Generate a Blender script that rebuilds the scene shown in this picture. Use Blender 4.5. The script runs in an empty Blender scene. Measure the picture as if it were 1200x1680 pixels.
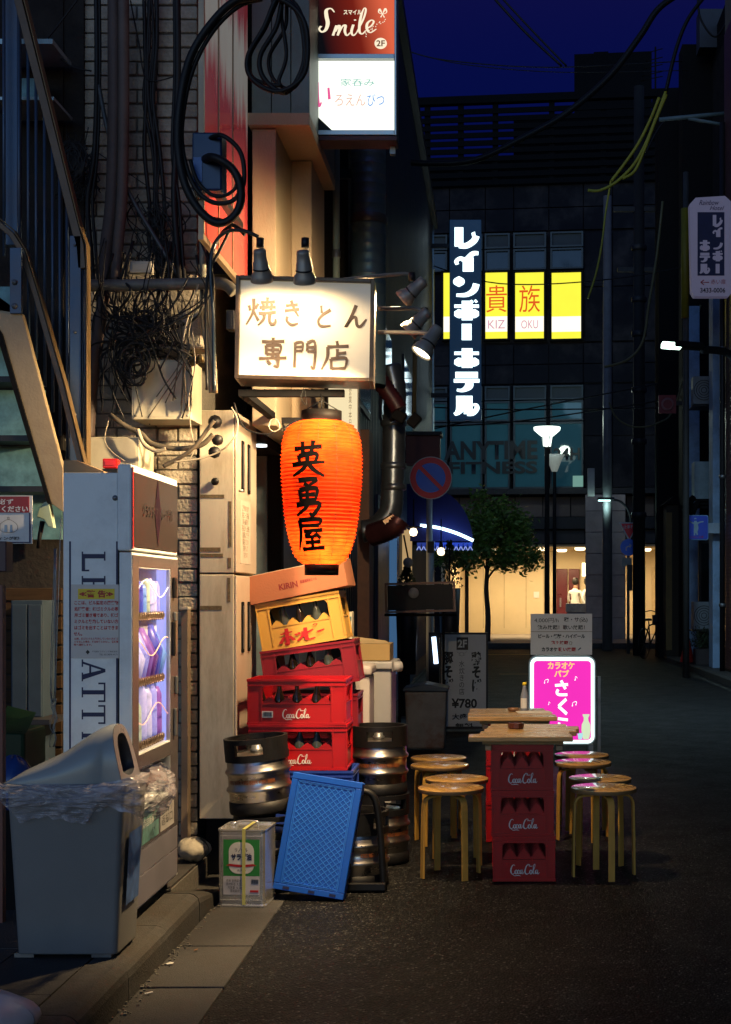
import bpy, math, random
from mathutils import Vector, Matrix
random.seed(7)
R = math.radians
PI = math.pi
S = bpy.context.scene
COL = S.collection

# ------------------------------------------------------------------ camera
F, VX, HY, H = 2333.0, 812.0, 975.0, 1.417
cd = bpy.data.cameras.new("camera")
cam = bpy.data.objects.new("camera", cd)
COL.objects.link(cam)
cam.location = (0, 0, H)
cam.rotation_euler = (R(90), 0, 0)
cd.sensor_fit = 'HORIZONTAL'
cd.sensor_width = 36
cd.lens = 36 * F / 1200
cd.shift_x = (600 - VX) / 1200
cd.shift_y = (HY - 840) / 1200
cd.clip_start = 0.1
cd.clip_end = 500
S.camera = cam

# ------------------------------------------------------------------ sky at nightfall
SUN_EL, SUN_ROT = -6.2, 182.0
w = bpy.data.worlds.new("World")
S.world = w
w.use_nodes = True
nt = w.node_tree
nt.nodes.clear()
sky = nt.nodes.new('ShaderNodeTexSky')
sky.sky_type = 'NISHITA'
sky.sun_disc = False
sky.sun_elevation = R(SUN_EL)
sky.sun_rotation = R(SUN_ROT)
tint = nt.nodes.new('ShaderNodeMix')
tint.data_type = 'RGBA'
tint.blend_type = 'MULTIPLY'
tint.inputs[0].default_value = 1
tint.inputs[7].default_value = (3.2, 4.8, 7.0, 1)
glow = nt.nodes.new('ShaderNodeMix')          # the deep blue of the hour, over the whole sky
glow.data_type = 'RGBA'
glow.blend_type = 'ADD'
glow.inputs[0].default_value = 1
glow.inputs[7].default_value = (0.0001, 0.0003, 0.0046, 1)
bg = nt.nodes.new('ShaderNodeBackground')
bg.inputs['Strength'].default_value = 12.0
wo = nt.nodes.new('ShaderNodeOutputWorld')
nt.links.new(sky.outputs[0], tint.inputs[6])
nt.links.new(tint.outputs[2], glow.inputs[6])
nt.links.new(glow.outputs[2], bg.inputs['Color'])
nt.links.new(bg.outputs[0], wo.inputs[0])

S.render.engine = 'CYCLES'
S.cycles.use_denoising = True
S.cycles.max_bounces = 6
S.cycles.diffuse_bounces = 3
S.cycles.glossy_bounces = 3
S.cycles.transmission_bounces = 6
S.cycles.transparent_max_bounces = 12
S.cycles.sample_clamp_indirect = 3.0
S.cycles.caustics_reflective = False
S.cycles.caustics_refractive = False
vs = S.view_settings
vs.view_transform = 'Standard'
vs.look = 'None'
vs.exposure = 0
vs.gamma = 1
vs.use_curve_mapping = False

# ------------------------------------------------------------------ helpers
def at(px, py, Y):
    """the point of the place at distance Y that the photograph shows at px, py"""
    return Vector(((px - VX) * Y / F, Y, H + (HY - py) * Y / F))

def lin(c):
    if isinstance(c, str):
        c = [int(c[i:i + 2], 16) / 255 for i in (1, 3, 5)]
        c = [x / 12.92 if x <= .04045 else ((x + .055) / 1.055) ** 2.4 for x in c]
    return (c[0], c[1], c[2], 1)

MATS = {}
def mat(name, col, rough=.6, metal=0.0, var=.18, scale=6.0, bump=0.0, bscale=80.0, em=None, es=0.0,
        dirt=None, dirtamt=.35, dscale=2.5, rand=0.0, spec=.35, trans=0.0, alpha=1.0, stretch=None, coat=0.0, rvar=.12):
    if name in MATS:
        return MATS[name]
    m = bpy.data.materials.new(name)
    MATS[name] = m
    m.use_nodes = True
    n, L = m.node_tree.nodes, m.node_tree.links
    b = n['Principled BSDF']
    col = lin(col)
    tc = n.new('ShaderNodeTexCoord')
    src = tc.outputs['Object']
    if stretch:
        mp = n.new('ShaderNodeMapping')
        mp.inputs['Scale'].default_value = stretch
        L.new(src, mp.inputs['Vector'])
        src = mp.outputs[0]
    nz = n.new('ShaderNodeTexNoise')
    nz.inputs['Scale'].default_value = scale
    nz.inputs['Detail'].default_value = 6
    nz.inputs['Roughness'].default_value = .65
    L.new(src, nz.inputs['Vector'])
    cr = n.new('ShaderNodeValToRGB')
    cr.color_ramp.elements[0].position = .3
    cr.color_ramp.elements[1].position = .72
    cr.color_ramp.elements[0].color = [max(0, c * (1 - var)) for c in col[:3]] + [1]
    cr.color_ramp.elements[1].color = [min(1, c * (1 + var)) for c in col[:3]] + [1]
    L.new(nz.outputs['Fac'], cr.inputs[0])
    out = cr.outputs[0]
    if dirt:
        n2 = n.new('ShaderNodeTexNoise')
        n2.inputs['Scale'].default_value = dscale
        n2.inputs['Detail'].default_value = 9
        n2.inputs['Roughness'].default_value = .72
        L.new(src, n2.inputs['Vector'])
        r2 = n.new('ShaderNodeValToRGB')
        r2.color_ramp.elements[0].position = .46
        r2.color_ramp.elements[1].position = .66
        r2.color_ramp.elements[0].color = (0, 0, 0, 1)
        r2.color_ramp.elements[1].color = (dirtamt, dirtamt, dirtamt, 1)
        L.new(n2.outputs['Fac'], r2.inputs[0])
        mx = n.new('ShaderNodeMix')
        mx.data_type = 'RGBA'
        L.new(r2.outputs[0], mx.inputs[0])
        L.new(out, mx.inputs[6])
        mx.inputs[7].default_value = lin(dirt)
        out = mx.outputs[2]
    if rand:
        oi = n.new('ShaderNodeObjectInfo')
        hs = n.new('ShaderNodeHueSaturation')
        mr = n.new('ShaderNodeMapRange')
        mr.inputs['To Min'].default_value = 1 - rand
        mr.inputs['To Max'].default_value = 1 + rand
        L.new(oi.outputs['Random'], mr.inputs['Value'])
        L.new(mr.outputs[0], hs.inputs['Value'])
        L.new(out, hs.inputs['Color'])
        out = hs.outputs[0]
    L.new(out, b.inputs['Base Color'])
    mr = n.new('ShaderNodeMapRange')
    mr.inputs['To Min'].default_value = max(.02, rough - rvar)
    mr.inputs['To Max'].default_value = min(1, rough + rvar)
    L.new(nz.outputs['Fac'], mr.inputs['Value'])
    L.new(mr.outputs[0], b.inputs['Roughness'])
    b.inputs['Metallic'].default_value = metal
    b.inputs['Specular IOR Level'].default_value = spec
    b.inputs['Transmission Weight'].default_value = trans
    b.inputs['Alpha'].default_value = alpha
    b.inputs['Coat Weight'].default_value = coat
    if bump:
        nb = n.new('ShaderNodeTexNoise')
        nb.inputs['Scale'].default_value = bscale
        nb.inputs['Detail'].default_value = 4
        L.new(src, nb.inputs['Vector'])
        bp = n.new('ShaderNodeBump')
        bp.inputs['Strength'].default_value = bump
        bp.inputs['Distance'].default_value = .01
        L.new(nb.outputs['Fac'], bp.inputs['Height'])
        L.new(bp.outputs[0], b.inputs['Normal'])
    if em:
        b.inputs['Emission Color'].default_value = lin(em)
        b.inputs['Emission Strength'].default_value = es
    return m

def emit(name, col, s):
    if name in MATS:
        return MATS[name]
    m = bpy.data.materials.new(name)
    MATS[name] = m
    m.use_nodes = True
    n, L = m.node_tree.nodes, m.node_tree.links
    n.clear()
    o = n.new('ShaderNodeOutputMaterial')
    e = n.new('ShaderNodeEmission')
    e.inputs['Strength'].default_value = s
    c = lin(col)
    tc = n.new('ShaderNodeTexCoord')
    nz = n.new('ShaderNodeTexNoise')
    nz.inputs['Scale'].default_value = 3
    cr = n.new('ShaderNodeValToRGB')
    cr.color_ramp.elements[0].color = [x * .9 for x in c[:3]] + [1]
    cr.color_ramp.elements[1].color = c
    L.new(tc.outputs['Object'], nz.inputs['Vector'])
    L.new(nz.outputs['Fac'], cr.inputs[0])
    L.new(cr.outputs[0], e.inputs['Color'])
    L.new(e.outputs[0], o.inputs[0])
    return m

INV = {}
def tag(o, label=None, cat=None, group=None, kind=None):
    if label: o['label'] = label
    if cat: o['category'] = cat
    if group: o['group'] = group
    if kind: o['kind'] = kind
    return o

def thing(name, label, cat, loc=(0, 0, 0), rz=0.0, group=None, rot=None):
    o = bpy.data.objects.new(name, None)
    o.empty_display_size = .1
    COL.objects.link(o)
    o.location = loc
    o.rotation_euler = rot if rot else (0, 0, rz)
    mw = Matrix.LocRotScale(Vector(loc), o.rotation_euler, None)
    INV[o.name] = mw.inverted()
    return tag(o, label, cat, group)

def struct(name, loc=(0, 0, 0)):
    o = thing(name, None, None, loc)
    o['kind'] = 'structure'
    return o

def catmull(pts, n):
    """smooth path through the points, n samples a span; points may have any length"""
    P_ = [pts[0]] + list(pts) + [pts[-1]]
    out = []
    k = len(pts[0])
    for i in range(1, len(P_) - 2):
        a, b, c, d = P_[i - 1], P_[i], P_[i + 1], P_[i + 2]
        for s in range(n):
            t = s / n
            out.append(tuple(.5 * (2 * b[j] + (c[j] - a[j]) * t + (2 * a[j] - 5 * b[j] + 4 * c[j] - d[j]) * t * t
                                   + (3 * b[j] - a[j] - 3 * c[j] + d[j]) * t ** 3) for j in range(k)))
    out.append(tuple(pts[-1]))
    return out

class MB:
    def __init__(s):
        s.v, s.f, s.s, s.m, s.cur = [], [], [], [], 0
    def add(s, vs_, fs, smooth=False, M=None):
        o = len(s.v)
        for p in vs_:
            p = Vector(p)
            s.v.append(M @ p if M else p)
        for f in fs:
            s.f.append([i + o for i in f])
            s.s.append(smooth)
            s.m.append(s.cur)
        return s
    def bx(s, x0, x1, y0, y1, z0, z1, M=None):
        x0, x1 = sorted((x0, x1)); y0, y1 = sorted((y0, y1)); z0, z1 = sorted((z0, z1))
        v = [(x, y, z) for z in (z0, z1) for y in (y0, y1) for x in (x0, x1)]
        return s.add(v, [(0, 2, 3, 1), (4, 5, 7, 6), (0, 1, 5, 4), (2, 6, 7, 3), (0, 4, 6, 2), (1, 3, 7, 5)], False, M)
    def c(s, cx, cy, cz, sx, sy, sz, M=None):
        return s.bx(cx - sx / 2, cx + sx / 2, cy - sy / 2, cy + sy / 2, cz - sz / 2, cz + sz / 2, M)
    def quad(s, a, b, c, d):
        return s.add([a, b, c, d], [(0, 1, 2, 3)])
    def tube(s, pts, r, seg=8, cap=True, smooth=True):
        pts = [Vector(p) for p in pts]
        n = len(pts)
        rs = r if isinstance(r, (list, tuple)) else [r] * n
        vs_, fs = [], []
        up = None
        for i, p in enumerate(pts):
            t = (pts[min(i + 1, n - 1)] - pts[max(i - 1, 0)])
            t = t.normalized() if t.length > 1e-9 else Vector((0, 0, 1))
            if up is None:
                up = Vector((0, 0, 1)) if abs(t.z) < .9 else Vector((1, 0, 0))
            a = t.cross(up)
            if a.length < 1e-4:
                up = Vector((1, 0, 0)) if abs(t.x) < .9 else Vector((0, 1, 0))
                a = t.cross(up)
            a.normalize()
            up = a.cross(t).normalized()
            for k in range(seg):
                q = 2 * PI * k / seg
                vs_.append(p + rs[i] * (math.cos(q) * a + math.sin(q) * up))
        for i in range(n - 1):
            for k in range(seg):
                k2 = (k + 1) % seg
                fs.append((i * seg + k, i * seg + k2, (i + 1) * seg + k2, (i + 1) * seg + k))
        s.add(vs_, fs, smooth)
        if cap:
            o = len(s.v) - len(vs_)
            s.f.append([o + k for k in range(seg)][::-1]); s.s.append(False); s.m.append(s.cur)
            s.f.append([o + (n - 1) * seg + k for k in range(seg)]); s.s.append(False); s.m.append(s.cur)
        return s
    def lathe(s, prof, c=(0, 0, 0), seg=24, M=None, smooth=True, a0=0, a1=2 * PI):
        full = abs(a1 - a0 - 2 * PI) < 1e-6
        n = seg if full else seg + 1
        vs_, fs = [], []
        for r, z in prof:
            for k in range(n):
                q = a0 + (a1 - a0) * k / seg
                vs_.append((c[0] + r * math.cos(q), c[1] + r * math.sin(q), c[2] + z))
        for i in range(len(prof) - 1):
            for k in range(seg):
                k2 = (k + 1) % n
                fs.append((i * n + k, i * n + k2, (i + 1) * n + k2, (i + 1) * n + k))
        return s.add(vs_, fs, smooth, M)
    def prism(s, poly, y0, y1, M=None, axis='y'):
        n = len(poly)
        f = {'y': lambda a, b, t: (a, t, b), 'x': lambda a, b, t: (t, a, b), 'z': lambda a, b, t: (a, b, t)}[axis]
        v = [f(a, b, y0) for a, b in poly] + [f(a, b, y1) for a, b in poly]
        fs = [list(range(n)), list(range(2 * n - 1, n - 1, -1))] + [(i, i + n, (i + 1) % n + n, (i + 1) % n) for i in range(n)]
        return s.add(v, fs, False, M)
    def grid(s, fn, nu, nv, smooth=True):
        v = [fn(i / nu, j / nv) for j in range(nv + 1) for i in range(nu + 1)]
        fs = [(j * (nu + 1) + i, j * (nu + 1) + i + 1, (j + 1) * (nu + 1) + i + 1, (j + 1) * (nu + 1) + i)
              for j in range(nv) for i in range(nu)]
        return s.add(v, fs, smooth)
    def mesh(s, name, mats):
        me = bpy.data.meshes.new(name)
        me.from_pydata([tuple(p) for p in s.v], [], s.f)
        me.polygons.foreach_set('use_smooth', s.s)
        if any(s.m):
            me.polygons.foreach_set('material_index', s.m)
        for m in (mats if isinstance(mats, (list, tuple)) else [mats]):
            me.materials.append(m)
        me.update()
        return me
    def build(s, name, mats, parent=None, w=True, bevel=0, seg=2):
        """link as ONE object; w: the coordinates are the place's own, else the parent's"""
        loc = None
        if parent is not None:
            if w:
                I = INV[parent.name]
                s.v = [I @ p for p in s.v]
        elif w:
            xs = [p.x for p in s.v]; ys = [p.y for p in s.v]; zs = [p.z for p in s.v]
            loc = Vector(((min(xs) + max(xs)) / 2, (min(ys) + max(ys)) / 2, min(zs)))
            s.v = [p - loc for p in s.v]
        o = bpy.data.objects.new(name, s.mesh(name, mats))
        COL.objects.link(o)
        if parent is not None:
            o.parent = parent
            INV[o.name] = INV.get(parent.name, Matrix.Identity(4))
        elif loc is not None:
            o.location = loc
            INV[o.name] = Matrix.Translation(-loc)
        if bevel:
            md = o.modifiers.new('bevel', 'BEVEL')
            md.width = bevel
            md.segments = seg
            md.limit_method = 'ANGLE'
            md.harden_normals = False
        return o

def copy_tree(o, parent=None):
    c = o.copy()
    COL.objects.link(c)
    if parent is not None:
        c.parent = parent
    for ch in list(o.children):
        copy_tree(ch, c)
    return c

def place(o, loc, rz=None, rot=None, label=None, group=None):
    o.location = loc
    if rz is not None: o.rotation_euler = (0, 0, rz)
    if rot is not None: o.rotation_euler = rot
    if label: o['label'] = label
    if group: o['group'] = group
    return o

# frames for flat print: local x = right, z = up, on a face; print is laid 2 mm proud of it
def face_cam(p, rz=0.0, dy=.002):
    """frame on a face turned to the camera (-Y) at p"""
    return Matrix.Translation(Vector(p)) @ Matrix.Rotation(rz, 4, 'Z') @ Matrix.Translation((0, -dy, 0))

def text(s, wd, ht, m, parent, M, bold=0.0, name='lettering', w=True, shear=0.0, vertical=False, fit=True, line=1.0, dz=0):
    cu = bpy.data.curves.new(name, 'FONT')
    cu.body = '\n'.join(s) if vertical else s
    cu.size = 1
    cu.align_x = 'CENTER'
    cu.offset = bold
    cu.shear = shear
    cu.space_line = line
    cu.resolution_u = 3
    ob = bpy.data.objects.new(name, cu)
    me = bpy.data.meshes.new_from_object(ob)
    bpy.data.objects.remove(ob)
    bpy.data.curves.remove(cu)
    V_ = [v.co.copy() for v in me.vertices]
    if not V_:
        return None
    x0, x1 = min(v.x for v in V_), max(v.x for v in V_)
    y0, y1 = min(v.y for v in V_), max(v.y for v in V_)
    sx = wd / max(x1 - x0, 1e-6)
    sz = ht / max(y1 - y0, 1e-6)
    I = INV[parent.name] if (w and parent is not None) else Matrix.Identity(4)
    for v in me.vertices:
        q = Vector(((v.co.x - (x0 + x1) / 2) * sx, 0, (v.co.y - (y0 + y1) / 2) * sz))
        v.co = I @ (M @ q)
    me.materials.clear()
    me.materials.append(m)
    me.name = name
    o = bpy.data.objects.new(name, me)
    COL.objects.link(o)
    if parent is not None:
        o.parent = parent
        INV[o.name] = INV.get(parent.name, Matrix.Identity(4))
    return o

def strokes(lst, wd, ht, M, mb=None, base=7.0, taper=True, wx=100.0, wz=100.0, closed_round=False, nspan=6, eps=.00025):
    """brush strokes in a 100 x 100 box (y down), each [(x, y), ...] or ((x, y, width), ...), laid on the frame M"""
    mb = mb or MB()
    for si, st in enumerate(lst):
        pts = [(p[0], p[1], p[2] if len(p) > 2 else None) for p in st]
        n = len(pts)
        full = []
        for i, p in enumerate(pts):
            wdt = p[2]
            if wdt is None:
                if taper:
                    t = i / (n - 1)
                    wdt = base * (1.1 if i == 0 else (.55 if i == n - 1 else .9))
                else:
                    wdt = base
            full.append((p[0], p[1], wdt))
        if n == 2:
            sm = [tuple(full[0][j] + (full[1][j] - full[0][j]) * t / 4 for j in range(3)) for t in range(5)]
            if taper:
                a = [1.05, .85, .8, .9, 1.0]
                sm = [(q[0], q[1], base * a[i] if pts[0][2] is None else q[2]) for i, q in enumerate(sm)]
        else:
            sm = catmull(full, nspan)
        vs_, fs = [], []
        k = len(sm)
        for i, q in enumerate(sm):
            dx = sm[min(i + 1, k - 1)][0] - sm[max(i - 1, 0)][0]
            dy = sm[min(i + 1, k - 1)][1] - sm[max(i - 1, 0)][1]
            l = math.hypot(dx, dy) or 1
            nx, ny = -dy / l, dx / l
            for sg in (-1, 1):
                X = q[0] + sg * nx * q[2] / 2
                Z = q[1] + sg * ny * q[2] / 2
                vs_.append(M @ Vector(((X / wx - .5) * wd, -eps * si, (.5 - Z / wz) * ht)))
        for i in range(k - 1):
            fs.append((2 * i, 2 * i + 1, 2 * i + 3, 2 * i + 2))
        # rounded ends
        mb.add(vs_, fs)
    return mb

KANJI = {
 'ei': [[(12,25),(88,20)], [(36,6),(38,36)], [(66,4),(61,35)], [(27,42),(30,64)], [(27,44),(74,39),(70,62)], [(6,66),(50,62),(95,60)],
        [(50,32),(50,58),(38,78),(8,95)], [(53,63),(68,80),(94,96)]],
 'yu': [[(22,8),(76,5),(54,22)], [(40,15),(58,27)], [(25,32),(29,62)], [(25,33),(76,29),(72,60)], [(49,31),(49,60)], [(28,46),(72,44)],
        [(28,61),(72,58)], [(12,71),(82,66),(76,86),(62,98),(56,90)], [(50,60),(44,78),(12,98)]],
 'ya': [[(20,11),(82,8),(80,25)], [(22,27),(80,25)], [(21,10),(21,52),(4,95)], [(32,42),(90,38)], [(56,42),(38,58),(76,54)], [(68,46),(84,62)],
        [(34,74),(84,71)], [(58,57),(58,90)], [(20,93),(98,88)]],
 'yaki': [[(10,30),(15,48)], [(40,24),(31,42)], [(25,8),(24,50),(2,94)], [(26,52),(42,80)], [(48,20),(94,17)], [(70,3),(68,34)],
          [(44,37),(97,34)], [(57,25),(57,46)], [(84,23),(81,45)], [(42,56),(98,51)], [(61,56),(57,76),(40,95)], [(78,55),(77,80),(86,90),(96,84),(96,72)]],
 'ki': [[(22,25),(74,20)], [(18,43),(80,36)], [(44,5),(60,38),(78,62)], [(30,62),(28,78),(48,92),(76,86)]],
 'to': [[(34,8),(38,38)], [(80,24),(40,46),(22,68),(34,88),(82,86)]],
 'n': [[(54,4),(34,52),(12,94),(34,60),(52,54),(58,84),(72,90),(96,60)]],
 'sen': [[(12,17),(88,14)], [(26,28),(28,56)], [(26,29),(74,27),(72,55)], [(28,42),(71,41)], [(28,56),(72,54)], [(50,3),(50,68)],
         [(4,70),(96,66)], [(67,58),(67,94),(54,89)], [(32,76),(44,88)]],
 'mon': [[(15,9),(14,96)], [(16,12),(42,10),(42,38)], [(17,25),(41,24)], [(17,39),(42,38)], [(59,11),(59,38)], [(59,11),(87,8),(86,94),(74,88)],
         [(60,25),(85,24)], [(60,39),(85,38)]],
 'ten': [[(52,1),(55,15)], [(20,21),(92,17)], [(22,21),(20,58),(2,96)], [(54,27),(54,58)], [(56,42),(84,39)], [(33,60),(36,95)],
         [(33,61),(84,57),(80,94)], [(36,92),(80,90)]],
}
COCA = [[(33,14,2),(27,7,4),(17,12,6),(9,30,8),(7,50,8),(14,66,6),(25,66,4),(36,52,2)],
        [(41,40,4),(34,48,7),(34,60,7),(40,67,5),(47,60,7),(47,47,6),(41,40,4)],
        [(61,46,5),(56,40,4),(50,48,7),(51,61,7),(57,67,4),(65,56,3)],
        [(77,44,4),(70,41,4),(65,50,7),(67,64,6),(74,60,4),(79,40,6),(78,62,6),(83,66,4),(89,54,3)],
        [(88,50,3),(96,49,3)],
        [(122,20,2),(126,8,3),(117,4,4),(105,16,6),(97,40,8),(98,60,8),(108,68,6),(120,62,3),(128,50,2)],
        [(134,40,4),(127,48,7),(127,60,7),(133,67,5),(140,60,7),(140,47,6),(134,40,4)],
        [(142,62,2),(151,40,3),(160,12,3),(158,2,3),(152,10,5),(148,40,6),(148,60,6),(153,66,3),(160,58,2)],
        [(174,44,4),(167,41,4),(162,50,7),(164,64,6),(171,60,4),(176,40,6),(175,62,6),(180,66,4),(187,56,3)],
        [(118,10,2),(132,16,4),(146,14,2)],
        [(16,68,2),(30,78,4),(52,76,5),(70,80,2)]]
def coca(wd, ht, M, mb=None):
    return strokes(COCA, wd, ht, M, mb, wx=192, wz=84, nspan=4, eps=.00012)

def spot(name, parent, p, d, watts, col, ang=120, blend=.5, r=.03, w=True):
    l = bpy.data.lights.new(name, 'SPOT')
    l.energy = watts
    l.color = lin(col)[:3] if isinstance(col, str) else col
    l.spot_size = R(ang)
    l.spot_blend = blend
    l.shadow_soft_size = r
    o = bpy.data.objects.new(name, l)
    COL.objects.link(o)
    I = INV[parent.name] if w else Matrix.Identity(4)
    q = Vector(d).to_track_quat('-Z', 'Y').to_matrix().to_4x4()
    o.parent = parent
    o.matrix_local = I @ (Matrix.Translation(Vector(p)) @ q)
    return o

def point(name, parent, p, watts, col, r=.05, w=True):
    l = bpy.data.lights.new(name, 'POINT')
    l.energy = watts
    l.color = lin(col)[:3] if isinstance(col, str) else col
    l.shadow_soft_size = r
    o = bpy.data.objects.new(name, l)
    COL.objects.link(o)
    I = INV[parent.name] if w else Matrix.Identity(4)
    o.parent = parent
    o.location = I @ Vector(p)
    return o

# ------------------------------------------------------------------ materials
M_ASPH = mat('asphalt', (.010, .0102, .0112), .6, spec=.12, var=.9, scale=110, bump=1.0, bscale=240, dirt=(.032, .030, .029), dirtamt=.75, dscale=1.1, rvar=.2)
# aggregate: dark binder, mid stones and a few pale ones, larger worn and oily patches
def asphalt_nodes(m):
    n, L = m.node_tree.nodes, m.node_tree.links
    b = n['Principled BSDF']
    tc = n.new('ShaderNodeTexCoord')
    def vor(scale):
        v = n.new('ShaderNodeTexVoronoi'); v.inputs['Scale'].default_value = scale
        L.new(tc.outputs['Object'], v.inputs['Vector']); return v
    def noise(scale, det=5, rough=.65):
        v = n.new('ShaderNodeTexNoise'); v.inputs['Scale'].default_value = scale; v.inputs['Detail'].default_value = det; v.inputs['Roughness'].default_value = rough
        L.new(tc.outputs['Object'], v.inputs['Vector']); return v
    def ramp(src, stops):
        r = n.new('ShaderNodeValToRGB'); L.new(src, r.inputs[0]); e = r.color_ramp.elements
        e[0].position, e[0].color = stops[0][0], (*stops[0][1], 1)
        e[1].position, e[1].color = stops[-1][0], (*stops[-1][1], 1)
        for p_, c_ in stops[1:-1]:
            q = e.new(p_); q.color = (*c_, 1)
        return r.outputs[0]
    def mul(a, c):
        mx = n.new('ShaderNodeMix'); mx.data_type = 'RGBA'; mx.blend_type = 'MULTIPLY'; mx.inputs[0].default_value = 1
        L.new(a, mx.inputs[6]); L.new(c, mx.inputs[7]); return mx.outputs[2]
    cell = vor(95)
    sep = n.new('ShaderNodeSeparateColor'); L.new(cell.outputs['Color'], sep.inputs[0])
    stones = ramp(sep.outputs[0], [(0, (.004, .004, .0045)), (.5, (.009, .009, .0095)), (.82, (.018, .0175, .017)), (.93, (.05, .048, .044)), (1, (.11, .105, .095))])
    gap = ramp(cell.outputs['Distance'], [(.15, (1, 1, 1)), (.6, (.25, .25, .25))])
    patch = ramp(noise(1.1, 7, .7).outputs['Fac'], [(.35, (.55, .55, .57)), (.52, (1, 1, 1)), (.7, (1.0, .97, .93))])
    fine = ramp(noise(22, 4).outputs['Fac'], [(.35, (.5, .5, .5)), (.65, (1, 1, 1))])
    col = mul(mul(stones, gap), mul(patch, fine))
    g = n.new('ShaderNodeMix'); g.data_type = 'RGBA'; g.blend_type = 'MULTIPLY'; g.inputs[0].default_value = 1; g.inputs[7].default_value = (1.75, 1.8, 1.95, 1)
    L.new(col, g.inputs[6]); L.new(g.outputs[2], b.inputs['Base Color'])
    rr_ = n.new('ShaderNodeMapRange'); rr_.inputs['To Min'].default_value = .42; rr_.inputs['To Max'].default_value = .8
    L.new(noise(3, 6).outputs['Fac'], rr_.inputs['Value']); L.new(rr_.outputs[0], b.inputs['Roughness'])
    bp = n.new('ShaderNodeBump'); bp.inputs['Strength'].default_value = .9; bp.inputs['Distance'].default_value = .006
    L.new(gap, bp.inputs['Height']); L.new(bp.outputs[0], b.inputs['Normal'])
    b.inputs['Specular IOR Level'].default_value = .12
asphalt_nodes(M_ASPH)
M_CONC = mat('kerb_concrete', (.055, .053, .05), .8, spec=.2, var=.35, scale=30, bump=.5, bscale=140, dirt=(.045, .038, .03), dirtamt=.8, dscale=3.5, rand=.12)
M_SLAB = mat('gutter_concrete', (.044, .043, .043), .75, spec=.2, var=.3, scale=40, bump=.45, bscale=160, dirt=(.035, .03, .026), dirtamt=.8, dscale=2.2, rand=.14)
M_PAVE = mat('paving', (.045, .042, .04), .7, var=.3, scale=20, bump=.4, bscale=150, dirt=(.03, .03, .03), dirtamt=.6, rand=.2)
M_FARPAVE = mat('far_paving', (.23, .2, .17), .6, var=.2, scale=8, bump=.2)
M_GROUND = mat('bare_ground', (.05, .048, .045), .9, var=.2)
M_BRICK = mat('painted_brick', (.37, .335, .265), .75, var=.14, scale=25, bump=.9, bscale=70, dirt=(.14, .12, .1), dirtamt=.35, dscale=9, rand=.13)
M_MORTAR = mat('dark_mortar', (.13, .12, .105), .9, var=.3, scale=40, bump=.5)
M_DARKWALL = mat('dark_render', (.022, .02, .02), .9, spec=.08, var=.35, scale=4, bump=.4, bscale=50, dirt=(.04, .035, .03), dirtamt=.6)
M_BEIGE = mat('beige_render', (.5, .4, .28), .75, var=.1, scale=5, bump=.35, bscale=160, dirt=(.24, .17, .1), dirtamt=.35, stretch=(1, 1, .3))
M_LOCKER = mat('cream_steel', (.56, .5, .38), .5, var=.06, scale=4, bump=.05, dirt=(.2, .14, .07), dirtamt=.5, dscale=3.2, stretch=(2.5, 2.5, .5))
M_TAPE = mat('tape_residue', (.13, .1, .055), .7, var=.5, scale=60)
M_GREYMETAL = mat('grey_metal', (.2, .21, .22), .4, .7, var=.15, scale=9, dirt=(.06, .05, .045), dirtamt=.5)
M_BLACK = mat('black_rubber', (.006, .006, .007), .5, spec=.3, var=.4, scale=12, bump=.1)
M_BLACKM = mat('black_matte', (.008, .008, .009), .8, spec=.1, var=.3, scale=20)
M_DARKMETAL = mat('dark_metal', (.02, .02, .024), .5, .3, var=.25, scale=14)
M_DUCT = mat('galvanised_duct', (.17, .2, .24), .32, .85, var=.18, scale=7, bump=.15, bscale=20)
M_CORR = mat('corrugated_siding', (.02, .035, .065), .5, .1, var=.2, scale=2, dirt=(.04, .04, .05), dirtamt=.5)
M_GLASSD = mat('dark_glass', (.012, .018, .024), .06, var=.3, scale=2, rvar=.02)
M_FARWALL = mat('far_cladding', (.008, .009, .014), .8, spec=.08, var=.15, scale=1.2, dirt=(.05, .045, .05), dirtamt=.5, dscale=.6)
M_FARSTONE = mat('far_stone', (.13, .10, .095), .6, spec=.15, var=.15, scale=2.5, rand=.1)
M_LOUVRE = mat('louvre', (.004, .005, .007), .8, spec=.05, var=.2)
M_WARMWALL = mat('passage_wall', (.58, .47, .3), .65, var=.06, scale=1.5, bump=.05)
M_WHITE = mat('white_plastic', (.62, .62, .6), .45, var=.06, scale=8)
M_NAVY = mat('navy_print', (.012, .016, .07), .5, var=.1)
M_INK = mat('black_ink', (.012, .012, .014), .5, var=.15)
M_RED = mat('red_ink', (.42, .015, .02), .5, var=.1)
M_YEL = mat('yellow_print', (.75, .55, .03), .5, var=.06)
M_PAPER = mat('paper', (.62, .6, .56), .6, var=.06, scale=12, bump=.1)
M_BLUEBLD = mat('blue_grey_render', (.28, .42, .62), .6, var=.15, scale=3, dirt=(.08, .1, .14), dirtamt=.5)
M_TILE = mat('small_tiles', (.32, .3, .28), .5, var=.2, scale=9, rand=.1)

# ------------------------------------------------------------------ ground
g = MB(); g.bx(-90, 90, -30, 130, -.6, -.03)
tag(g.build('ground', M_GROUND), kind='structure')

def sheet(name, m, x0, x1, y0, y1, z, nx=2, ny=2, wav=0.0):
    b = MB()
    rnd = random.Random(3)
    hs = {}
    def fn(u, v):
        k = (round(u * nx), round(v * ny))
        if k not in hs:
            hs[k] = rnd.uniform(-wav, wav)
        return (x0 + (x1 - x0) * u, y0 + (y1 - y0) * v, z + hs[k])
    b.grid(fn, nx, ny)
    return tag(b.build(name, m), kind='structure')

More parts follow.
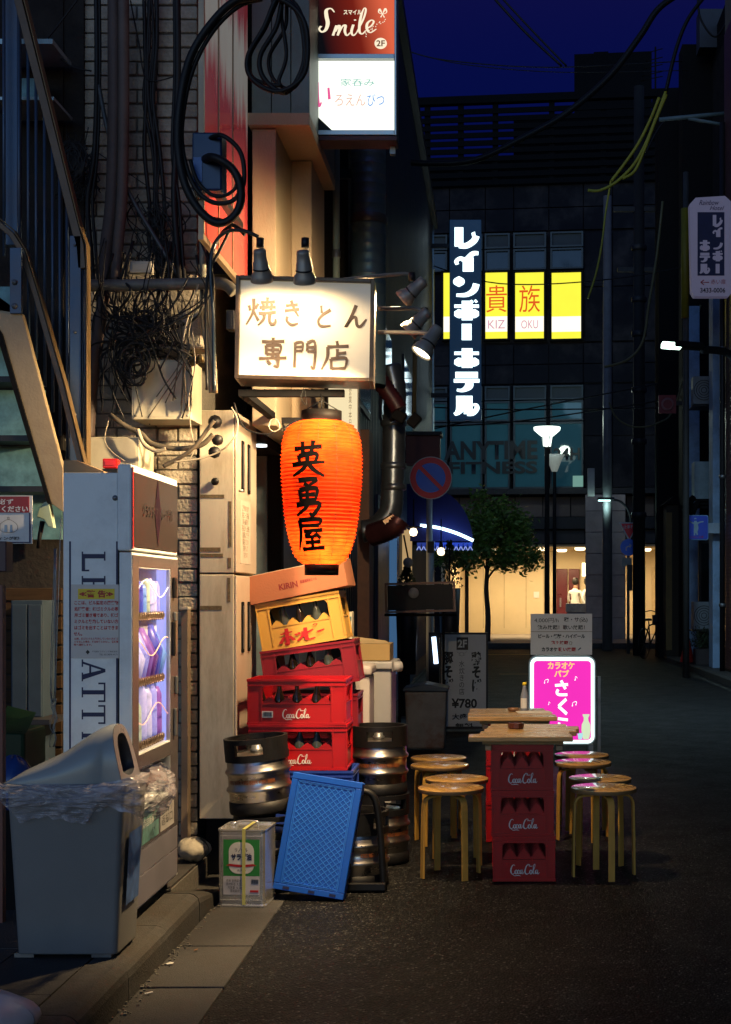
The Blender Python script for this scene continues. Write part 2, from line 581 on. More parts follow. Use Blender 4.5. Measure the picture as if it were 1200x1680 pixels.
sheet('asphalt_road', M_ASPH, -.974, 3.62, -4, 30.2, -.004, 24, 140, .0022)
sheet('cross_street', M_ASPH, -40, 40, 30.2, 37.2, -.008)

gut = struct('gutter', (-1.127, 3, 0))
protos = []
for k in range(3):
    b = MB(); b.bx(-.151, .151, 0, .594, -.05, 0)
    me = b.mesh('slab', M_SLAB)
    protos.append(me)
y = 3.33
k = 0
while y < 30:
    o = bpy.data.objects.new('slab', protos[0])
    COL.objects.link(o)
    o.parent = gut
    o.location = (random.uniform(-.002, .002), y - 3, random.uniform(-.003, .002))
    o.rotation_euler = (random.uniform(-.003, .003), random.uniform(-.006, .006), 0)
    md = o.modifiers.new('bevel', 'BEVEL'); md.width = .006; md.segments = 2
    y += .6
    k += 1
ln = MB(); ln.quad((-.982, 3, .0005), (-.974, 3, .0005), (-.974, 30, .0005), (-.982, 30, .0005))

kb = struct('kerb', (-1.355, 3, 0))
kp = [(-.075, -.05), (.075, -.05), (.075, .075), (.069, .098), (.052, .113), (.03, .12), (-.075, .12)]
km = MB(); km.prism(kp, .002, .596)
kmesh = km.mesh('kerb_stone', M_CONC)
y = 3.17
while y < 6.1:
    o = bpy.data.objects.new('kerb_stone', kmesh)
    COL.objects.link(o)
    o.parent = kb
    o.location = (random.uniform(-.002, .003), y - 3, random.uniform(-.003, .003))
    o.rotation_euler = (0, 0, random.uniform(-.005, .005))
    y += .6
b = MB()   # the last stone drops to the road
n = len(kp)
v = [(x, 0, z) for x, z in kp] + [(x, .55, min(z, .02) if z > .05 else z) for x, z in kp]
b.add(v, [list(range(n)), list(range(2 * n - 1, n - 1, -1))] + [(i, i + n, (i + 1) % n + n, (i + 1) % n) for i in range(n)])
o = b.build('kerb_stone', M_CONC, kb, w=False)
o.location = (0, y - 3, 0)
fl = MB(); fl.bx(-1.43, -1.281, y + .55, 30, -.05, .012)
fl.build('dropped_kerb', M_CONC, kb)

# pavement tiles behind the kerb
pv = struct('pavement', (-2.2, 3, 0))
b = MB(); b.bx(-3.2, -1.432, 2.6, 7.08, -.05, .108); b.build('bedding', M_MORTAR, pv)
tm = MB(); tm.bx(0, .296, 0, .296, 0, .012)
tme = tm.mesh('paving_tile', M_PAVE)
for i in range(5):
    for j in range(12):
        o = bpy.data.objects.new('paving_tile', tme)
        COL.objects.link(o)
        o.parent = pv
        o.location = (-1.434 - .3 * (i + 1) + 2.2, 3.4 + .3 * j - 3, .108 + random.uniform(-.001, .002))
# litter and grit along the kerb foot
b = MB()
for i in range(170):
    yy = random.uniform(4.5, 6.9)
    xx = -1.276 + abs(random.gauss(0, .018))
    s_ = random.uniform(.002, .007)
    b.c(xx, yy, s_ * .4, s_ * random.uniform(.7, 2), s_ * random.uniform(.7, 2), s_ * .8,
        Matrix.Translation((0, 0, 0)))
tag(b.build('grit', mat('grit', (.13, .12, .1), .8, rand=.2)), 'pale grit and crumbs lying along the foot of the kerb', 'grit', kind='stuff')
b = MB()
for i in range(700):
    yy = random.uniform(4.6, 9)
    xx = random.uniform(-.95, 2.2)
    s_ = random.uniform(.0015, .004)
    b.c(xx, yy, s_ * .3 - .003, s_ * random.uniform(.7, 1.6), s_, s_)
tag(b.build('road_grit', MATS['grit']), 'fine pale grit scattered over the dark asphalt', 'grit', kind='stuff')
def litter(nm, label, p, poly, m, rz):
    b = MB(); b.prism([(x * .01, y_ * .01) for x, y_ in poly], 0, .0015, axis='z')
    o = b.build(nm, m, w=False)
    o.location = p
    o.rotation_euler = (R(6), R(-4), rz)
    tag(o, label, 'litter')
litter('cigarette_end', 'white cigarette end lying in the gutter nearest the camera', (-1.235, 5.02, .004), [(0, 0), (3, 0), (3, .8), (0, .8)], M_PAPER, .6)
litter('paper_scrap', 'small crumpled paper scrap at the kerb foot', (-1.25, 5.42, .004), [(0, 0), (2.2, .3), (2.6, 1.6), (1, 2.1), (-.3, 1)], M_PAPER, .2)
litter('dead_leaf', 'brown dead leaf lying on the gutter slab', (-1.19, 5.62, .006), [(0, 0), (1.5, .5), (3, 0), (1.5, -.6)], mat('leaf_brown', (.15, .07, .03)), 1.2)

# right hand pavement and kerb
b = MB(); b.bx(3.75, 12, 8, 30.0, -.05, .1)
tag(b.build('right_pavement', M_PAVE), kind='structure')
rk = struct('right_kerb', (3.68, 8, 0))
b = MB(); b.prism([(-.06, -.05), (.06, -.05), (.06, .11), (-.035, .11), (-.055, .09)], .003, .597)
rm = b.mesh('kerb_stone', M_CONC)
for j in range(34):
    o = bpy.data.objects.new('kerb_stone', rm); COL.objects.link(o); o.parent = rk
    o.location = (0, .6 * j + 1.5, 0)

# far pavement across the cross street
b = MB(); b.bx(-40, 40, 37.2, 37.38, -.05, .13)
tag(b.build('far_kerb', M_CONC), kind='structure')
b = MB(); b.bx(-40, 40, 37.38, 46.5, -.05, .12)
tag(b.build('far_pavement', M_FARPAVE), kind='structure')
b = MB(); b.quad((-9, 33.4, -.003), (1.1, 33.4, -.003), (1.1, 33.55, -.003), (-9, 33.55, -.003))
tag(b.build('lane_line', mat('lane_paint', (.5, .38, .12), .6, var=.3, scale=12)), kind='structure')

# ------------------------------------------------------------------ the shop building on the left
shop = thing('shop_building', 'old shop building with a painted brick end wall and beige pilaster, behind the cream locker', 'building', (-2.6, 9, 0))
b = MB(); b.bx(-6, -1.5, 7.125, 8.6, 0, 9.3); b.bx(-6, -1.6, 8.6, 12, 0, 9.3)
b.build('wall', M_MORTAR, shop)
# bricks laid proud of the wall, alternate rows of stretchers and headers
BX0, BX1 = -2.16, -1.49
hd = []
for wd_ in (.092, .203):
    b = MB(); b.bx(0, wd_, -.011, .01, 0, .061)
    hd.append((wd_, b.mesh('brick', M_BRICK)))
rows = []
nb = 0
extra = MB()
for r_ in range(70):
    z = .14 + r_ * .0705
    if r_ % 2 == 0:
        xs_ = []; x = BX1 - .203
        while x > BX0 - .1: xs_.append((x, 1)); x -= .212
    else:
        xs_ = [(BX1 - .092, 0)]; x = BX1 - .092 - .0095 - .092
        while x > BX0 - .1: xs_.append((x, 0)); x -= .1015
    for x, k in xs_:
        px = VX + F * (x + .05) / 7.11
        py = HY + (H - z) * F / 7.11
        vis = (203 < px < 292 and py < 480) or (294 < px < 330) or (205 < px < 330 and 560 < py < 760) or (135 < px < 160 and 250 < py < 420)
        dx, dz = random.uniform(-.0015, .0015), random.uniform(-.0012, .0012)
        dy = random.uniform(-.003, .003)
        if vis and nb < 298:
            o = bpy.data.objects.new('brick', hd[k][1]); COL.objects.link(o); o.parent = shop
            o.location = INV[shop.name] @ Vector((x + dx, 7.123 + dy, z + dz))
            o.rotation_euler = (random.uniform(-.012, .012), 0, random.uniform(-.01, .01))
            md = o.modifiers.new('bevel', 'BEVEL'); md.width = .005; md.segments = 2
            nb += 1
        else:
            extra.bx(x + dx, x + dx + hd[k][0], 7.112 + dy, 7.13, z + dz, z + dz + .061)
tag(extra.build('brickwork', M_BRICK, shop), kind='stuff')
print('bricks', nb)
# beige corner pilaster and the boxed overhang of the floor above
b = MB(); b.bx(-1.272, -1.147, 7.45, 8.6, 2.3, 3.858); b.build('pilaster', M_BEIGE, shop, bevel=.006)
b = MB(); b.bx(-1.146, -1.03, 8.0, 8.6, 2.3, 3.858); b.build('pilaster', M_BEIGE, shop, bevel=.006)
b = MB(); b.bx(-1.285, -.965, 7.4, 8.6, 3.86, 3.925); b.build('overhang_soffit', M_BEIGE, shop, bevel=.004)
MGR = mat('green_grey_cladding', (.16, .21, .2), .5, .2, var=.12, scale=4, dirt=(.06, .07, .06), dirtamt=.5)
for i, (a, c) in enumerate([(-1.27, -1.168), (-1.165, -1.067), (-1.064, -.968)]):
    b = MB(); b.bx(a, c, 7.43, 8.6, 3.927, 6.2); b.build('cladding_panel', MGR, shop, bevel=.003)
# inner corner stone strip, door recess and the sliding doors
b = MB(); b.bx(-1.6, -1.29, 8.6, 12, 2.6, 9.2); b.bx(-1.6, -1.29, 11.2, 12, 0, 2.6)
b.build('facade', M_DARKWALL, shop)
MDOOR = mat('blue_grey_door', (.17, .23, .27), .45, .1, var=.1, scale=3, dirt=(.07, .08, .08), dirtamt=.5)
b = MB(); b.bx(-1.455, -1.37, 8.56, 8.598, .1, 2.35); b.build('door_jamb', MDOOR, shop, bevel=.003)
b = MB(); b.bx(-1.368, -1.285, 8.57, 8.66, .05, 2.5); b.build('door_frame', M_BLACKM, shop, bevel=.003)
for a, c in ((8.68, 9.45), (9.5, 10.3), (10.35, 11.15)):
    b = MB(); b.bx(-1.33, -1.3, a, c, .08, 2.35); b.build('sliding_door', MDOOR, shop, bevel=.004)
b = MB(); b.bx(-1.47, -1.28, 7.72, 8.6, 2.25, 2.3); b.build('recess_ceiling', M_DARKWALL, shop)
dl = MB(); dl.lathe([(0, 0), (.035, 0), (.035, -.012), (0, -.012)], (-1.3, 7.9, 2.249), 14)
dl.build('downlight', emit('downlight_glow', (.9, 1, 1), 2.2), shop)
b = MB(); b.bx(-1.25, -1.02, 9.9, 10.15, 2.2, 6.0); b.build('dark_pier', M_DARKWALL, shop)
for j in range(30):
    b = MB() if j == 0 else b
    if j == 0:
        b.bx(0, .066, 0, .02, 0, .092); tmesh = b.mesh('tile', mat('green_tile', (.25, .36, .33), .4, var=.15, rand=.1))
    o = bpy.data.objects.new('tile', tmesh); COL.objects.link(o); o.parent = shop
    o.location = INV[shop.name] @ Vector((-1.262, 9.878, 3.1 + j * .098))
b = MB(); b.bx(-.985, -.9, 10.2, 10.5, .9, 2.6); b.build('brown_board', mat('brown_board', (.1, .045, .03), .6, var=.3), shop)

# next building down the alley, corrugated, dark blue
sid = thing('corrugated_building', 'tall corrugated building with an upright blue edge, beyond the shop on the left', 'building', (-3.5, 21, 0))
b = MB(); b.bx(-6, -1.33, 12.02, 29.75, 0, 9.1); b.build('wall', M_CORR, sid)
b = MB()
y = 12.1
while y < 29.7:
    b.prism([(-1.333, y), (-1.333, y + .16), (-1.295, y + .13), (-1.295, y + .03)], .3, 9.05, axis='z')
    y += .2
tag(b.build('corrugation', M_CORR, sid), kind='stuff')
b = MB(); b.bx(-1.34, -1.27, 29.6, 29.82, 0, 9.15); b.build('corner_trim', mat('blue_trim', (.2, .33, .45), .35, .6), sid)
b = MB(); b.bx(-1.4, -1.2, 12.0, 29.9, 9.1, 9.25); b.build('coping', M_DARKMETAL, sid)
for (a, c, z0, z1) in ((13.2, 14.6, 3.2, 4.4), (16, 17.6, 3.4, 4.6), (20, 22, 3.4, 4.8)):
    b = MB(); b.bx(-1.3, -1.275, a, c, z0, z1); wf = b.build('window', M_DARKMETAL, sid)
    b = MB(); b.bx(-1.277, -1.27, a + .06, c - .06, z0 + .06, z1 - .06); b.build('pane', M_GLASSD, wf)
# dim blue entrance of the bar further down, with a lit opening
b = MB(); b.bx(-1.3, -1.26, 15.4, 18.6, 0.05, 2.5); bd = b.build('bar_front', mat('dark_blue_front', (.02, .04, .09), .4), sid)
b = MB(); b.bx(-1.262, -1.252, 17.0, 18.2, .4, 2.3); b.build('bar_window', emit('bar_window_glow', (.12, .3, .6), .35), sid)
b = MB(); b.bx(-1.262, -1.25, 19.4, 21.5, .4, 2.35); b.build('lit_window', emit('lit_window_glow', (.95, .62, .28), .5), sid)
# ------------------------------------------------------------------ the large building across the cross street
FX0, FY0, FR = 0.0, 42.0, -0.109
far = thing('office_building', 'large dark building closing the alley, with yellow lit windows above a warm passage', 'building', (FX0, FY0, 0), FR)
cF, sF = math.cos(FR), math.sin(FR)
def fb(px, py):
    u = (px - VX) * FY0 / (F * cF - (px - VX) * sF)
    Yw = FY0 + u * sF
    return u, H + (HY - py) * Yw / F
def fu(px): return fb(px, 900)[0]
def fz(py, px=850): return fb(px, py)[1]
U0, U1 = -14, 22
ZT = fz(160)
# main mass: solid behind the facade, with the passage open at street level
ZP = fz(893)     # passage ceiling
b = MB()
b.bx(U0, U1, .35, 14, fz(812), fz(298))
b.bx(U0, U1, .3, 14, ZP, fz(812))
b.bx(U0, U1, 5.2, 14, 0, ZP)
b.bx(U0, fu(722), .3, 5.2, 0, ZP)
b.bx(fu(1095), U1, .3, 5.2, 0, ZP)
b.build('wall', M_FARWALL, far, w=False)
# louvred screen at the top (open slats, sky seen through the left part)
zz = fz(296)
n_ = 0
while zz < ZT - .1:
    b = MB(); b.c((U0 + U1) / 2, .1, zz, U1 - U0, .06, .15)
    b.build('louvre_slat', M_LOUVRE, far, w=False)
    zz += .235
    n_ += 1
b = MB(); b.bx(U0, U1, 0, .25, ZT - .1, ZT + .12); b.build('parapet', M_LOUVRE, far, w=False)
b = MB(); b.bx(U0, U1, 1.5, 1.7, fz(298), fz(236)); b.bx(fu(835), U1, 1.5, 1.7, fz(236), ZT - .1)
b.bx(U0, fu(672), 1.5, 1.7, fz(236), ZT - .1)
b.build('screen_backing', M_LOUVRE, far, w=False)
for px in (700, 755, 812, 905, 990, 1075):
    b = MB(); b.bx(fu(px) - .08, fu(px) + .08, .14, .3, fz(298), ZT); b.build('screen_post', M_LOUVRE, far, w=False)
# roof plant room
b = MB(); b.bx(fu(920) + .3, fu(1053) + .3, 2, 6, ZT - .1, fz(103) + .95); b.bx(fu(970), fu(995), 2.1, 3, fz(103) + .95, fz(100) + .98)
b.build('plant_room', M_LOUVRE, far, w=False)
# cladding panels, each its own
def panel(px0, px1, py0, py1, m, t=.05, y=.30, nm='cladding_panel'):
    b = MB(); b.bx(fu(px0) + .015, fu(px1) - .015, y - t, y + .04, fz(py1) + .015, fz(py0) - .015)
    return b.build(nm, m, far, w=False)
cols = [660, 736, 795, 842, 900, 957, 1005, 1050, 1095, 1150, 1210]
for r0, r1 in ((300, 338), (338, 376), (562, 596), (596, 628)):
    for c0, c1 in zip(cols, cols[1:]):
        panel(c0, c1, r0, r1, M_FARWALL)
for r0, r1 in ((380, 470), (470, 560), (630, 715), (715, 800)):
    for c0, c1 in zip(cols[5:], cols[6:]):
        panel(c0, c1, r0, r1, M_FARWALL)
MFR = mat('window_frame_metal', (.035, .05, .06), .5, .2)
MBLIND = mat('window_blind', (.02, .03, .038), .6)
MYEL = emit('yellow_window', (.98, .9, .06), 1.15)
MYW = emit('yellow_window_white', (1.0, .93, .78), 1.35)
MTEAL = mat('teal_glass', (.03, .07, .09), .04, var=.2, scale=.8, em=(.05, .3, .42), es=.06, rvar=.01)
def fwin(px0, px1, py0, py1, pane, nm='window'):
    x0, x1, z0, z1 = fu(px0), fu(px1), fz(py1), fz(py0)
    f = .05
    b = MB()
    b.bx(x0, x1, .1, .3, z0, z0 + f); b.bx(x0, x1, .1, .3, z1 - f, z1)
    b.bx(x0, x0 + f, .1, .3, z0 + f, z1 - f); b.bx(x1 - f, x1, .1, .3, z0 + f, z1 - f)
    fr = b.build(nm, MFR, far, w=False)
    b = MB(); b.bx(x0 + f, x1 - f, .18, .2, z0 + f, z1 - f)
    b.build('pane', pane, fr, w=False)
    return fr
wc = [(672, 733), (738, 791), (795, 836), (842, 896), (903, 957)]
for a, c in wc:
    fwin(a, c, 380, 405, MBLIND)
    fwin(a, c, 407, 441, M_GLASSD)
    fwin(a, c, 632, 655, MBLIND)
    fwin(a, c, 657, 690, MTEAL)
    fwin(a, c, 692, 801, MTEAL)
# yellow backlit windows
MRL = emit('yellow_sign_red', (.9, .12, .02), .9)
MPL = emit('yellow_sign_pink', (.75, .35, .5), .9)
for i, (a, c) in enumerate([(724, 788), (793, 836), (842, 896), (902, 957)]):
    x0, x1, z0, z1 = fu(a), fu(c), fz(558, (a + c) / 2), fz(443, (a + c) / 2)
    zb0 = z0 + (z1 - z0) * .13
    zb1 = z0 + (z1 - z0) * .35
    b = MB()
    b.bx(x0, x1, .0, .3, z0, z0 + .05); b.bx(x0, x1, .0, .3, z1 - .05, z1)
    b.bx(x0, x0 + .06, .0, .3, z0 + .05, z1 - .05); b.bx(x1 - .06, x1, .0, .3, z0 + .05, z1 - .05)
    fr = b.build('window', M_BLACKM, far, w=False)
    b = MB(); b.bx(x0 + .06, x1 - .06, .1, .13, z0 + .05, zb0); b.bx(x0 + .06, x1 - .06, .1, .13, zb1, z1 - .05)
    b.build('yellow_pane', MYEL, fr, w=False)
    b = MB(); b.bx(x0 + .06, x1 - .06, .1, .13, zb0, zb1); b.build('white_pane', MYW, fr, w=False)
    s_ = ['I', 'KIZ', 'OKU', None][i]
    k_ = ['鳥', '貴', '族', None][i]
    cx = (x0 + x1) / 2
    if s_:
        text(k_, .62, .8, MRL, fr, Matrix.Translation((cx, .09, z0 + (z1 - z0) * .6)), name='lettering', w=False)
        text(s_, .5 if len(s_) > 1 else .05, .25, MPL, fr, Matrix.Translation((cx, .09, z0 + (z1 - z0) * .235)), name='lettering', w=False)
# dark letters on the teal windows of the gym
MLT = mat('dark_window_lettering', (.006, .008, .01), .5)
text('ANYTIME', fu(882) - fu(728), fz(722) - fz(753), MLT, far, Matrix.Translation(((fu(728) + fu(882)) / 2, .09, (fz(722) + fz(753)) / 2)), bold=.035, w=False)
text('FITNESS', fu(882) - fu(736), fz(752) - fz(775) - .04, MLT, far, Matrix.Translation(((fu(736) + fu(882)) / 2, .09, (fz(756) + fz(777)) / 2)), bold=.035, w=False)
text('24H', fu(952) - fu(908), fz(735) - fz(755), MLT, far, Matrix.Translation(((fu(930)), .09, fz(745))), bold=.03, w=False)
b = MB(); b.bx(fu(940), fu(957), .07, .09, fz(799), fz(781)); b.build('window_notice', emit('notice_glow', (.35, .7, .6), .45), far, w=False)
# ledge, stone band, soffit
b = MB(); b.bx(U0, U1, -.35, .3, fz(812), fz(803)); b.build('ledge', M_DARKMETAL, far, w=False)
px = 660
while px < 1200:
    panel(px, px + 46, 814, 848, M_FARSTONE, .08, .3, 'stone_slab')
    px += 46
b = MB(); b.bx(U0, U1, .0, .3, fz(868), fz(849)); b.build('dark_band', M_DARKMETAL, far, w=False)
px = 660
while px < 1200:
    panel(px, px + 60, 869, 892, mat('grey_band', (.03, .028, .034), .5), .1, .3, 'stone_slab')
    px += 60
# stone column clad in slabs; polished, it catches the lights
MCOL = mat('polished_stone', (.24, .2, .2), .22, var=.2, scale=3, rand=.1, rvar=.05)
for k in range(7):
    z0 = .12 + k * .62
    z1 = min(z0 + .61, fz(814))
    b = MB(); b.bx(fu(962), fu(1027), -.42, .0, z0, z1); b.build('column_slab', MCOL, far, w=False, bevel=.01)
# warm passage
b = MB()
b.bx(fu(735), fu(1095), 4.9, 5.0, .1, ZP + .3)
b.build('passage_wall', M_WARMWALL, far, w=False)
b = MB(); b.bx(fu(722), fu(1095), .3, 5.0, ZP - .06, ZP); b.build('passage_ceiling', M_WARMWALL, far, w=False)
for a_, c_ in ((1090, 1098), (722, 728)):
    b = MB(); b.bx(fu(a_), fu(c_), .3, 4.9, .1, ZP - .06); b.build('passage_side', M_WARMWALL, far, w=False)
b = MB()
for px in (762, 800, 840, 872):
    b.bx(fu(px) - .01, fu(px) + .01, 4.885, 4.9, .3, ZP - .1)
b.build('wall_joint', mat('wall_joint', (.42, .34, .22), .7), far, w=False)
MDR = mat('dark_red_door', (.09, .015, .02), .3, var=.15)
for a, c in ((896, 916), (918, 938)):
    b = MB(); b.bx(fu(a), fu(c), 4.78, 4.88, .12, 2.25); dd = b.build('door', MDR, far, w=False, bevel=.02)
    b = MB(); b.bx(fu(c) - .25, fu(c) - .2, 4.74, 4.78, 1.0, 1.3); b.build('handle', M_GREYMETAL, dd, w=False)
b = MB(); b.bx(fu(963), fu(1026), -.38, -.02, .1, fz(814)); b.build('column_core', M_FARSTONE, far, w=False)
b = MB(); b.bx(fu(1070), fu(1088), 4.85, 4.88, .12, 2.3); dd = b.build('door', mat('beige_door', (.5, .38, .22), .5), far, w=False, bevel=.02)
b = MB(); b.bx(fu(854), fu(864), 4.86, 4.88, 1.3, 1.5); b.build('wall_switch', M_WHITE, far, w=False)
MWL = emit('passage_lamp_glow', (1, .82, .5), 4)
for px, yy in ((884, 1.6), (912, 3.0), (1060, 2.6), (800, 2.6), (760, 2.0), (948, 1.5)):
    b = MB(); b.lathe([(0, 0), (.16, 0), (.16, -.05), (.12, -.08), (0, -.08)], (fu(px), yy, ZP - .06), 16)
    lp = b.build('ceiling_lamp', MWL, far, w=False)
    spot('lamp_light', far, (fu(px), yy, ZP - .2), (0, 0.35, -1), 200, (1, .74, .4), 165, .8, .12, w=False)
for px in (957, 1018):
    b = MB(); b.tube([(fu(px), .6, 1.95), (fu(px), .6, 2.35)], .06, 10); b.build('wall_lamp', MWL, far, w=False)

# two people talking in the passage, with a small counter between them
def person(label, loc, rz, shirt, trousers, hair, arm=1.0, scale=1.0):
    t = thing('person', label, 'person', loc, rz)
    me = bpy.data.meshes.new('body')
    J = [((0, 0, .92), .13), ((0, 0, 1.12), .125), ((0, .02, 1.32), .15), ((0, .0, 1.45), .06), ((0, -.03, 1.56), .075), ((0, -.04, 1.66), .085),
         ((.19, .02, 1.38), .055), ((.27, -.05, 1.12), .045), ((.2, -.25, 1.02), .035), ((.17, -.32, 1.03), .03),
         ((-.19, .02, 1.38), .055), ((-.28, .02, 1.12), .045), ((-.26, -.12, .9), .035), ((-.25, -.15, .84), .03),
         ((.1, 0, .85), .095), ((.12, -.02, .48), .065), ((.12, .02, .08), .045), ((.13, -.12, .04), .04),
         ((-.1, 0, .85), .095), ((-.12, -.02, .48), .065), ((-.12, .02, .08), .045), ((-.13, -.12, .04), .04)]
    E = [(0, 1), (1, 2), (2, 3), (3, 4), (4, 5), (2, 6), (6, 7), (7, 8), (8, 9), (2, 10), (10, 11), (11, 12), (12, 13),
         (0, 14), (14, 15), (15, 16), (16, 17), (0, 18), (18, 19), (19, 20), (20, 21)]
    me.from_pydata([j[0] for j in J], E, [])
    o = bpy.data.objects.new('body', me); COL.objects.link(o); o.parent = t
    o.modifiers.new('skin', 'SKIN')
    sv = me.skin_vertices[0].data
    for i, j in enumerate(J):
        sv[i].radius = (j[1], j[1] * (.8 if i in (0, 1, 2) else 1))
        sv[i].use_root = (i == 0)
    sb = o.modifiers.new('sub', 'SUBSURF'); sb.levels = 2; sb.render_levels = 2
    m = bpy.data.materials.new('clothed_body'); m.use_nodes = True
    n, L = m.node_tree.nodes, m.node_tree.links
    tc = n.new('ShaderNodeTexCoord'); sp = n.new('ShaderNodeSeparateXYZ'); L.new(tc.outputs['Object'], sp.inputs[0])
    cr = n.new('ShaderNodeValToRGB'); cr.color_ramp.interpolation = 'CONSTANT'
    L.new(sp.outputs['Z'], cr.inputs[0])
    mr = n.new('ShaderNodeMath'); mr.operation = 'DIVIDE'; mr.inputs[1].default_value = 2
    L.new(sp.outputs['Z'], mr.inputs[0]); L.new(mr.outputs[0], cr.inputs[0])
    e = cr.color_ramp.elements
    e[0].position = 0; e[0].color = (.02, .02, .02, 1)
    e[1].position = .05; e[1].color = (*trousers, 1)
    for p_, c_ in ((.46, shirt), (.735, (.35, .2, .13)), (.82, (.35, .2, .13))):
        q = e.new(p_); q.color = (*c_, 1)
    L.new(cr.outputs[0], n['Principled BSDF'].inputs['Base Color'])
    n['Principled BSDF'].inputs['Roughness'].default_value = .8
    me.materials.append(m)
    b = MB(); b.lathe([(0, .13), (.06, .12), (.095, .07), (.103, .0), (.09, -.07), (.04, -.1)], (0, .0, 1.69), 14)
    b.build('hair', mat('black_hair', (.015, .012, .01), .5), t, w=False)
    return t
def fw(px, y_): # a spot in the passage, in the place's coordinates
    u = fu(px)
    return (FX0 + u * cF - y_ * sF, FY0 + u * sF + y_ * cF, .12)
person('person in a white shirt seen from behind in the warm passage', fw(937, 2.6), R(150), (.7, .68, .62), (.03, .03, .05), None)
person('person in white half hidden by the stone column of the passage', fw(958, 2.4), R(60), (.65, .65, .62), (.03, .03, .04), None)
ct = thing('counter', 'small grey counter between the two people in the passage', 'counter', fw(948, 1.4), FR)
b = MB(); b.bx(-.42, .42, -.2, .2, .75, 1.02); b.build('top_panel', M_GREYMETAL, ct, w=False, bevel=.01)
b = MB(); b.bx(-.38, .38, -.18, .18, 0, .748); b.build('front', mat('navy_panel', (.03, .04, .09), .5), ct, w=False)

# ------------------------------------------------------------------ street lamps, poles, tree at the crossing
sl = thing('street_lamp', 'tall street lamp with a glowing glass cup head, in front of the dark windows', 'street lamp', at(898, 1060, 38) * 1)
sl.location.z = .12; INV[sl.name] = Matrix.Translation(sl.location).inverted()
b = MB(); b.tube([(0, 0, 0), (0, 0, .5), (0, 0, 5.2)], [.09, .075, .06], 12); b.lathe([(.14, 0), (.14, .06), (.1, .12), (0, .12)], (0, 0, 0), 12)
b.build('pole', M_BLACKM, sl, w=False)
b = MB()
for a in range(4):
    q = a * PI / 2 + .4
    b.tube([(.07 * math.cos(q), .07 * math.sin(q), 5.2), (.17 * math.cos(q), .17 * math.sin(q), 5.65)], .018, 6)
b.build('head_bracket', M_GREYMETAL, sl, w=False)
b = MB(); b.lathe([(0, 5.25), (.1, 5.25), (.14, 5.5), (.35, 5.68), (.36, 5.76), (0, 5.78)], (0, 0, 0), 20)
b.build('lamp_shade', emit('street_lamp_glow', (.85, 1, .9), 2.4), sl, w=False)
point('lamp_light', sl, (0, 0, 5.9), 130, (.8, 1, .85), .2, w=False)
sl2 = thing('street_lamp', 'smaller unlit cup head lamp hanging just right of the glowing one', 'street lamp', (fw(914, -1)[0], fw(914, -1)[1], .12))
b = MB(); b.tube([(0, 0, 0), (0, 0, 4.9)], [.06, .05], 10); b.build('pole', M_BLACKM, sl2, w=False)
b = MB(); b.lathe([(0, 4.8), (.08, 4.82), (.22, 5.18), (.3, 5.3), (0, 5.32)], (0, 0, 0), 16); b.build('lamp_shade', mat('frosted_glass_glow', (.4, .42, .4), .2, em=(.8, .9, .8), es=.15), sl2, w=False)  # faint glow put into the unlit lamp's glass

# street tree
trp = at(800, 1060, 39); trp.z = .12
tr = thing('street_tree', 'small round crowned street tree standing before the warm lit wall', 'tree', trp)
rt = random.Random(11)
b = MB()
TOP = []
b.tube(catmull([(0, 0, 0), (.02, 0, .7), (-.03, 0, 1.4), (.0, 0, 2.0), (.02, 0, 2.5), (0, 0, 3.2)], 4), [.085 - .0025 * i for i in range(21)], 8)
for i in range(11):
    q = rt.uniform(0, 2 * PI); z0 = rt.uniform(1.7, 2.7); l = rt.uniform(.6, 1.15)
    p0 = Vector((0, 0, z0)); p1 = p0 + Vector((math.cos(q) * l * .5, math.sin(q) * l * .5, l * .35)); p2 = p0 + Vector((math.cos(q) * l, math.sin(q) * l, l * rt.uniform(.3, .9)))
    b.tube(catmull([p0, p1, p2], 3), [.035, .032, .028, .024, .02, .016, .01], 5)
    TOP.append(p2)
b.build('trunk', mat('bark', (.045, .035, .028), .9, var=.3, scale=20, bump=.6), tr, w=False)
b = MB()
cl = []
for i in range(90):
    q = rt.uniform(0, 2 * PI); r_ = math.sqrt(rt.random()) * 1.32; z_ = rt.uniform(0, 1)
    top = 1.0 - (r_ / 1.4) ** 2 * .8
    cl.append(Vector((r_ * math.cos(q) + rt.uniform(-.1, .1), r_ * math.sin(q), 2.15 + z_ * 1.95 * top + .25 * math.sin(q * 3) * r_ * .4)))
for c in cl:
    for j in range(95):
        d = Vector((rt.gauss(0, 1), rt.gauss(0, 1), rt.gauss(0, .8))) * .15
        p = c + d
        s_ = rt.uniform(.05, .1)
        u = Vector((rt.uniform(-1, 1), rt.uniform(-1, 1), rt.uniform(-.6, .6))).normalized()
        v_ = u.cross(Vector((rt.uniform(-1, 1), rt.uniform(-1, 1), rt.uniform(-1, 1)))).normalized()
        b.add([p - u * s_, p - v_ * s_ * .45, p + u * s_, p + v_ * s_ * .45], [(0, 1, 2, 3)])
tag(b.build('crown', mat('leaves', (.1, .19, .035), .35, var=.5, scale=3, rvar=.1), tr, w=False), kind='stuff')

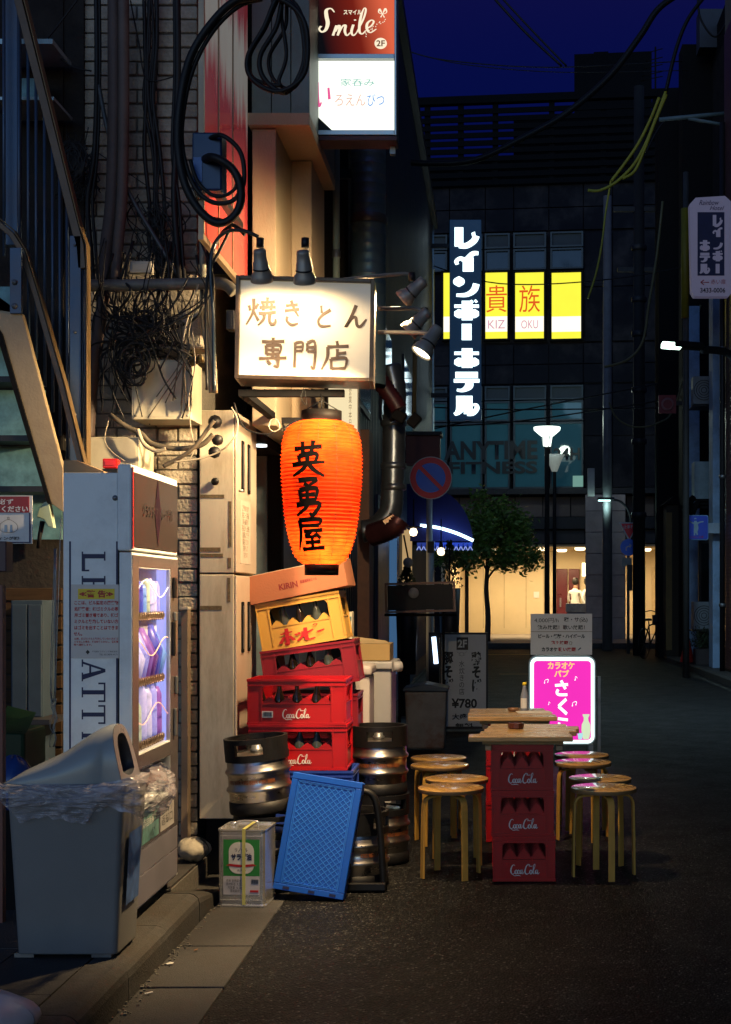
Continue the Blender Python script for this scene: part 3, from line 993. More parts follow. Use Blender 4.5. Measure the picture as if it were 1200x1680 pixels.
def pole(name, label, px, Y, r, ztop, m, extra=None):
    p = at(px, 1000, Y); p.z = 0.0
    t = thing(name, label, 'pole', p)
    b = MB(); b.tube([(0, 0, 0), (0, 0, ztop)], [r, r * .8], 14)
    b.build('shaft', m, t, w=False)
    return t
up = pole('utility_pole', 'thick dark utility pole wrapped in cables, standing right of the passage', 1049, 33, .15, 13.2, mat('dark_concrete', (.012, .012, .013), .8, var=.3))
b = MB()
for i, z_ in enumerate((3.2, 4.9, 6.1, 7.4, 8.2, 9.4)):
    b = MB(); b.lathe([(.17, 0), (.18, .02), (.18, .1), (.17, .12)], (0, 0, z_), 14); b.build('pole_band', M_DARKMETAL, up, w=False)
b = MB(); b.bx(-.5, .9, -.05, .05, 8.9, 9.0); b.bx(-.6, .8, -.06, .06, 10.3, 10.4); b.build('cross_arm', M_DARKMETAL, up, w=False)
b = MB(); b.bx(-.28, -.16, -.12, .12, 1.5, 2.1); b.build('pole_box', M_DARKMETAL, up, w=False)
gp = pole('light_pole', 'slim grey pole with a small meter box, left of the thick utility pole', 997, 36, .13, 11.5, mat('grey_pole', (.12, .12, .125), .5, var=.2))
b = MB(); b.bx(-.5, -.33, -.1, .1, 3.9, 4.6); b.build('meter_box', mat('pale_box', (.4, .38, .36), .5), gp, w=False)
b = MB(); b.tube(catmull([(.6, 0, 2.6), (.58, 0, 3.4), (.35, 0, 3.75), (0.05, -.2, 3.8)], 5), .03, 8); b.build('lamp_arm', M_DARKMETAL, gp, w=False)
b = MB(); b.c(-.06, -.3, 3.82, .42, .16, .06); b.build('lamp_housing', M_DARKMETAL, gp, w=False, bevel=.02)
b = MB(); b.c(-.1, -.3, 3.77, .3, .12, .03); b.build('lamp_lens', emit('pole_lamp_glow', (.6, 1, .95), 3), gp, w=False)
point('lamp_light', gp, (-.1, -.3, 3.6), 14, (.6, 1, .95), .1, w=False)

# right hand overhanging street light
hl = thing('arm_street_light', 'black cobra head street light with a bright greenish lens, reaching in from the right edge', 'street light', at(1215, 1120, 20))
hl.location.z = 0; INV[hl.name] = Matrix.Translation(hl.location).inverted()
b = MB(); b.tube(catmull([at(1215, 1110, 20), at(1215, 700, 20), at(1206, 590, 20), at(1150, 573, 20)], 6), .055, 10); b.build('arm', M_BLACKM, hl)
b = MB(); b.c(0, 0, 0, .42, .2, .1, Matrix.Translation(at(1130, 567, 20)) @ Matrix.Rotation(R(4), 4, 'Y')); b.build('lamp_housing', M_BLACKM, hl, bevel=.03)
b = MB(); b.c(0, 0, 0, .27, .18, .075, Matrix.Translation(at(1102, 567, 20)) @ Matrix.Rotation(R(4), 4, 'Y')); b.build('lamp_lens', emit('arm_lamp_glow', (.7, 1, .85), 5), hl, bevel=.01)
spot('lamp_light', hl, at(1102, 580, 20), (0.25, .15, -1), 420, (.5, .8, 1.0), 160, .9, .12)

# ------------------------------------------------------------------ right hand buildings
rb = thing('tiled_building', 'building faced in small dark red tiles at the right edge', 'building', (8, 20, 0))
b = MB(); b.bx(3.97, 12, -14, 24.5, 0, 14); b.build('wall', M_MORTAR, rb)
b = MB()
z = .15
while z < 11:
    y = 23.2
    while y < 24.45:
        b.bx(3.955, 3.972, y, y + .1, z, z + .05)
        y += .108
    z += .058
tag(b.build('tiles', mat('red_tiles', (.12, .05, .05), .4, var=.3, rand=.1), rb), kind='stuff')
rb2 = thing('blue_grey_building', 'narrow pale building with upright columns, lit bluish, left of the red tiled one', 'building', (6, 27, 0))
b = MB(); b.bx(4.6, 12, 24.52, 30, 0, 12.5); b.build('wall', M_DARKWALL, rb2)
for (px0, px1, Y, zt) in ((1170, 1186, 25.3, 7.4), (1128, 1147, 28.5, 7.2)):
    a, c = at(px0, 900, Y), at(px1, 900, Y)
    b = MB(); b.bx(a.x, c.x + .02, Y, Y + .45, .1, zt); b.build('column', M_BLUEBLD, rb2, bevel=.01)
a, c = at(1147, 900, 27.5), at(1172, 900, 27.5)
b = MB(); b.bx(a.x, c.x, 27.5, 27.6, .1, 2.6); wf = b.build('window', M_DARKMETAL, rb2)
b = MB(); b.bx(a.x + .05, c.x - .04, 27.46, 27.5, .7, 2.4); b.build('pane', M_GLASSD, wf)
b = MB()
for i in range(9):
    for j in range(20):
        q = at(1166, 480, 26)
        b.bx(q.x + .01 + (i % 4) * .085, q.x + .09 + (i % 4) * .085, 26, 26.03, 3.2 + j * .17, 3.36 + j * .17)
    break
a, c = at(1166, 900, 26.2), at(1186, 900, 26.2)
MTL = mat('pale_wall_tile', (.42, .4, .34), .5, var=.15, rand=.08)
for j in range(27):
    for i in range(2):
        b = MB() if (i + j) == 0 else b
        if i + j == 0:
            b.bx(0, .115, 0, .03, 0, .155); tme2 = b.mesh('tile', MTL)
        o = bpy.data.objects.new('tile', tme2); COL.objects.link(o); o.parent = rb2
        o.location = INV[rb2.name] @ Vector((a.x - .02 + i * .12, 26.15, 2.3 + j * .162))
a, c = at(1140, 900, 26.8), at(1167, 900, 26.8)
b = MB(); b.bx(a.x, c.x, 26.8, 27.2, at(0, 820, 26.8).z, at(0, 757, 26.8).z); b.build('sign_panel', mat('pale_blue_panel', (.3, .42, .47), .4), rb2, bevel=.01)
b = MB()
for i in range(3):
    z_ = at(0, 820 + i * 6, 26).z
    b.bx(at(1140, 0, 26).x, at(1182, 0, 26).x, 26, 26.04, z_ - .02, z_ + .02)
b.build('bracket', M_BLACKM, rb2)
fl_ = thing('flood_light', 'pair of small flood lights on a bracket above the blue figure sign', 'flood light', at(1138, 830, 25.8))
for i, (px, py) in enumerate(((1130, 826), (1138, 834))):
    p = at(px, py, 25.8)
    b = MB(); b.tube([p + Vector((.1, 0, .12)), p + Vector((0, -.03, 0)), p + Vector((-.06, -.05, -.1))], [.05, .07, .09], 10)
    b.build('lamp_head', M_BLACKM, fl_)
# gabled dark kiosk
kz = at(0, 812, 31)
ks = thing('gabled_hut', 'narrow dark hut with a small gabled roof between utility pole and blue columns', 'hut', (at(1108, 1000, 31.3).x, 31.3, 0))
x0, x1 = at(1094, 0, 31).x, at(1130, 0, 31).x
b = MB(); b.bx(x0, x1, 31, 31.6, 0, at(0, 828, 31).z); b.build('wall', mat('dark_brown_wall', (.03, .02, .012), .7), ks)
b = MB(); b.prism([(x0 - .08, at(0, 828, 31).z), (x1, at(0, 828, 31).z + .02), (x1, at(0, 810, 31).z + .02), (x0 + .16, at(0, 814, 31).z)], 30.9, 31.7); b.build('roof', M_BLACKM, ks)
b = MB(); b.bx(x0 - .01, x0 + .12, 30.985, 30.999, .2, 3.2); b.build('board', mat('ochre_board', (.16, .1, .03), .6), ks)
db = thing('dark_building', 'tall unlit building behind the power lines on the right', 'building', (7, 34, 0))
b = MB(); b.bx(at(1120, 0, 30.2).x, 12, 30.2, 30.8, 0, at(0, 72, 30.2).z)
b.bx(4.6, 12, 24.6, 30, 12.5, 13.2)
b.build('wall', M_BLACKM, db)
b = MB(); b.bx(at(1082, 0, 31.8).x, at(1121, 0, 31.8).x, 31.8, 32.6, 0, at(0, 148, 31.8).z); b.build('lower_block', M_BLACKM, db)
b = MB(); b.bx(at(1143, 0, 29.9).x, at(1192, 0, 29.9).x, 29.4, 29.9, at(0, 92, 29.9).z, at(0, 30, 29.9).z); b.build('roof_box', mat('grey_roof_box', (.04, .045, .055), .6), db)
an = thing('tv_antenna', 'thin roof antenna with several cross rods against the blue sky', 'antenna', (at(1079, 0, 43).x, 43.5, at(0, 148, 43).z - .3))
b = MB(); q = at(1079, 0, 43)
b.tube([(q.x, 43.5, at(0, 158, 43).z), (q.x, 43.5, at(0, 66, 43).z)], .03, 6)
b.build('mast', M_BLACKM, an)
b = MB()
for i, py in enumerate((72, 86, 98, 110, 118)):
    b.tube([(q.x - .25 - .05 * i, 43.5, at(0, py + 4, 43).z), (q.x + .22, 43.5, at(0, py - 3, 43).z)], .016, 5)
b.build('rods', M_BLACKM, an)

# small things along the right hand buildings
b = MB(); b.add([(3.42, 9, -.003), (3.5, 9, -.003), (3.55, 29.5, -.003), (3.47, 29.5, -.003)], [(0, 1, 2, 3)])
tag(b.build('edge_line', mat('worn_line_paint', (.06, .056, .045), .8, var=.9, scale=14, spec=.1)), kind='structure')
def at0(px, Y): 
    p = at(px, 1000, Y); p.z = .1; return p
p = at0(1128, 27.0)
t = thing('traffic_cone', 'dim red traffic cone at the foot of the blue column', 'traffic cone', p)
b = MB(); b.lathe([(.14, .03), (.03, .55), (0, .55)], p, 16); b.build('cone', mat('cone_red', (.4, .02, .015), .5), t)
b = MB(); b.c(p.x, p.y, p.z + .015, .36, .36, .03); b.build('base', M_BLACKM, t)
p = at0(1155, 26.6)
t = thing('planter', 'low dark planter with scrubby leaves between the two columns', 'planter', p)
b = MB(); b.c(p.x, p.y, p.z + .15, .35, .3, .3); b.build('pot', mat('dark_pot', (.05, .04, .04), .7), t, bevel=.01)
rr = random.Random(31)
b = MB()
for j in range(420):
    c = Vector((p.x + rr.gauss(0, .13), p.y + rr.gauss(0, .1), p.z + .3 + abs(rr.gauss(0, .16))))
    s_ = rr.uniform(.02, .05); q = rr.uniform(0, 6.3)
    b.add([c, c + Vector((s_ * math.cos(q), s_ * math.sin(q), s_ * .6)), c + Vector((s_ * math.cos(q + .8), s_ * math.sin(q + .8), s_ * 1.3))], [(0, 1, 2)])
tag(b.build('foliage', mat('scrub_leaves', (.04, .06, .03), .5, var=.4), t), kind='stuff')
p = at0(1179, 25.1)
t = thing('drain_pipe', 'dark downpipe running up the corner of the red tiled building', 'pipe', p)
q_ = at0(1190, 24.3)
b = MB(); b.tube([(3.9, 24.35, .1), (3.9, 24.35, 9.5)], .045, 10); b.build('pipe', M_DARKMETAL, t)
for z_ in (1.2, 3.4, 5.6, 7.8):
    b = MB(); b.lathe([(.05, 0), (.06, .01), (.06, .05), (.05, .06)], (3.9, 24.35, z_), 12); b.build('pipe_clip', M_GREYMETAL, t)
for px, py, Y, lab in ((1160, 640, 26.4, 'upper air conditioner box between the columns on the right'), (1160, 1010, 26.9, 'lower air conditioner box between the columns on the right')):
    p = at(px, py, Y)
    t = thing('air_conditioner', lab, 'air conditioner', (p.x, Y, p.z - .28))
    b = MB(); b.c(p.x, Y + .15, p.z, .5, .3, .52); b.build('housing', mat('ac_grey', (.22, .25, .28), .5), t, bevel=.01)
    b = MB()
    for k in range(4):
        r_ = .05 + .045 * k; b.tube([(p.x - .05 + r_ * math.cos(2 * PI * i / 20), Y - .008, p.z + r_ * math.sin(2 * PI * i / 20)) for i in range(21)], .005, 4, cap=False)
    b.build('fan_grille', M_BLACKM, t)
    b = MB(); b.bx(p.x - .25, p.x + .25, Y, Y + .6, p.z - .3, p.z - .275); b.build('bracket', M_DARKMETAL, t)

b = MB(); b.add([(.08, 25.2, -.0015), (.62, 25.2, -.0015), (.62, 25.34, -.0015), (.08, 25.34, -.0015)], [(0, 1, 2, 3)])
tag(b.build('road_mark', mat('worn_yellow_paint', (.3, .2, .05), .7, var=.6, scale=20)), kind='structure')
# ------------------------------------------------------------------ street signs and boards in the middle distance
def disc(b, c, r, y0, y1, seg=32):
    b.prism([(c.x + r * math.cos(2 * PI * k / seg), c.z + r * math.sin(2 * PI * k / seg)) for k in range(seg)], y0, y1)

np_ = thing('no_parking_sign', 'round blue and red no parking sign on a grey pole behind the rusty bin', 'traffic sign', (at(705, 0, 20).x, 20, 0))
b = MB(); b.tube([(at(705, 0, 20).x, 20, 0), (at(705, 0, 20).x, 20, 3.32)], .045, 14); b.build('pole', mat('grey_painted_pole', (.3, .33, .38), .4, .3, var=.12, scale=5), np_)
c = at(707, 784, 19.93)
b = MB(); disc(b, c, .3, 19.93, 19.95); b.build('sign_edge', mat('reflective_white', (.6, .6, .62), .4), np_)
b = MB(); disc(b, c, .288, 19.92, 19.93); b.build('red_ring', mat('sign_red', (1, .02, .05), .35, var=.06), np_)
b = MB(); disc(b, c, .208, 19.912, 19.92); b.build('blue_disc', mat('sign_blue', (.04, .2, 1), .35, var=.06), np_)
b = MB(); b.c(0, 0, 0, .43, .006, .055, Matrix.Translation((c.x, 19.908, c.z)) @ Matrix.Rotation(R(45), 4, 'Y')); b.build('red_bar', MATS['sign_red'], np_)
b = MB(); b.bx(c.x - .046, c.x + .046, 19.94, 20.06, 2.0, 2.16); b.build('clamp', M_DARKMETAL, np_)

# blue dome awning with a light tube and scalloped edge
aw = thing('awning', 'deep blue dome awning edged by a white light tube, beside the no parking sign', 'awning', (-.9, 21.8, 2.2))
ax0, ax1 = -1.3, at(776, 0, 21.2).x
def awn(u, v):
    q = v * PI / 2
    x = ax0 + (ax1 - ax0) * math.sin(q) ** .8
    z = 2.2 + .85 * math.cos(q)
    return (x, 21.0 + u * 1.6, z - .05 * math.sin(u * PI * 6) * 0)
b = MB(); b.grid(awn, 6, 14)
poly = [(ax0, 2.2)] + [(awn(0, v / 14)[0], awn(0, v / 14)[2]) for v in range(15)]
b.prism(poly, 21.0, 21.02); b.prism(poly, 22.58, 22.6)
b.build('canopy', mat('blue_canvas', (.004, .008, .09), .7, var=.15), aw)
b = MB()
pts = [at(690, 862, 20.95), at(720, 866, 20.95), at(750, 875, 20.95), at(777, 887, 20.95)]
b.tube(catmull(pts, 5), .022, 8); b.build('light_tube', emit('white_tube_glow', (.55, .85, 1), 5), aw)
point('lamp_light', aw, at(735, 880, 20.8), 2.5, (.2, .45, 1), .1)
b = MB()
n = 12
for i in range(n):
    u0, u1 = ax0 + .15 + (ax1 - ax0 - .15) * i / n, ax0 + .15 + (ax1 - ax0 - .15) * (i + 1) / n
    zt = 2.2 - .02
    b.prism([(u0, zt), (u1, zt), (u1 - .01, zt - .07), ((u0 + u1) / 2, zt - .12), (u0 + .01, zt - .07)], 20.985, 20.992)
b.build('valance', mat('blue_valance', (.02, .06, .45), .6, em=(.1, .2, 1), es=.12), aw)
b = MB(); b.tube(catmull([(ax0 + .15 + (ax1 - ax0 - .15) * i / 24, 20.97, 2.09 + (.03 if i % 2 else -.025)) for i in range(25)], 3), .007, 5)
b.build('wavy_trim', emit('trim_glow', (.4, .5, 1), .8), aw)

# bar lamps under it
for i, (px, py, Y, lab) in enumerate(((518 / 5.25 + 580, 873, 17, 'small bare bulb under a flat shade left of the grey pole'), (724, 905, 17.5, 'round glowing globe lamp just right of the grey pole'))):
    p = at(px, py, Y)
    t = thing('bar_lamp', lab, 'lamp', p)
    b = MB(); b.lathe([(0, -.05), (.035, -.04), (.05, 0), (.035, .04), (0, .05)], p, 12)
    b.build('bulb', emit('bulb_glow', (1, .75, .45), 4), t)
    b = MB(); b.lathe([(0, .06), (.11, .055), (.11, .065), (0, .075)] if i == 0 else [(0, .05), (.03, .05), (.02, .12), (0, .12)], p, 14)
    b.build('lamp_shade', M_DARKMETAL, t)
    b = MB(); b.tube([p + Vector((0, 0, .07)), p + Vector((0, .05, .4))], .008, 5); b.build('cord', M_BLACK, t)
# plants in front of the lit wall
for i, (px, py, Y, h_, lab) in enumerate(((738, 925, 17, .55, 'dark conical shrub beside the globe lamp'), (668, 935, 16, .3, 'small dark conifer left of the grey pole'))):
    p = at(px, py + 40, Y)
    t = thing('potted_shrub', lab, 'plant', p)
    rr = random.Random(i + 3)
    b = MB(); b.tube([p, p + Vector((0, 0, h_))], .012, 6); b.build('stem', M_BLACKM, t)
    b = MB()
    for j in range(500):
        v_ = rr.random(); q = rr.uniform(0, 2 * PI); r_ = (1 - v_) * .16 * rr.random() + .01
        c = p + Vector((r_ * math.cos(q), r_ * math.sin(q), v_ * h_))
        s_ = rr.uniform(.012, .03)
        b.add([c, c + Vector((s_ * math.cos(q), s_ * math.sin(q), s_)), c + Vector((0, 0, s_ * 1.6))], [(0, 1, 2)])
    tag(b.build('foliage', mat('dark_leaves', (.03, .05, .02), .5, var=.4), t), kind='stuff')
    b = MB(); b.lathe([(0, -.9), (.1, -.9), (.13, 0), (0, 0)], p, 14); b.build('pot', M_DARKMETAL, t)

# upright light tubes at the bar entrance
for i, (pts, col, lab) in enumerate((([(712, 1045), (716, 1089)], (.6, .75, 1), 'short slanting white light tube right of the grey pole'),
                                     ([(664, 1072), (668, 1089)], (.4, .65, 1), 'short blue white light tube left of the grey pole'))):
    p = [at(x, y_, 16.5) for x, y_ in pts]
    t = thing('light_tube', lab, 'light', (p[0].x, 16.55, p[1].z))
    b = MB(); b.tube(p, .026, 8); b.build('tube', emit('tube_glow_%d' % i, col, 3.5), t)
    b = MB(); b.bx(p[0].x - .06, p[0].x + .06, 16.54, 16.6, 0, p[0].z + .05); b.build('backing_post', M_BLACKM, t)
p0, p1 = at(661, 1008, 16.6), at(669, 1070, 16.6)
t = thing('banner', 'narrow purple pink banner strip hanging left of the grey pole', 'banner', (p0.x, 16.6, p1.z))
b = MB(); b.bx(p0.x, p1.x, 16.6, 16.62, p1.z, p0.z); b.build('cloth', mat('purple_cloth', (.25, .08, .3), .6, em=(.45, .08, .5), es=.35), t)

# black display board on a frame
dsp = thing('display_board', 'wide black framed display board on thin legs, behind the grey pole', 'sign board', (at(690, 0, 13.5).x, 13.5, 0))
a, c = at(634, 957, 13.5), at(746, 1003, 13.5)
Mr = Matrix.Translation(((a.x + c.x) / 2, 13.5, (a.z + c.z) / 2)) @ Matrix.Rotation(R(-1.5), 4, 'Y')
wd_, ht_ = (c.x - a.x), (a.z - c.z)
b = MB(); b.c(0, 0, 0, wd_ - .03, .03, ht_ - .03, Mr); b.build('panel', mat('black_gloss', (.008, .01, .018), .3, spec=.12, rvar=.03), dsp)
b = MB()
for sx in (-1, 1): b.c(sx * wd_ / 2, -.005, 0, .02, .06, ht_ + .02, Mr)
for sz in (-1, 1): b.c(0, -.005, sz * ht_ / 2, wd_ - .02, .06, .02, Mr)
b.build('frame', mat('frame_brown', (.12, .07, .06), .35, .4), dsp)
b = MB(); b.lathe([(0, 0), (.05, 0), (.05, .012), (0, .012)], (0, 0, 0), 24, Matrix.Translation(at(679, 973, 13.46)) @ Matrix.Rotation(R(90), 4, 'X'))
b.build('lamp_reflection', mat('grey_disc', (.3, .3, .3), .5), dsp)  # grey disc standing in for a lamp's reflection on the board
b = MB()
for px in (656, 728):
    q = at(px, 0, 13.55).x
    b.tube([(q, 13.54, 0), (q, 13.54, 1.26)], .013, 8)
b.tube([(a.x - .02, 13.54, 1.22), (c.x + .02, 13.54, 1.22)], .013, 8)
b.build('stand', M_BLACKM, dsp)
mr_ = at(670, 923, 15.5)
t = thing('round_mirror', 'small round grey disc above the black display board', 'mirror', mr_ - Vector((0, 0, .055)))
b = MB(); b.lathe([(0, 0), (.055, 0), (.055, .015), (0, .015)], (0, 0, 0), 22, Matrix.Translation(mr_) @ Matrix.Rotation(R(90), 4, 'X')); b.build('disc', MATS['grey_disc'], t)
b = MB(); b.tube([mr_ + Vector((0, .02, .04)), mr_ + Vector((-.05, .02, .3))], .01, 5); b.build('arm', M_BLACKM, t)

# 2F menu sign
mn = thing('menu_sign', 'dim menu board marked 2F with soba prices, behind the tables', 'sign board', (at(761, 0, 14.7).x, 14.7, 0))
a, c = at(722, 1038, 14.7), at(801, 1200, 14.7)
b = MB(); b.bx(a.x, c.x, 14.7, 14.78, .02, a.z); b.build('frame', M_DARKMETAL, mn)
b = MB(); b.bx(a.x + .02, c.x - .02, 14.69, 14.70, .05, a.z - .02); b.build('panel', mat('menu_panel', (.5, .52, .52), .5, var=.1, scale=3), mn)
def at_face(px, py, Y, dy=.004): 
    return Matrix.Translation(at(px, py, Y) + Vector((0, -dy, 0)))
sc_ = 14.69 / F
b = MB(); q = at(759, 1056, 14.688); b.bx(q.x - .06, q.x + .06, 14.684, 14.69, q.z - .065, q.z + .065); b.build('dark_square', M_INK, mn)
text('2F', 15 * sc_, 13 * sc_, MATS['menu_panel'], mn, at_face(759, 1056, 14.682), bold=.03)
text('豚そば', 17 * sc_, 66 * sc_, M_INK, mn, at_face(736, 1102, 14.69), bold=.045, vertical=True)
text('鶏そば', 17 * sc_, 66 * sc_, M_INK, mn, at_face(782, 1102, 14.69), bold=.045, vertical=True)
text('水炊きの店', 9 * sc_, 56 * sc_, M_INK, mn, at_face(758, 1112, 14.69), vertical=True)
text('¥780', 42 * sc_, 16 * sc_, M_INK, mn, at_face(762, 1154, 14.69), bold=.03)
text('大盛 麺', 40 * sc_, 10 * sc_, M_INK, mn, at_face(762, 1176, 14.69), bold=.03)
text('無料', 30 * sc_, 9 * sc_, M_INK, mn, at_face(762, 1191, 14.69), bold=.03)
b = strokes([[(0, 20, 3), (20, 40, 3), (50, 30, 3), (80, 40, 3), (100, 20, 3)], [(15, 60, 3), (50, 75, 3), (85, 60, 3)], [(30, 35, 3), (30, 60, 3)], [(70, 35, 3), (70, 60, 3)]], 16 * sc_, 13 * sc_, at_face(758, 1073, 14.69), taper=False)
b.build('emblem', M_INK, mn)

# rusty bin by the pole
rbn = thing('rusty_bin', 'grey rust stained bin with a dark lid at the foot of the no parking pole', 'bin', (at(698, 0, 12.7).x, 12.9, 0))
a, c = at(664, 1135, 12.7), at(733, 1235, 12.7)
b = MB()
for (z0, k0, z1, k1) in ((.03, .88, a.z, 1.0),):
    x0, x1 = a.x, c.x; m_ = (x0 + x1) / 2; h2 = (x1 - x0) / 2
    v = [(m_ + sx * h2 * k, 12.9 + sy * .2 * k, z) for z, k in ((z0, k0), (z1, k1)) for sx, sy in ((-1, -1), (1, -1), (1, 1), (-1, 1))]
    b.add(v, [(3, 2, 1, 0), (4, 5, 6, 7), (0, 1, 5, 4), (1, 2, 6, 5), (2, 3, 7, 6), (3, 0, 4, 7)])
b.build('body', mat('stained_grey', (.17, .17, .17), .6, var=.2, dirt=(.12, .04, .012), dirtamt=.8, dscale=4), rbn, bevel=.02)
b = MB(); b.prism([(a.x - .015, a.z), (c.x + .015, a.z), (c.x + .015, a.z + .03), (m_, a.z + .07), (a.x - .015, a.z + .03)], 12.68, 13.12); b.build('lid', mat('dark_lid', (.03, .045, .07), .4), rbn, bevel=.01)

# the pink karaoke sign and the price board standing on it
pk = thing('karaoke_sign', 'glowing pink karaoke pub sign with rounded white border and sake bottle drawing', 'sign board', (at(924, 0, 12).x, 12, 0))
sp_ = 12 / F
def rrect(x0, x1, z0, z1, r, n=6):
    pts = []
    for cx_, cz_, a0 in ((x1 - r, z1 - r, 0), (x0 + r, z1 - r, 90), (x0 + r, z0 + r, 180), (x1 - r, z0 + r, 270)):
        for k in range(n + 1):
            q = R(a0 + 90 * k / n)
            pts.append((cx_ + r * math.cos(q), cz_ + r * math.sin(q)))
    return pts
a, c = at(868, 1076, 12), at(978, 1222, 12)
b = MB(); b.prism(rrect(a.x, c.x, c.z, a.z, .07), 12.0, 12.16); b.build('housing', mat('sign_housing', (.25, .3, .32), .4), pk)
b = MB(); b.prism(rrect(a.x + .012, c.x - .012, c.z + .012, a.z - .012, .06), 11.985, 12.0); b.build('white_border', emit('white_border_glow', (.85, 1, .98), 1.7), pk)
b = MB(); b.prism(rrect(a.x + .042, c.x - .042, c.z + .042, a.z - .042, .03), 11.978, 11.985); b.build('pink_panel', emit('pink_glow', (1, .035, .55), 1.0), pk)
MW_ = emit('white_letter_glow', (1, .95, .98), 1.5)
MYL = emit('yellow_letter_glow', (1, .62, .2), 1.15)
Ms = 11.976
text('カラオケ', 44 * sp_, 12 * sp_, MYL, pk, at_face(921, 1092, Ms), bold=.04)
text('パブ', 25 * sp_, 12 * sp_, MYL, pk, at_face(922, 1105, Ms), bold=.04)
b1 = strokes([[(8, 34), (90, 28)], [(46, 4), (62, 34), (74, 56)], [(28, 58), (20, 76), (34, 90), (86, 90)]], 26 * sp_, 27 * sp_, at_face(922, 1129, Ms), base=17, taper=False)
b2 = strokes([[(80, 6), (22, 50)], [(22, 50), (84, 96)]], 22 * sp_, 27 * sp_, at_face(923, 1159, Ms), None, base=20, taper=False)
b3 = strokes([[(16, 6), (84, 14)], [(26, 30), (22, 60), (60, 52), (82, 70), (60, 96), (20, 98)]], 24 * sp_, 27 * sp_, at_face(924, 1191, Ms), None, base=17, taper=False)
for b in (b1, b2, b3): b.build('letter', MW_, pk)
NOTE = [[(20, 78, 12), (22, 30, 6), (80, 14, 12), (78, 62, 6)], [(8, 84, 18), (20, 80, 18)], [(66, 66, 18), (78, 62, 18)]]
NOTE1 = [[(30, 84, 14), (34, 10, 6), (60, 30, 12), (66, 50, 6)], [(14, 88, 20), (30, 84, 20)]]
b = MB()
for px, py, s_, nn in ((897, 1118, 9, NOTE), (946, 1113, 8, NOTE1), (902, 1154, 6, NOTE1), (943, 1155, 10, NOTE)):
    strokes(nn, s_ * sp_, s_ * sp_, at_face(px, py, Ms), None, taper=False).build('music_note', MW_, pk)
q = at(962, 1192, Ms - .003)
b = MB()
prof = [(0, -21), (4, -21), (5.5, -18), (7.5, -6), (7, 3), (4, 9), (3.5, 14), (5.5, 18), (5.5, 20), (0, 20)]
pl = [(q.x + r_ * sp_, q.z + z * sp_) for r_, z in prof] + [(q.x - r_ * sp_, q.z + z * sp_) for r_, z in prof[::-1]][1:-1]
b.prism(pl, q.y - .002, q.y); b.build('sake_bottle_print', emit('cream_print', (.75, .9, .6), .95), pk)
q = at(952.5, 1208, Ms - .004)
b = MB(); b.prism([(q.x - 3 * sp_, q.z - 5 * sp_), (q.x + 3 * sp_, q.z - 5 * sp_), (q.x + 4.5 * sp_, q.z + 5 * sp_), (q.x - 4.5 * sp_, q.z + 5 * sp_)], q.y - .002, q.y)
b.build('cup_print', emit('cup_glow', (.45, .85, .9), 1), pk)
for x_ in (a.x + .02, c.x - .06):
    b = MB(); b.bx(x_, x_ + .04, 12.02, 12.14, 0, c.z); b.build('leg', M_GREYMETAL, pk)
b = MB(); b.bx(c.x + .02, c.x + .045, 12.05, 12.09, 0, .72); b.build('side_post', M_GREYMETAL, pk)

pb = thing('price_board', 'grey board with handwritten karaoke prices propped on top of the pink sign', 'sign board', (at(921, 0, 12.05).x, 12.05, at(0, 1076, 12).z))
a, c = at(871, 1007, 12.03), at(972, 1075, 12.03)
b = MB(); b.bx(a.x, c.x, 12.03, 12.045, c.z + .003, a.z); b.build('board', mat('taped_board', (.42, .4, .37), .45, var=.08, scale=4, bump=.2, bscale=15, em=(.5, .47, .42), es=.12), pb)
b = MB(); z_ = at(0, 1036.5, 12.03).z; b.bx(a.x, c.x, 12.028, 12.03, z_ - .002, z_ + .002); b.build('seam', M_TAPE, pb)
Mb = 12.029
text('4,000円/h', 40 * sp_, 8 * sp_, M_INK, pb, at_face(897, 1018, Mb))
text('税・サ(込)', 39 * sp_, 9 * sp_, M_INK, pb, at_face(945, 1017, Mb), bold=.02)
text('飲み放題！歌い放題！', 78 * sp_, 8 * sp_, M_INK, pb, at_face(921, 1029.5, Mb), bold=.02)
text('ビール・焼酎・ハイボール', 77 * sp_, 7.5 * sp_, M_INK, pb, at_face(922, 1044, Mb), bold=.045)
text('飲み放題', 30 * sp_, 7.5 * sp_, M_RED, pb, at_face(918, 1055, Mb), bold=.045)
text('カラオケ', 26 * sp_, 7 * sp_, M_INK, pb, at_face(902, 1065.5, Mb), bold=.045)
text('歌い放題', 29 * sp_, 7 * sp_, M_RED, pb, at_face(931, 1065.5, Mb), bold=.045)
b = strokes([[(20, 80, 14), (80, 20, 30)]], 8 * sp_, 7 * sp_, at_face(951, 1065, Mb), taper=False); b.build('microphone_print', M_NAVY, pb)
b = strokes([[(20, 20, 10), (20, 85, 10), (70, 85, 10), (70, 20, 10), (20, 20, 10)], [(70, 35, 8), (90, 45, 8), (70, 65, 8)]], 6 * sp_, 7 * sp_, at_face(937, 1055, Mb), taper=False); b.build('mug_print', M_TAPE, pb)

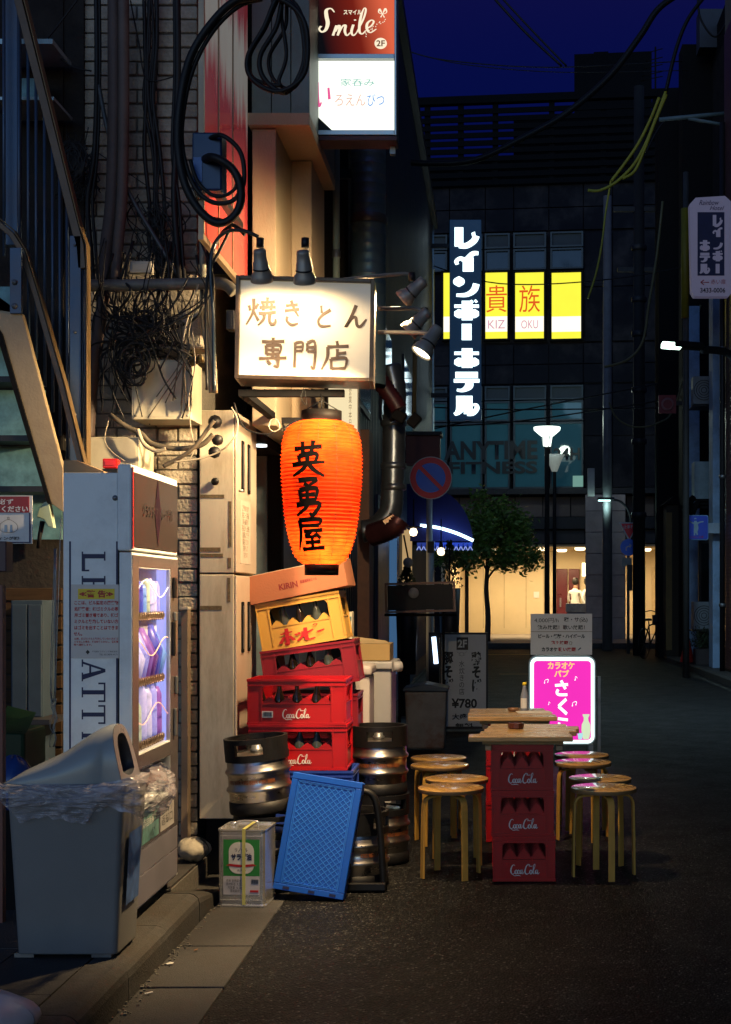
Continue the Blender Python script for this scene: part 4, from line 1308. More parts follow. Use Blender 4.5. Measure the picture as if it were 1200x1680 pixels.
# ------------------------------------------------------------------ hotel signs
HL = {
 'レ': [[(20, 2, 34), (20, 92, 34)], [(20, 88, 24), (50, 88, 26), (78, 66, 26), (88, 42, 26)], [(70, 36, 14), (84, 34, 24)]],
 'イ': [[(96, 10, 18), (74, 12, 22), (46, 42, 22), (26, 34, 18), (10, 48, 16), (14, 64, 14)], [(56, 30, 42), (56, 98, 42)]],
 'ン': [[(10, 92, 14), (50, 90, 20), (78, 70, 26), (88, 40, 26)]],
 'ボ': [[(2, 30, 16), (98, 30, 16)], [(52, 4, 42), (52, 98, 42)], [(2, 66, 20), (20, 66, 44), (34, 62, 30)], [(98, 66, 20), (80, 66, 44), (66, 62, 30)], [(66, 2, 10), (74, 14, 10)], [(82, 0, 10), (90, 12, 10)]],
 'ー': [[(50, 4, 38), (50, 96, 38)]],
 'ホ': [[(2, 28, 16), (98, 28, 16)], [(52, 4, 42), (52, 98, 42)], [(2, 70, 20), (20, 70, 44), (34, 64, 30)], [(98, 70, 20), (80, 70, 44), (66, 64, 30)]],
 'テ': [[(6, 18, 30), (94, 18, 30)], [(0, 46, 18), (100, 46, 18)], [(60, 50, 30), (58, 74, 32), (34, 92, 18), (12, 90, 12)]],
 'ル': [[(26, 4, 34), (26, 60, 34), (16, 84, 24), (2, 94, 14)], [(56, 4, 34), (56, 92, 34)], [(52, 90, 22), (74, 88, 22), (90, 66, 20), (88, 48, 14), (76, 48, 12)]],
}
hs = thing('hotel_sign', 'tall navy vertical hotel sign with big rounded glowing white katakana', 'sign', (at(764, 0, 28.5).x, 28.5, at(0, 688, 28.5).z))
a, c = at(738, 360, 28.5), at(790, 688, 28.5)
b = MB(); b.bx(a.x, c.x, 28.5, 28.75, c.z, a.z); b.build('housing', mat('navy_housing', (.012, .025, .06), .4, em=(.02, .08, .2), es=.18), hs, bevel=.01)
sh = 28.5 / F
b = MB()
b2 = MB()
for ch, y0, y1 in (('レ', 372, 407), ('イ', 412, 446), ('ン', 451, 487), ('ボ', 492, 526), ('ー', 530, 559), ('ホ', 570, 604), ('テ', 609, 643), ('ル', 648, 682)):
    Mx = at_face(766, (y0 + y1) / 2, 28.49)
    b = strokes(HL[ch], 42 * sh, (y1 - y0) * sh, Mx, None, taper=False, eps=.0012)
    if ch == 'ン':
        strokes([[(20 + 0.1, 6, 2), (20, 20, 40), (20, 40, 40), (20, 54, 2)]], 42 * sh, (y1 - y0) * sh, Mx, b, taper=False, eps=.0012)
    b.build('letter', emit('hotel_letter_glow', (.72, .95, 1), 2.6), hs)
for z_ in (c.z + .5, a.z - .5):
    b = MB(); b.bx(-1.28, a.x, 28.58, 28.66, z_ - .04, z_ + .04); b.build('bracket', M_DARKMETAL, hs)

h2 = thing('small_hotel_sign', 'pale hotel sign with clipped corners, navy panel and phone number at the right edge', 'sign', (at(1167, 0, 23).x, 23, at(0, 486, 23).z))
s2 = 23 / F
pl = [(1140, 486), (1135, 478), (1132, 335), (1142, 324), (1190, 321), (1200, 330), (1203, 478), (1196, 486)]
b = MB(); b.prism([(at(x, y_, 23).x, at(x, y_, 23).z) for x, y_ in pl], 23, 23.18)
b.build('housing', mat('pale_sign_face', (.4, .36, .4), .5, var=.06, em=(.4, .36, .6), es=.12), h2)
a, c = at(1145, 348, 23), at(1189, 452, 23)
b = MB(); b.bx(a.x, c.x, 22.99, 23, c.z, a.z); b.build('navy_panel', mat('navy_panel_face', (.02, .02, .08), .5), h2)
b = MB()
k = 0
for ch, y0, y1 in (('レ', 352, 372), ('イ', 373, 389), ('ン', 391, 409), ('ボ', 411, 429), ('ー', 432, 449)):
    strokes(HL[ch], 17 * s2, (y1 - y0) * s2, at_face(1178, (y0 + y1) / 2, 22.985), None, taper=False).build('letter', MATS['pale_sign_face'], h2)
for ch, y0, y1 in (('ホ', 393, 412), ('テ', 414, 430), ('ル', 432, 449)):
    strokes(HL[ch], 17 * s2, (y1 - y0) * s2, at_face(1157, (y0 + y1) / 2, 22.985), None, taper=False).build('letter', MATS['pale_sign_face'], h2)
text('3433-0006', 41 * s2, 8 * s2, M_INK, h2, at_face(1170, 476, 22.99), bold=.02)
text('赤い扉', 24 * s2, 8 * s2, M_RED, h2, at_face(1179, 462, 22.99))
text('Rainbow', 33 * s2, 8 * s2, M_NAVY, h2, at_face(1164, 332, 22.99), shear=.4)
text('Hotel', 24 * s2, 7 * s2, M_NAVY, h2, at_face(1177, 341, 22.99), shear=.4)
b = strokes([[(0, 50, 8), (100, 50, 16)], [(40, 5, 14), (2, 50, 14)], [(2, 50, 14), (40, 95, 14)]], 14 * s2, 9 * s2, at_face(1157, 463, 22.99), taper=False); b.build('arrow', M_RED, h2)
for y_ in (352, 452):
    b = MB(); b.bx(at(1196, 0, 23).x, 4.0, 23.04, 23.12, at(0, y_ + 8, 23).z, at(0, y_, 23).z); b.build('bracket', M_DARKMETAL, h2)

# blue figure sign
bs = thing('figure_sign', 'square blue sign with a pale walking figure, mounted on the right', 'sign', (at(1142, 0, 25).x, 25, at(0, 886, 25).z))
a, c = at(1122, 845, 25), at(1163, 886, 25)
b = MB(); b.prism(rrect(a.x, c.x, c.z, a.z, .04), 25, 25.08); b.build('rim', mat('light_blue_rim', (.15, .3, .5), .4), bs)
b = MB(); b.prism(rrect(a.x + .015, c.x - .015, c.z + .015, a.z - .015, .035), 24.99, 25); b.build('face', mat('blue_face', (.015, .04, .3), .4, em=(.02, .06, .5), es=.12), bs)
s3 = 25 / F
b = strokes([[(48, 22, 10), (50, 34, 18), (52, 58, 22), (48, 80, 16)], [(52, 38, 8), (30, 30, 7), (14, 20, 5)], [(54, 36, 8), (72, 28, 7), (88, 26, 5)],
             [(48, 8, 9), (48, 14, 11)], [(46, 74, 8), (44, 92, 7)], [(54, 74, 8), (58, 90, 7)]], 34 * s3, 34 * s3, at_face(1142, 864, 24.99), taper=False)
b.build('figure', mat('figure_print', (.3, .42, .5), .5), bs)
text('とび出し注意', 26 * s3, 4 * s3, M_RED, bs, at_face(1142, 881, 24.99))
b = MB(); b.bx(c.x, 4.15, 25.02, 25.06, c.z + .12, c.z + .3); b.build('bracket', mat('pale_bracket', (.35, .42, .5), .5), bs)

hy = thing('hydrant_sign', 'dim square red fire hydrant sign high on the right', 'sign', (at(1096, 0, 28).x, 28, at(0, 678, 28).z))
a, c = at(1081, 648, 28), at(1110, 678, 28)
b = MB(); b.bx(a.x, c.x, 28, 28.04, c.z, a.z); b.build('panel', mat('dim_red', (.22, .02, .03), .5), hy)
b = MB(); b.lathe([(.09, 0), (.13, 0), (.13, .004), (.09, .004)], (0, 0, 0), 20, Matrix.Translation(at(1096, 663, 27.995)) @ Matrix.Rotation(R(90), 4, 'X')); b.build('ring', mat('dim_pink', (.3, .12, .13), .5), hy)
b = MB(); b.bx(c.x, at(1128, 0, 28).x, 28.0, 28.03, a.z - .2, a.z - .12); b.build('bracket', M_DARKMETAL, hy)

st = thing('stop_sign', 'red inverted triangle stop sign half hidden by the utility pole', 'traffic sign', (at(1031, 0, 34).x, 34, 0))
a = at(1016, 857, 34); c = at(1050, 857, 34); d_ = at(1033, 888, 34)
b = MB(); b.prism([(a.x, a.z), (d_.x, d_.z), (c.x, c.z)], 34, 34.02); b.build('rim', MATS['reflective_white'], st)
b = MB(); b.prism([(a.x + .05, a.z - .03), (d_.x, d_.z + .06), (c.x - .05, c.z - .03)], 33.99, 34); b.build('face', MATS['sign_red'], st)
text('止まれ', 18 * 34 / F, 6 * 34 / F, MATS['reflective_white'], st, at_face(1032, 864, 33.99), bold=.02)
b = MB(); b.tube([(d_.x - .02, 34.05, 0), (d_.x - .02, 34.05, a.z)], .035, 8); b.build('pole', M_GREYMETAL, st)
b = MB(); disc(b, at(1032, 898, 33.98), .2, 33.98, 34.0); b.build('blue_disc', MATS['sign_blue'], st)
b = strokes([[(20, 90, 12), (25, 50, 12), (75, 30, 12)], [(60, 10, 12), (78, 30, 12), (60, 50, 12)]], .2, .2, at_face(1032, 898, 33.97), taper=False); b.build('arrow', MATS['reflective_white'], st)
b = MB(); q = at(1029, 922, 33.99); b.bx(q.x - .12, q.x + .12, 33.98, 34, q.z - .1, q.z + .1); b.build('plate', mat('pale_plate', (.3, .32, .3), .5), st)

# bicycle, mostly a silhouette by the pole
by = thing('bicycle', 'black bicycle parked against the pole at the mouth of the alley', 'bicycle', (at(1072, 0, 31.6).x, 31.6, 0))
by.rotation_euler = (0, 0, R(62)); INV[by.name] = Matrix.LocRotScale(by.location, by.rotation_euler, None).inverted()
for sx in (-.52, .52):
    b = MB(); b.tube([(sx + .33 * math.cos(2 * PI * k / 24), 0, .34 + .33 * math.sin(2 * PI * k / 24)) for k in range(25)], .017, 6, cap=False)
    wh = b.build('wheel', M_BLACK, by, w=False)
    b = MB()
    for k in range(8):
        q = 2 * PI * k / 8; b.tube([(sx, 0, .34), (sx + .32 * math.cos(q), 0, .34 + .32 * math.sin(q))], .0025, 3)
    b.build('spokes', M_GREYMETAL, wh, w=False)
b = MB()
for p, q in (((-.52, 0, .34), (-.16, 0, .32)), ((-.16, 0, .32), (-.26, 0, .82)), ((-.16, 0, .32), (.36, 0, .74)), ((-.24, 0, .72), (.34, 0, .8)), ((.33, 0, .88), (.52, 0, .34)), ((-.52, 0, .34), (-.25, 0, .72)), ((.33, 0, .88), (.31, 0, 1.0))):
    b.tube([p, q], .016, 8)
b.build('frame', M_BLACKM, by, w=False)
b = MB(); b.tube(catmull([(.16, -.27, 1.02), (.28, -.15, 1.05), (.31, 0, 1.0), (.28, .15, 1.05), (.16, .27, 1.02)], 4), .012, 8); b.build('handlebar', M_DARKMETAL, by, w=False)
b = MB(); b.lathe([(0, 0), (.08, .0), (.07, .05), (0, .06)], (-.27, 0, .83), 12); b.build('saddle', M_BLACK, by, w=False)
b = MB(); b.bx(.4, .7, -.18, .18, .72, .95); b.build('basket', M_DARKMETAL, by, w=False)
# ------------------------------------------------------------------ hanging signs over the stall
# double lightbox sign at the top
sm = thing('lightbox_sign', 'stacked pub lightbox, dark red script panel above a glowing white panel', 'sign', (at(580, 0, 7.8).x, 7.8, at(0, 222, 7.8).z))
s7 = 7.8 / F
a, c = at(510, -80, 7.8), at(651, 222, 7.8)
MALU = mat('aluminium_frame', (.42, .46, .44), .35, .8, var=.1, scale=12)
b = MB()
b.bx(a.x, a.x + .012, 7.79, 7.95, c.z, a.z); b.bx(c.x - .012, c.x, 7.79, 7.95, c.z, a.z)
b.build('side_frame', MALU, sm, bevel=.002)
for py in (93, 218, -80):
    z_ = at(0, py, 7.8).z
    b = MB(); b.bx(a.x + .0125, c.x - .0125, 7.79, 7.95, z_ - .012, z_ + .014); b.build('cross_frame', MALU, sm, bevel=.002)
b = MB(); b.bx(a.x + .013, c.x - .013, 7.93, 7.948, c.z + .03, a.z); b.build('back_panel', M_DARKMETAL, sm)
b = MB(); b.bx(a.x - .001, c.x + .001, 7.8, 7.96, c.z - .025, c.z - .002); b.build('drip_tray', mat('dark_plum', (.05, .02, .03), .5), sm)
z0, z1 = at(0, 213, 7.8).z, at(0, 98, 7.8).z
b = MB(); b.bx(a.x + .014, c.x - .014, 7.81, 7.82, z0, z1); b.build('white_panel', emit('white_panel_glow', (.97, 1, .88), 1.35), sm)
# red panel: black at the left fading to red, printed on the lit panel
m = bpy.data.materials.new('dark_red_print'); m.use_nodes = True
n, L = m.node_tree.nodes, m.node_tree.links
n.clear()
o_ = n.new('ShaderNodeOutputMaterial'); e_ = n.new('ShaderNodeEmission'); tc = n.new('ShaderNodeTexCoord'); cr = n.new('ShaderNodeValToRGB')
sp = n.new('ShaderNodeSeparateXYZ'); L.new(tc.outputs['Generated'], sp.inputs[0])
mm = n.new('ShaderNodeMath'); mm.operation = 'MULTIPLY_ADD'; mm.inputs[1].default_value = .25
L.new(sp.outputs['Z'], mm.inputs[0]); L.new(sp.outputs['X'], mm.inputs[2]); L.new(mm.outputs[0], cr.inputs[0])
e = cr.color_ramp.elements
e[0].position = .15; e[0].color = (.004, .004, .006, 1); e[1].position = .62; e[1].color = (.17, .014, .008, 1)
q = e.new(1.0); q.color = (.75, .13, .06, 1)
L.new(cr.outputs[0], e_.inputs['Color']); e_.inputs['Strength'].default_value = 1; L.new(e_.outputs[0], o_.inputs[0])
b = MB(); b.bx(a.x + .014, c.x - .014, 7.81, 7.82, at(0, 88, 7.8).z, a.z - .02); b.build('red_panel', m, sm)
MGO = emit('gold_letter_glow', (1, .86, .62), 1.1)
SM = [[(24, 20, 2), (19, 10, 3), (12, 14, 5), (12, 30, 6), (14, 50, 6), (11, 68, 5), (5, 74, 4), (1, 66, 3), (4, 58, 4)],
      [(22, 84, 4), (27, 56, 3), (25, 74, 3), (31, 56, 4), (32, 66, 4), (29, 84, 3), (36, 60, 3), (41, 56, 4), (40, 72, 4), (43, 84, 3), (48, 76, 2)],
      [(53, 54, 4), (50, 74, 4), (53, 84, 3), (58, 76, 2)], [(55, 40, 3), (56, 43, 4)],
      [(58, 76, 2), (68, 40, 3), (72, 14, 3), (69, 10, 2), (64, 36, 4), (62, 70, 4), (66, 80, 3), (72, 70, 2)],
      [(72, 66, 3), (80, 58, 3), (84, 46, 3), (80, 42, 3), (74, 52, 4), (74, 68, 4), (79, 76, 3), (88, 66, 2)]]
Mq = at_face(577, 38, 7.81)
b = strokes(SM, 108 * s7, 60 * s7, Mq, taper=False, nspan=5); b.build('script_lettering', MGO, sm)
text('スマイル', 30 * s7, 8 * s7, MGO, sm, at_face(579, 20, 7.81), bold=.03)
b = MB(); b.prism([(at(625, 0, 7.81).x + .034 * math.cos(2 * PI * k / 24), at(0, 71, 7.81).z + .03 * math.sin(2 * PI * k / 24)) for k in range(24)], 7.806, 7.81)
b.build('floor_badge', MGO, sm)
text('2F', 14 * s7, 10 * s7, emit('brown_print_glow', (.2, .05, .02), .6), sm, at_face(625, 71, 7.806), bold=.02)
rr = random.Random(5)
b = MB()
for i in range(16):
    px = 632 - i * 2.2 + rr.uniform(-2, 2); py = 30 + i * 1.8 + rr.uniform(-3, 3); q = at(px, py, 7.808)
    b.c(q.x, q.y, q.z, .005, .001, .005)
tag(b.build('sparkle_print', MGO, sm), kind='stuff')
b = strokes([[(50, 60, 6), (20, 10, 22), (8, 40, 10), (50, 60, 5)], [(50, 60, 6), (80, 5, 22), (95, 40, 10), (50, 60, 5)], [(50, 60, 6), (30, 90, 14)], [(50, 60, 6), (72, 92, 14)]], 15 * s7, 16 * s7, at_face(628, 22, 7.81), taper=False)
b.build('butterfly_print', MGO, sm)
MK = emit('pink_print_glow', (.9, .12, .35), 1)
for st_ in ([(10, 0, 14), (12, 60, 16), (20, 96, 14), (34, 82, 8)], [(78, 22, 14), (84, 70, 18)]):
    strokes([st_], 26 * s7, 40 * s7, at_face(532, 155, 7.81), taper=False).build('pink_stroke', MK, sm)
text('家呑み', 56 * s7, 12 * s7, emit('pale_teal_print', (.16, .5, .46), 1.0), sm, at_face(587, 135, 7.81))
text('ろえん', 50 * s7, 19 * s7, emit('pale_pink_print', (.85, .5, .42), 1.0), sm, at_face(575, 164, 7.81))
text('びつ', 28 * s7, 20 * s7, emit('blue_print_glow', (.12, .35, .85), 1), sm, at_face(617, 164, 7.81))
p = [(512, 182), (545, 213), (512, 213)]
b = MB(); b.prism([(at(x, y_, 7.8).x, at(x, y_, 7.8).z) for x, y_ in p], 7.805, 7.809); b.build('dark_corner', M_INK, sm)
for z_ in (.1, .65):
    b = MB(); b.bx(-.985, a.x, 7.83, 7.87, c.z + z_, c.z + z_ + .04); b.build('bracket', M_DARKMETAL, sm)
b = MB(); b.bx(at(640, 0, 7.9).x, at(649, 0, 7.9).x, 7.9, 7.94, at(0, 252, 7.9).z, at(0, 224, 7.9).z); b.build('hanger', M_GREYMETAL, sm)

# drain pipe and the large spiral duct behind the signs
t = thing('drain_pipe', 'slim grey green pipe between the beige pilaster and the spiral duct', 'pipe', (at(552, 0, 8.8).x, 8.8, 1))
b = MB(); q = at(552, 0, 8.8).x; b.tube([(q, 8.8, 2.0), (q, 8.8, 5.2)], .022, 12); b.build('pipe', mat('grey_green_pipe', (.2, .27, .25), .45, var=.1), t)
for z_ in (2.6, 3.5, 4.3):
    b = MB(); b.lathe([(.026, 0), (.026, .04), (.022, .05)], (q, 8.8, z_), 12); b.build('pipe_clip', M_GREYMETAL, t)
b = MB(); b.bx(-1.3, q, 8.79, 8.81, 3.0, 3.03); b.build('pipe_bracket', M_GREYMETAL, t)
q = at(605, 0, 9.4)
t = thing('spiral_duct', 'broad dark blue spiral duct rising behind the hanging signs', 'duct', (q.x, 9.4, 2.2))
pr = []
z_ = 2.8
while z_ < 6.2:
    pr += [(.114, z_), (.114, z_ + .056), (.1155, z_ + .059), (.1155, z_ + .063)]
    z_ += .066
b = MB(); b.lathe(pr, (q.x, 9.4, 0), 32); b.build('duct', mat('spiral_duct_steel', (.16, .27, .34), .45, .55, var=.15, scale=5), t)
b = MB(); b.lathe([(.118, 0), (.124, .01), (.124, .05), (.118, .06)], (q.x, 9.4, 3.86), 32); b.build('joint_collar', M_GREYMETAL, t)
b = MB(); b.bx(-1.3, q.x + .05, 9.5, 9.54, 3.2, 3.26); b.bx(-1.3, q.x + .05, 9.5, 9.54, 4.2, 4.26); b.build('duct_bracket', M_DARKMETAL, t)

# exhaust duct with elbow, low down
t = thing('exhaust_duct', 'shiny silver exhaust duct with an elbow, right of the red lantern', 'duct', at(645, 880, 10.0))
px_ = [(640, 600), (648, 640), (647, 700), (646, 760), (644, 805), (640, 840), (618, 866), (595, 872)]
pts = catmull([at(x, y_, 10.0) for x, y_ in px_], 6)
b = MB()
rs = [.078 + (.004 if i % 2 else 0) for i in range(len(pts))]
b.tube(pts, rs, 20); b.build('duct', M_DUCT, t)
for py in (700, 770, 805):
    p = at(646, py, 10.0); b = MB(); b.lathe([(.08, 0), (.09, .006), (.09, .04), (.08, .046)], p, 24); b.build('joint_collar', M_DUCT, t)
p1 = at(640, 842, 9.95)
b = MB()
pts = catmull([at(610, 878, 9.9), at(628, 872, 9.85), at(648, 862, 9.8), at(656, 852, 9.8)], 8)
b.tube(pts, [.07 + (.012 if i % 2 else 0) for i in range(len(pts))], 18); b.build('flexible_hose', mat('plum_hose', (.06, .02, .025), .35, .5, var=.3), t)
b = MB(); b.c(0, 0, 0, .085, .02, .03, Matrix.Translation(at(639, 852, 9.75)) @ Matrix.Rotation(R(-32), 4, 'Y')); b.build('brass_plate', mat('brass_plate', (.45, .3, .18), .3, .8), t)
t = thing('flexible_hose', 'dark red ribbed hose hanging behind the warm shop sign', 'hose', at(640, 660, 9.6))
b = MB(); pts = catmull([at(612, 600, 9.6), at(628, 630, 9.6), at(645, 655, 9.6), at(655, 672, 9.6)], 8)
b.tube(pts, [.055 + (.008 if i % 2 else 0) for i in range(len(pts))], 16); b.build('hose', mat('dark_red_hose', (.04, .008, .012), .4), t)
fc = thing('vent_housing', 'dark red boxy housing behind the no parking sign', 'housing', (at(694, 0, 20.5).x, 20.7, at(0, 760, 20.5).z))
a, c = at(668, 714, 20.5), at(722, 760, 20.5)
b = MB(); b.bx(-1.29, c.x, 20.5, 20.9, c.z, a.z); b.build('box', mat('dull_red_box', (.14, .035, .03), .5, var=.15), fc, bevel=.01)
b = MB(); b.bx(-1.3, c.x + .03, 20.45, 20.95, a.z, a.z + .05); b.build('top_plate', M_DARKMETAL, fc)
cm = thing('security_light', 'black twin flood light fixed above the silver duct', 'flood light', at(665, 695, 9.6))
for i, (x, y_, rr_) in enumerate(((655, 683, 30), (680, 690, -50))):
    b = MB(); b.c(0, 0, 0, .09, .08, .07, Matrix.Translation(at(x, y_, 9.6)) @ Matrix.Rotation(R(rr_), 4, 'Y')); b.build('lamp_head', M_BLACKM, cm, bevel=.008)
b = MB(); b.tube([at(640, 690, 9.65), at(668, 680, 9.65)], .012, 6); b.build('arm', M_BLACKM, cm)
t = thing('bamboo_pole', 'ochre upright pipe behind the right hand sign lamps', 'pipe', at(680, 690, 14))
b = MB(); b.tube([at(679, 700, 14), at(681, 596, 14), at(682, 560, 14)], .022, 8); b.build('pipe', mat('ochre_pipe', (.28, .2, .08), .5), t)

# the white vertical sign behind the lantern
vs_ = thing('vertical_sign', 'narrow glowing cream vertical sign partly hidden behind the red lantern', 'sign', (at(562, 0, 7.6).x, 7.6, at(0, 760, 7.6).z))
a, c = at(537, 600, 7.6), at(588, 770, 7.6)
b = MB(); b.bx(a.x, c.x, 7.62, 7.72, c.z, a.z); b.build('housing', M_DARKMETAL, vs_)
b = MB(); b.bx(a.x + .006, c.x - .006, 7.61, 7.62, c.z + .01, a.z - .01); b.build('face', emit('cream_sign_glow', (1, .82, .48), 1.0), vs_)
text('営業中本日', 5 * 7.6 / F, 62 * 7.6 / F, mat('brown_ink', (.03, .02, .01), .5), vs_, at_face(575, 668, 7.61), vertical=True)
b = MB(); b.bx(-1.29, a.x, 7.65, 7.68, a.z - .3, a.z - .27); b.build('bracket', M_DARKMETAL, vs_)

# ------------------------------------------------------------------ the warm shop sign with its lamps
SX0, SZ1 = at(388, 460, 6.5).x, at(0, 460, 6.5).z
SX1, SZ0 = at(612, 0, 6.5).x, at(0, 627, 6.5).z
scx, scz = (SX0 + SX1) / 2, (SZ0 + SZ1) / 2
SRZ = R(3.0)
sg = thing('shop_sign', 'cream box sign with brush characters in a dark frame, lit by spot lamps', 'sign', (scx, 6.55, SZ0), SRZ)
hw, hh = (SX1 - SX0) / 2, (SZ1 - SZ0) / 2
Mt = Matrix.Rotation(R(.9), 4, 'Y')
MFD = mat('dark_bronze_frame', (.07, .045, .03), .35, .6, var=.3, scale=20, dirt=(.2, .12, .05), dirtamt=.4, dscale=8)
def tl(x, y_, z_): return Mt @ Vector((x, y_, z_))
b = MB()
b.c(0, 0.02, hh, 2 * hw - .02, .2, 2 * hh - .02, Mt); b.build('box', mat('box_inner', (.25, .2, .14), .5), sg, w=False)
for sx in (-1, 1):
    b = MB(); b.c(sx * (hw - .009), .0, hh, .018, .25, 2 * hh, Mt); b.build('side_frame', MFD, sg, w=False, bevel=.002)
for sz in (.008, 2 * hh - .008):
    b = MB(); b.c(0, .0, sz, 2 * hw - .037, .25, .017, Mt); b.build('cross_frame', MFD, sg, w=False, bevel=.002)
b = MB(); b.c(0, -.1, hh, 2 * hw - .038, .01, 2 * hh - .036, Mt)
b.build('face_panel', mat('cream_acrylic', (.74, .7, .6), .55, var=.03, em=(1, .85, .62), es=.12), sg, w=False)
MBR = mat('brush_brown', (.115, .08, .06), .5, var=.2)
kk = 6.5 / F
for ch, px, py, wd_, ht_, bs_ in (('yaki', 429, 517, 50, 50, 11), ('ki', 479, 518, 38, 46, 13), ('to', 531, 522, 34, 42, 14), ('n', 581, 521, 40, 40, 14),
                                  ('sen', 449, 583, 48, 52, 11), ('mon', 500, 585, 44, 48, 11), ('ten', 551, 586, 48, 50, 11)):
    x = (px - 500) * kk * 1.0; z_ = hh + (543.5 - py) * kk
    strokes(KANJI[ch], wd_ * kk, ht_ * kk, Mt @ Matrix.Translation((x, -.107, z_)), None, base=bs_).build('brush_character', MBR, sg, w=False)
# beams carrying sign and lantern from the shop front
bm = thing('sign_beam', 'dark steel beam carrying the warm sign and the red lantern', 'beam', (-1.1, 6.62, SZ0 - .1))
b = MB(); b.bx(-1.19, -.7, 6.6, 6.64, SZ0 - .05, SZ0 - .018); b.bx(-1.19, -1.15, 6.641, 7.45, SZ0 - .05, SZ0 - .018)
b.build('beam', M_BLACKM, bm)
b = MB(); b.bx(-1.16, -1.13, 6.68, 7.45, SZ1 - .2, SZ1 - .165); b.build('upper_arm', M_BLACKM, bm)

MLH = mat('lamp_grey_enamel', (.3, .27, .23), .4, .3, var=.1)
MLI = emit('lamp_mouth_glow', (1, .86, .55), 9)
def signlamp(label, p, d, path, watts, ang, ld=None):
    """p the middle of the mouth, d the way it points, path the arm back to the sign"""
    d = Vector(d).normalized()
    t = thing('spot_lamp', label, 'spot lamp', p, 0, 'spot lamps of the warm shop sign')
    Mx = Matrix.Translation(Vector(p)) @ d.to_track_quat('-Z', 'Y').to_matrix().to_4x4()
    b = MB(); b.lathe([(.048, 0), (.05, .003), (.044, .03), (.034, .045), (.033, .085), (.029, .088), (.028, .128), (.026, .14), (0, .145)], (0, 0, 0), 24, Mx)
    b.lathe([(.046, .0), (.03, .04), (0, .045)], (0, 0, 0), 24, Mx)
    b.build('shade', MLH, t)
    b = MB(); b.lathe([(0, .006), (.04, .006), (.041, .01)], (0, 0, 0), 24, Mx); b.build('lens', MLI, t)
    b = MB(); b.lathe([(.031, .05), (.036, .052), (.036, .058), (.031, .06)], (0, 0, 0), 24, Mx); b.build('ring', M_DARKMETAL, t)
    b = MB(); b.tube(catmull(path, 4), .0095, 10); b.build('arm', MLH, t)
    b = MB(); k = Vector(path[-1]); b.lathe([(0, -.02), (.017, -.02), (.017, .02), (0, .02)], k, 12); b.build('knuckle', M_DARKMETAL, t)
    spot('lamp_light', t, Vector(p) + d * .014, Vector(ld) if ld else d, watts, (1, .7, .36), ang, .55 if ld else .35, .035)
    return t
signlamp('grey spot lamp on top of the warm sign at its left corner', at(430, 462, 6.24), (.0, .5, -1), [at(452, 462, 6.5), at(440, 440, 6.42), at(428, 400, 6.3), at(427, 398, 6.2)], 9, 150)
signlamp('grey spot lamp standing over the middle of the warm sign', at(500, 464, 6.24), (.0, .5, -1), [at(520, 462, 6.5), at(512, 445, 6.42), at(503, 402, 6.26), at(501, 398, 6.2)], 9, 150)
signlamp('upper right spot lamp on the long sloping arm', at(661, 492, 6.82), (-.72, .2, -.6), [at(536, 462, 6.55), at(600, 455, 6.7), at(664, 449, 6.8), at(676, 454, 6.8)], 170, 172)
signlamp('middle right spot lamp between two others', at(669, 545, 6.8), (-.75, .1, -.75), [at(622, 506, 6.6), at(650, 506, 6.7), at(680, 506, 6.8), at(697, 512, 6.8)], 150, 116, (-.28, .2, -.93))
signlamp('lowest right spot lamp with its bright mouth showing', at(691, 580, 6.08), (-.5, -.2, -.8), [at(622, 545, 6.5), at(655, 545, 6.42), at(695, 546, 6.3), at(712, 550, 6.25)], 430, 106, (-.72, .2, -.66))

# red paper lantern
lp = at(528, 940, 6.6)
ln_ = thing('paper_lantern', 'large glowing red paper lantern with black brush characters, hanging under the warm sign', 'lantern', (lp.x, 6.6, at(0, 945, 6.6).z))
z0, z1 = at(0, 926, 6.6).z - at(0, 945, 6.6).z, at(0, 692, 6.6).z - at(0, 945, 6.6).z
def lr(v):
    # radius profile measured from the photograph, v 0 bottom .. 1 top
    tab = [(0, .085), (.03, .112), (.08, .132), (.18, .153), (.35, .173), (.55, .184), (.72, .187), (.85, .182), (.93, .168), (.975, .145), (1, .105)]
    for (a_, r0), (b_, r1) in zip(tab, tab[1:]):
        if v <= b_:
            t_ = (v - a_) / (b_ - a_)
            return r0 + (r1 - r0) * t_
    return tab[-1][1]
NR = 38
prof = []
for i in range(NR * 4 + 1):
    v_ = i / (NR * 4)
    ph = (i % 4) / 4
    prof.append((lr(v_) + .0046 * math.cos(2 * PI * ph) * (1 if .02 < v_ < .98 else .3), z0 + (z1 - z0) * v_))
m = bpy.data.materials.new('lantern_paper'); m.use_nodes = True; MATS['lantern_paper'] = m
n, L = m.node_tree.nodes, m.node_tree.links
bs_ = n['Principled BSDF']
tc = n.new('ShaderNodeTexCoord'); nz = n.new('ShaderNodeTexNoise'); nz.inputs['Scale'].default_value = 14; nz.inputs['Detail'].default_value = 8
L.new(tc.outputs['Object'], nz.inputs['Vector'])
cr = n.new('ShaderNodeValToRGB')
cr.color_ramp.elements[0].position = .25; cr.color_ramp.elements[0].color = (.55, .022, .004, 1)
cr.color_ramp.elements[1].position = .75; cr.color_ramp.elements[1].color = (.82, .06, .007, 1)
L.new(nz.outputs['Fac'], cr.inputs[0]); L.new(cr.outputs[0], bs_.inputs['Base Color'])
tr_ = n.new('ShaderNodeBsdfTranslucent'); L.new(cr.outputs[0], tr_.inputs['Color'])
mx = n.new('ShaderNodeMixShader'); mx.inputs[0].default_value = .8
L.new(bs_.outputs[0], mx.inputs[1]); L.new(tr_.outputs[0], mx.inputs[2]); L.new(mx.outputs[0], n['Material Output'].inputs[0])
bs_.inputs['Roughness'].default_value = .7; bs_.inputs['Specular IOR Level'].default_value = .1
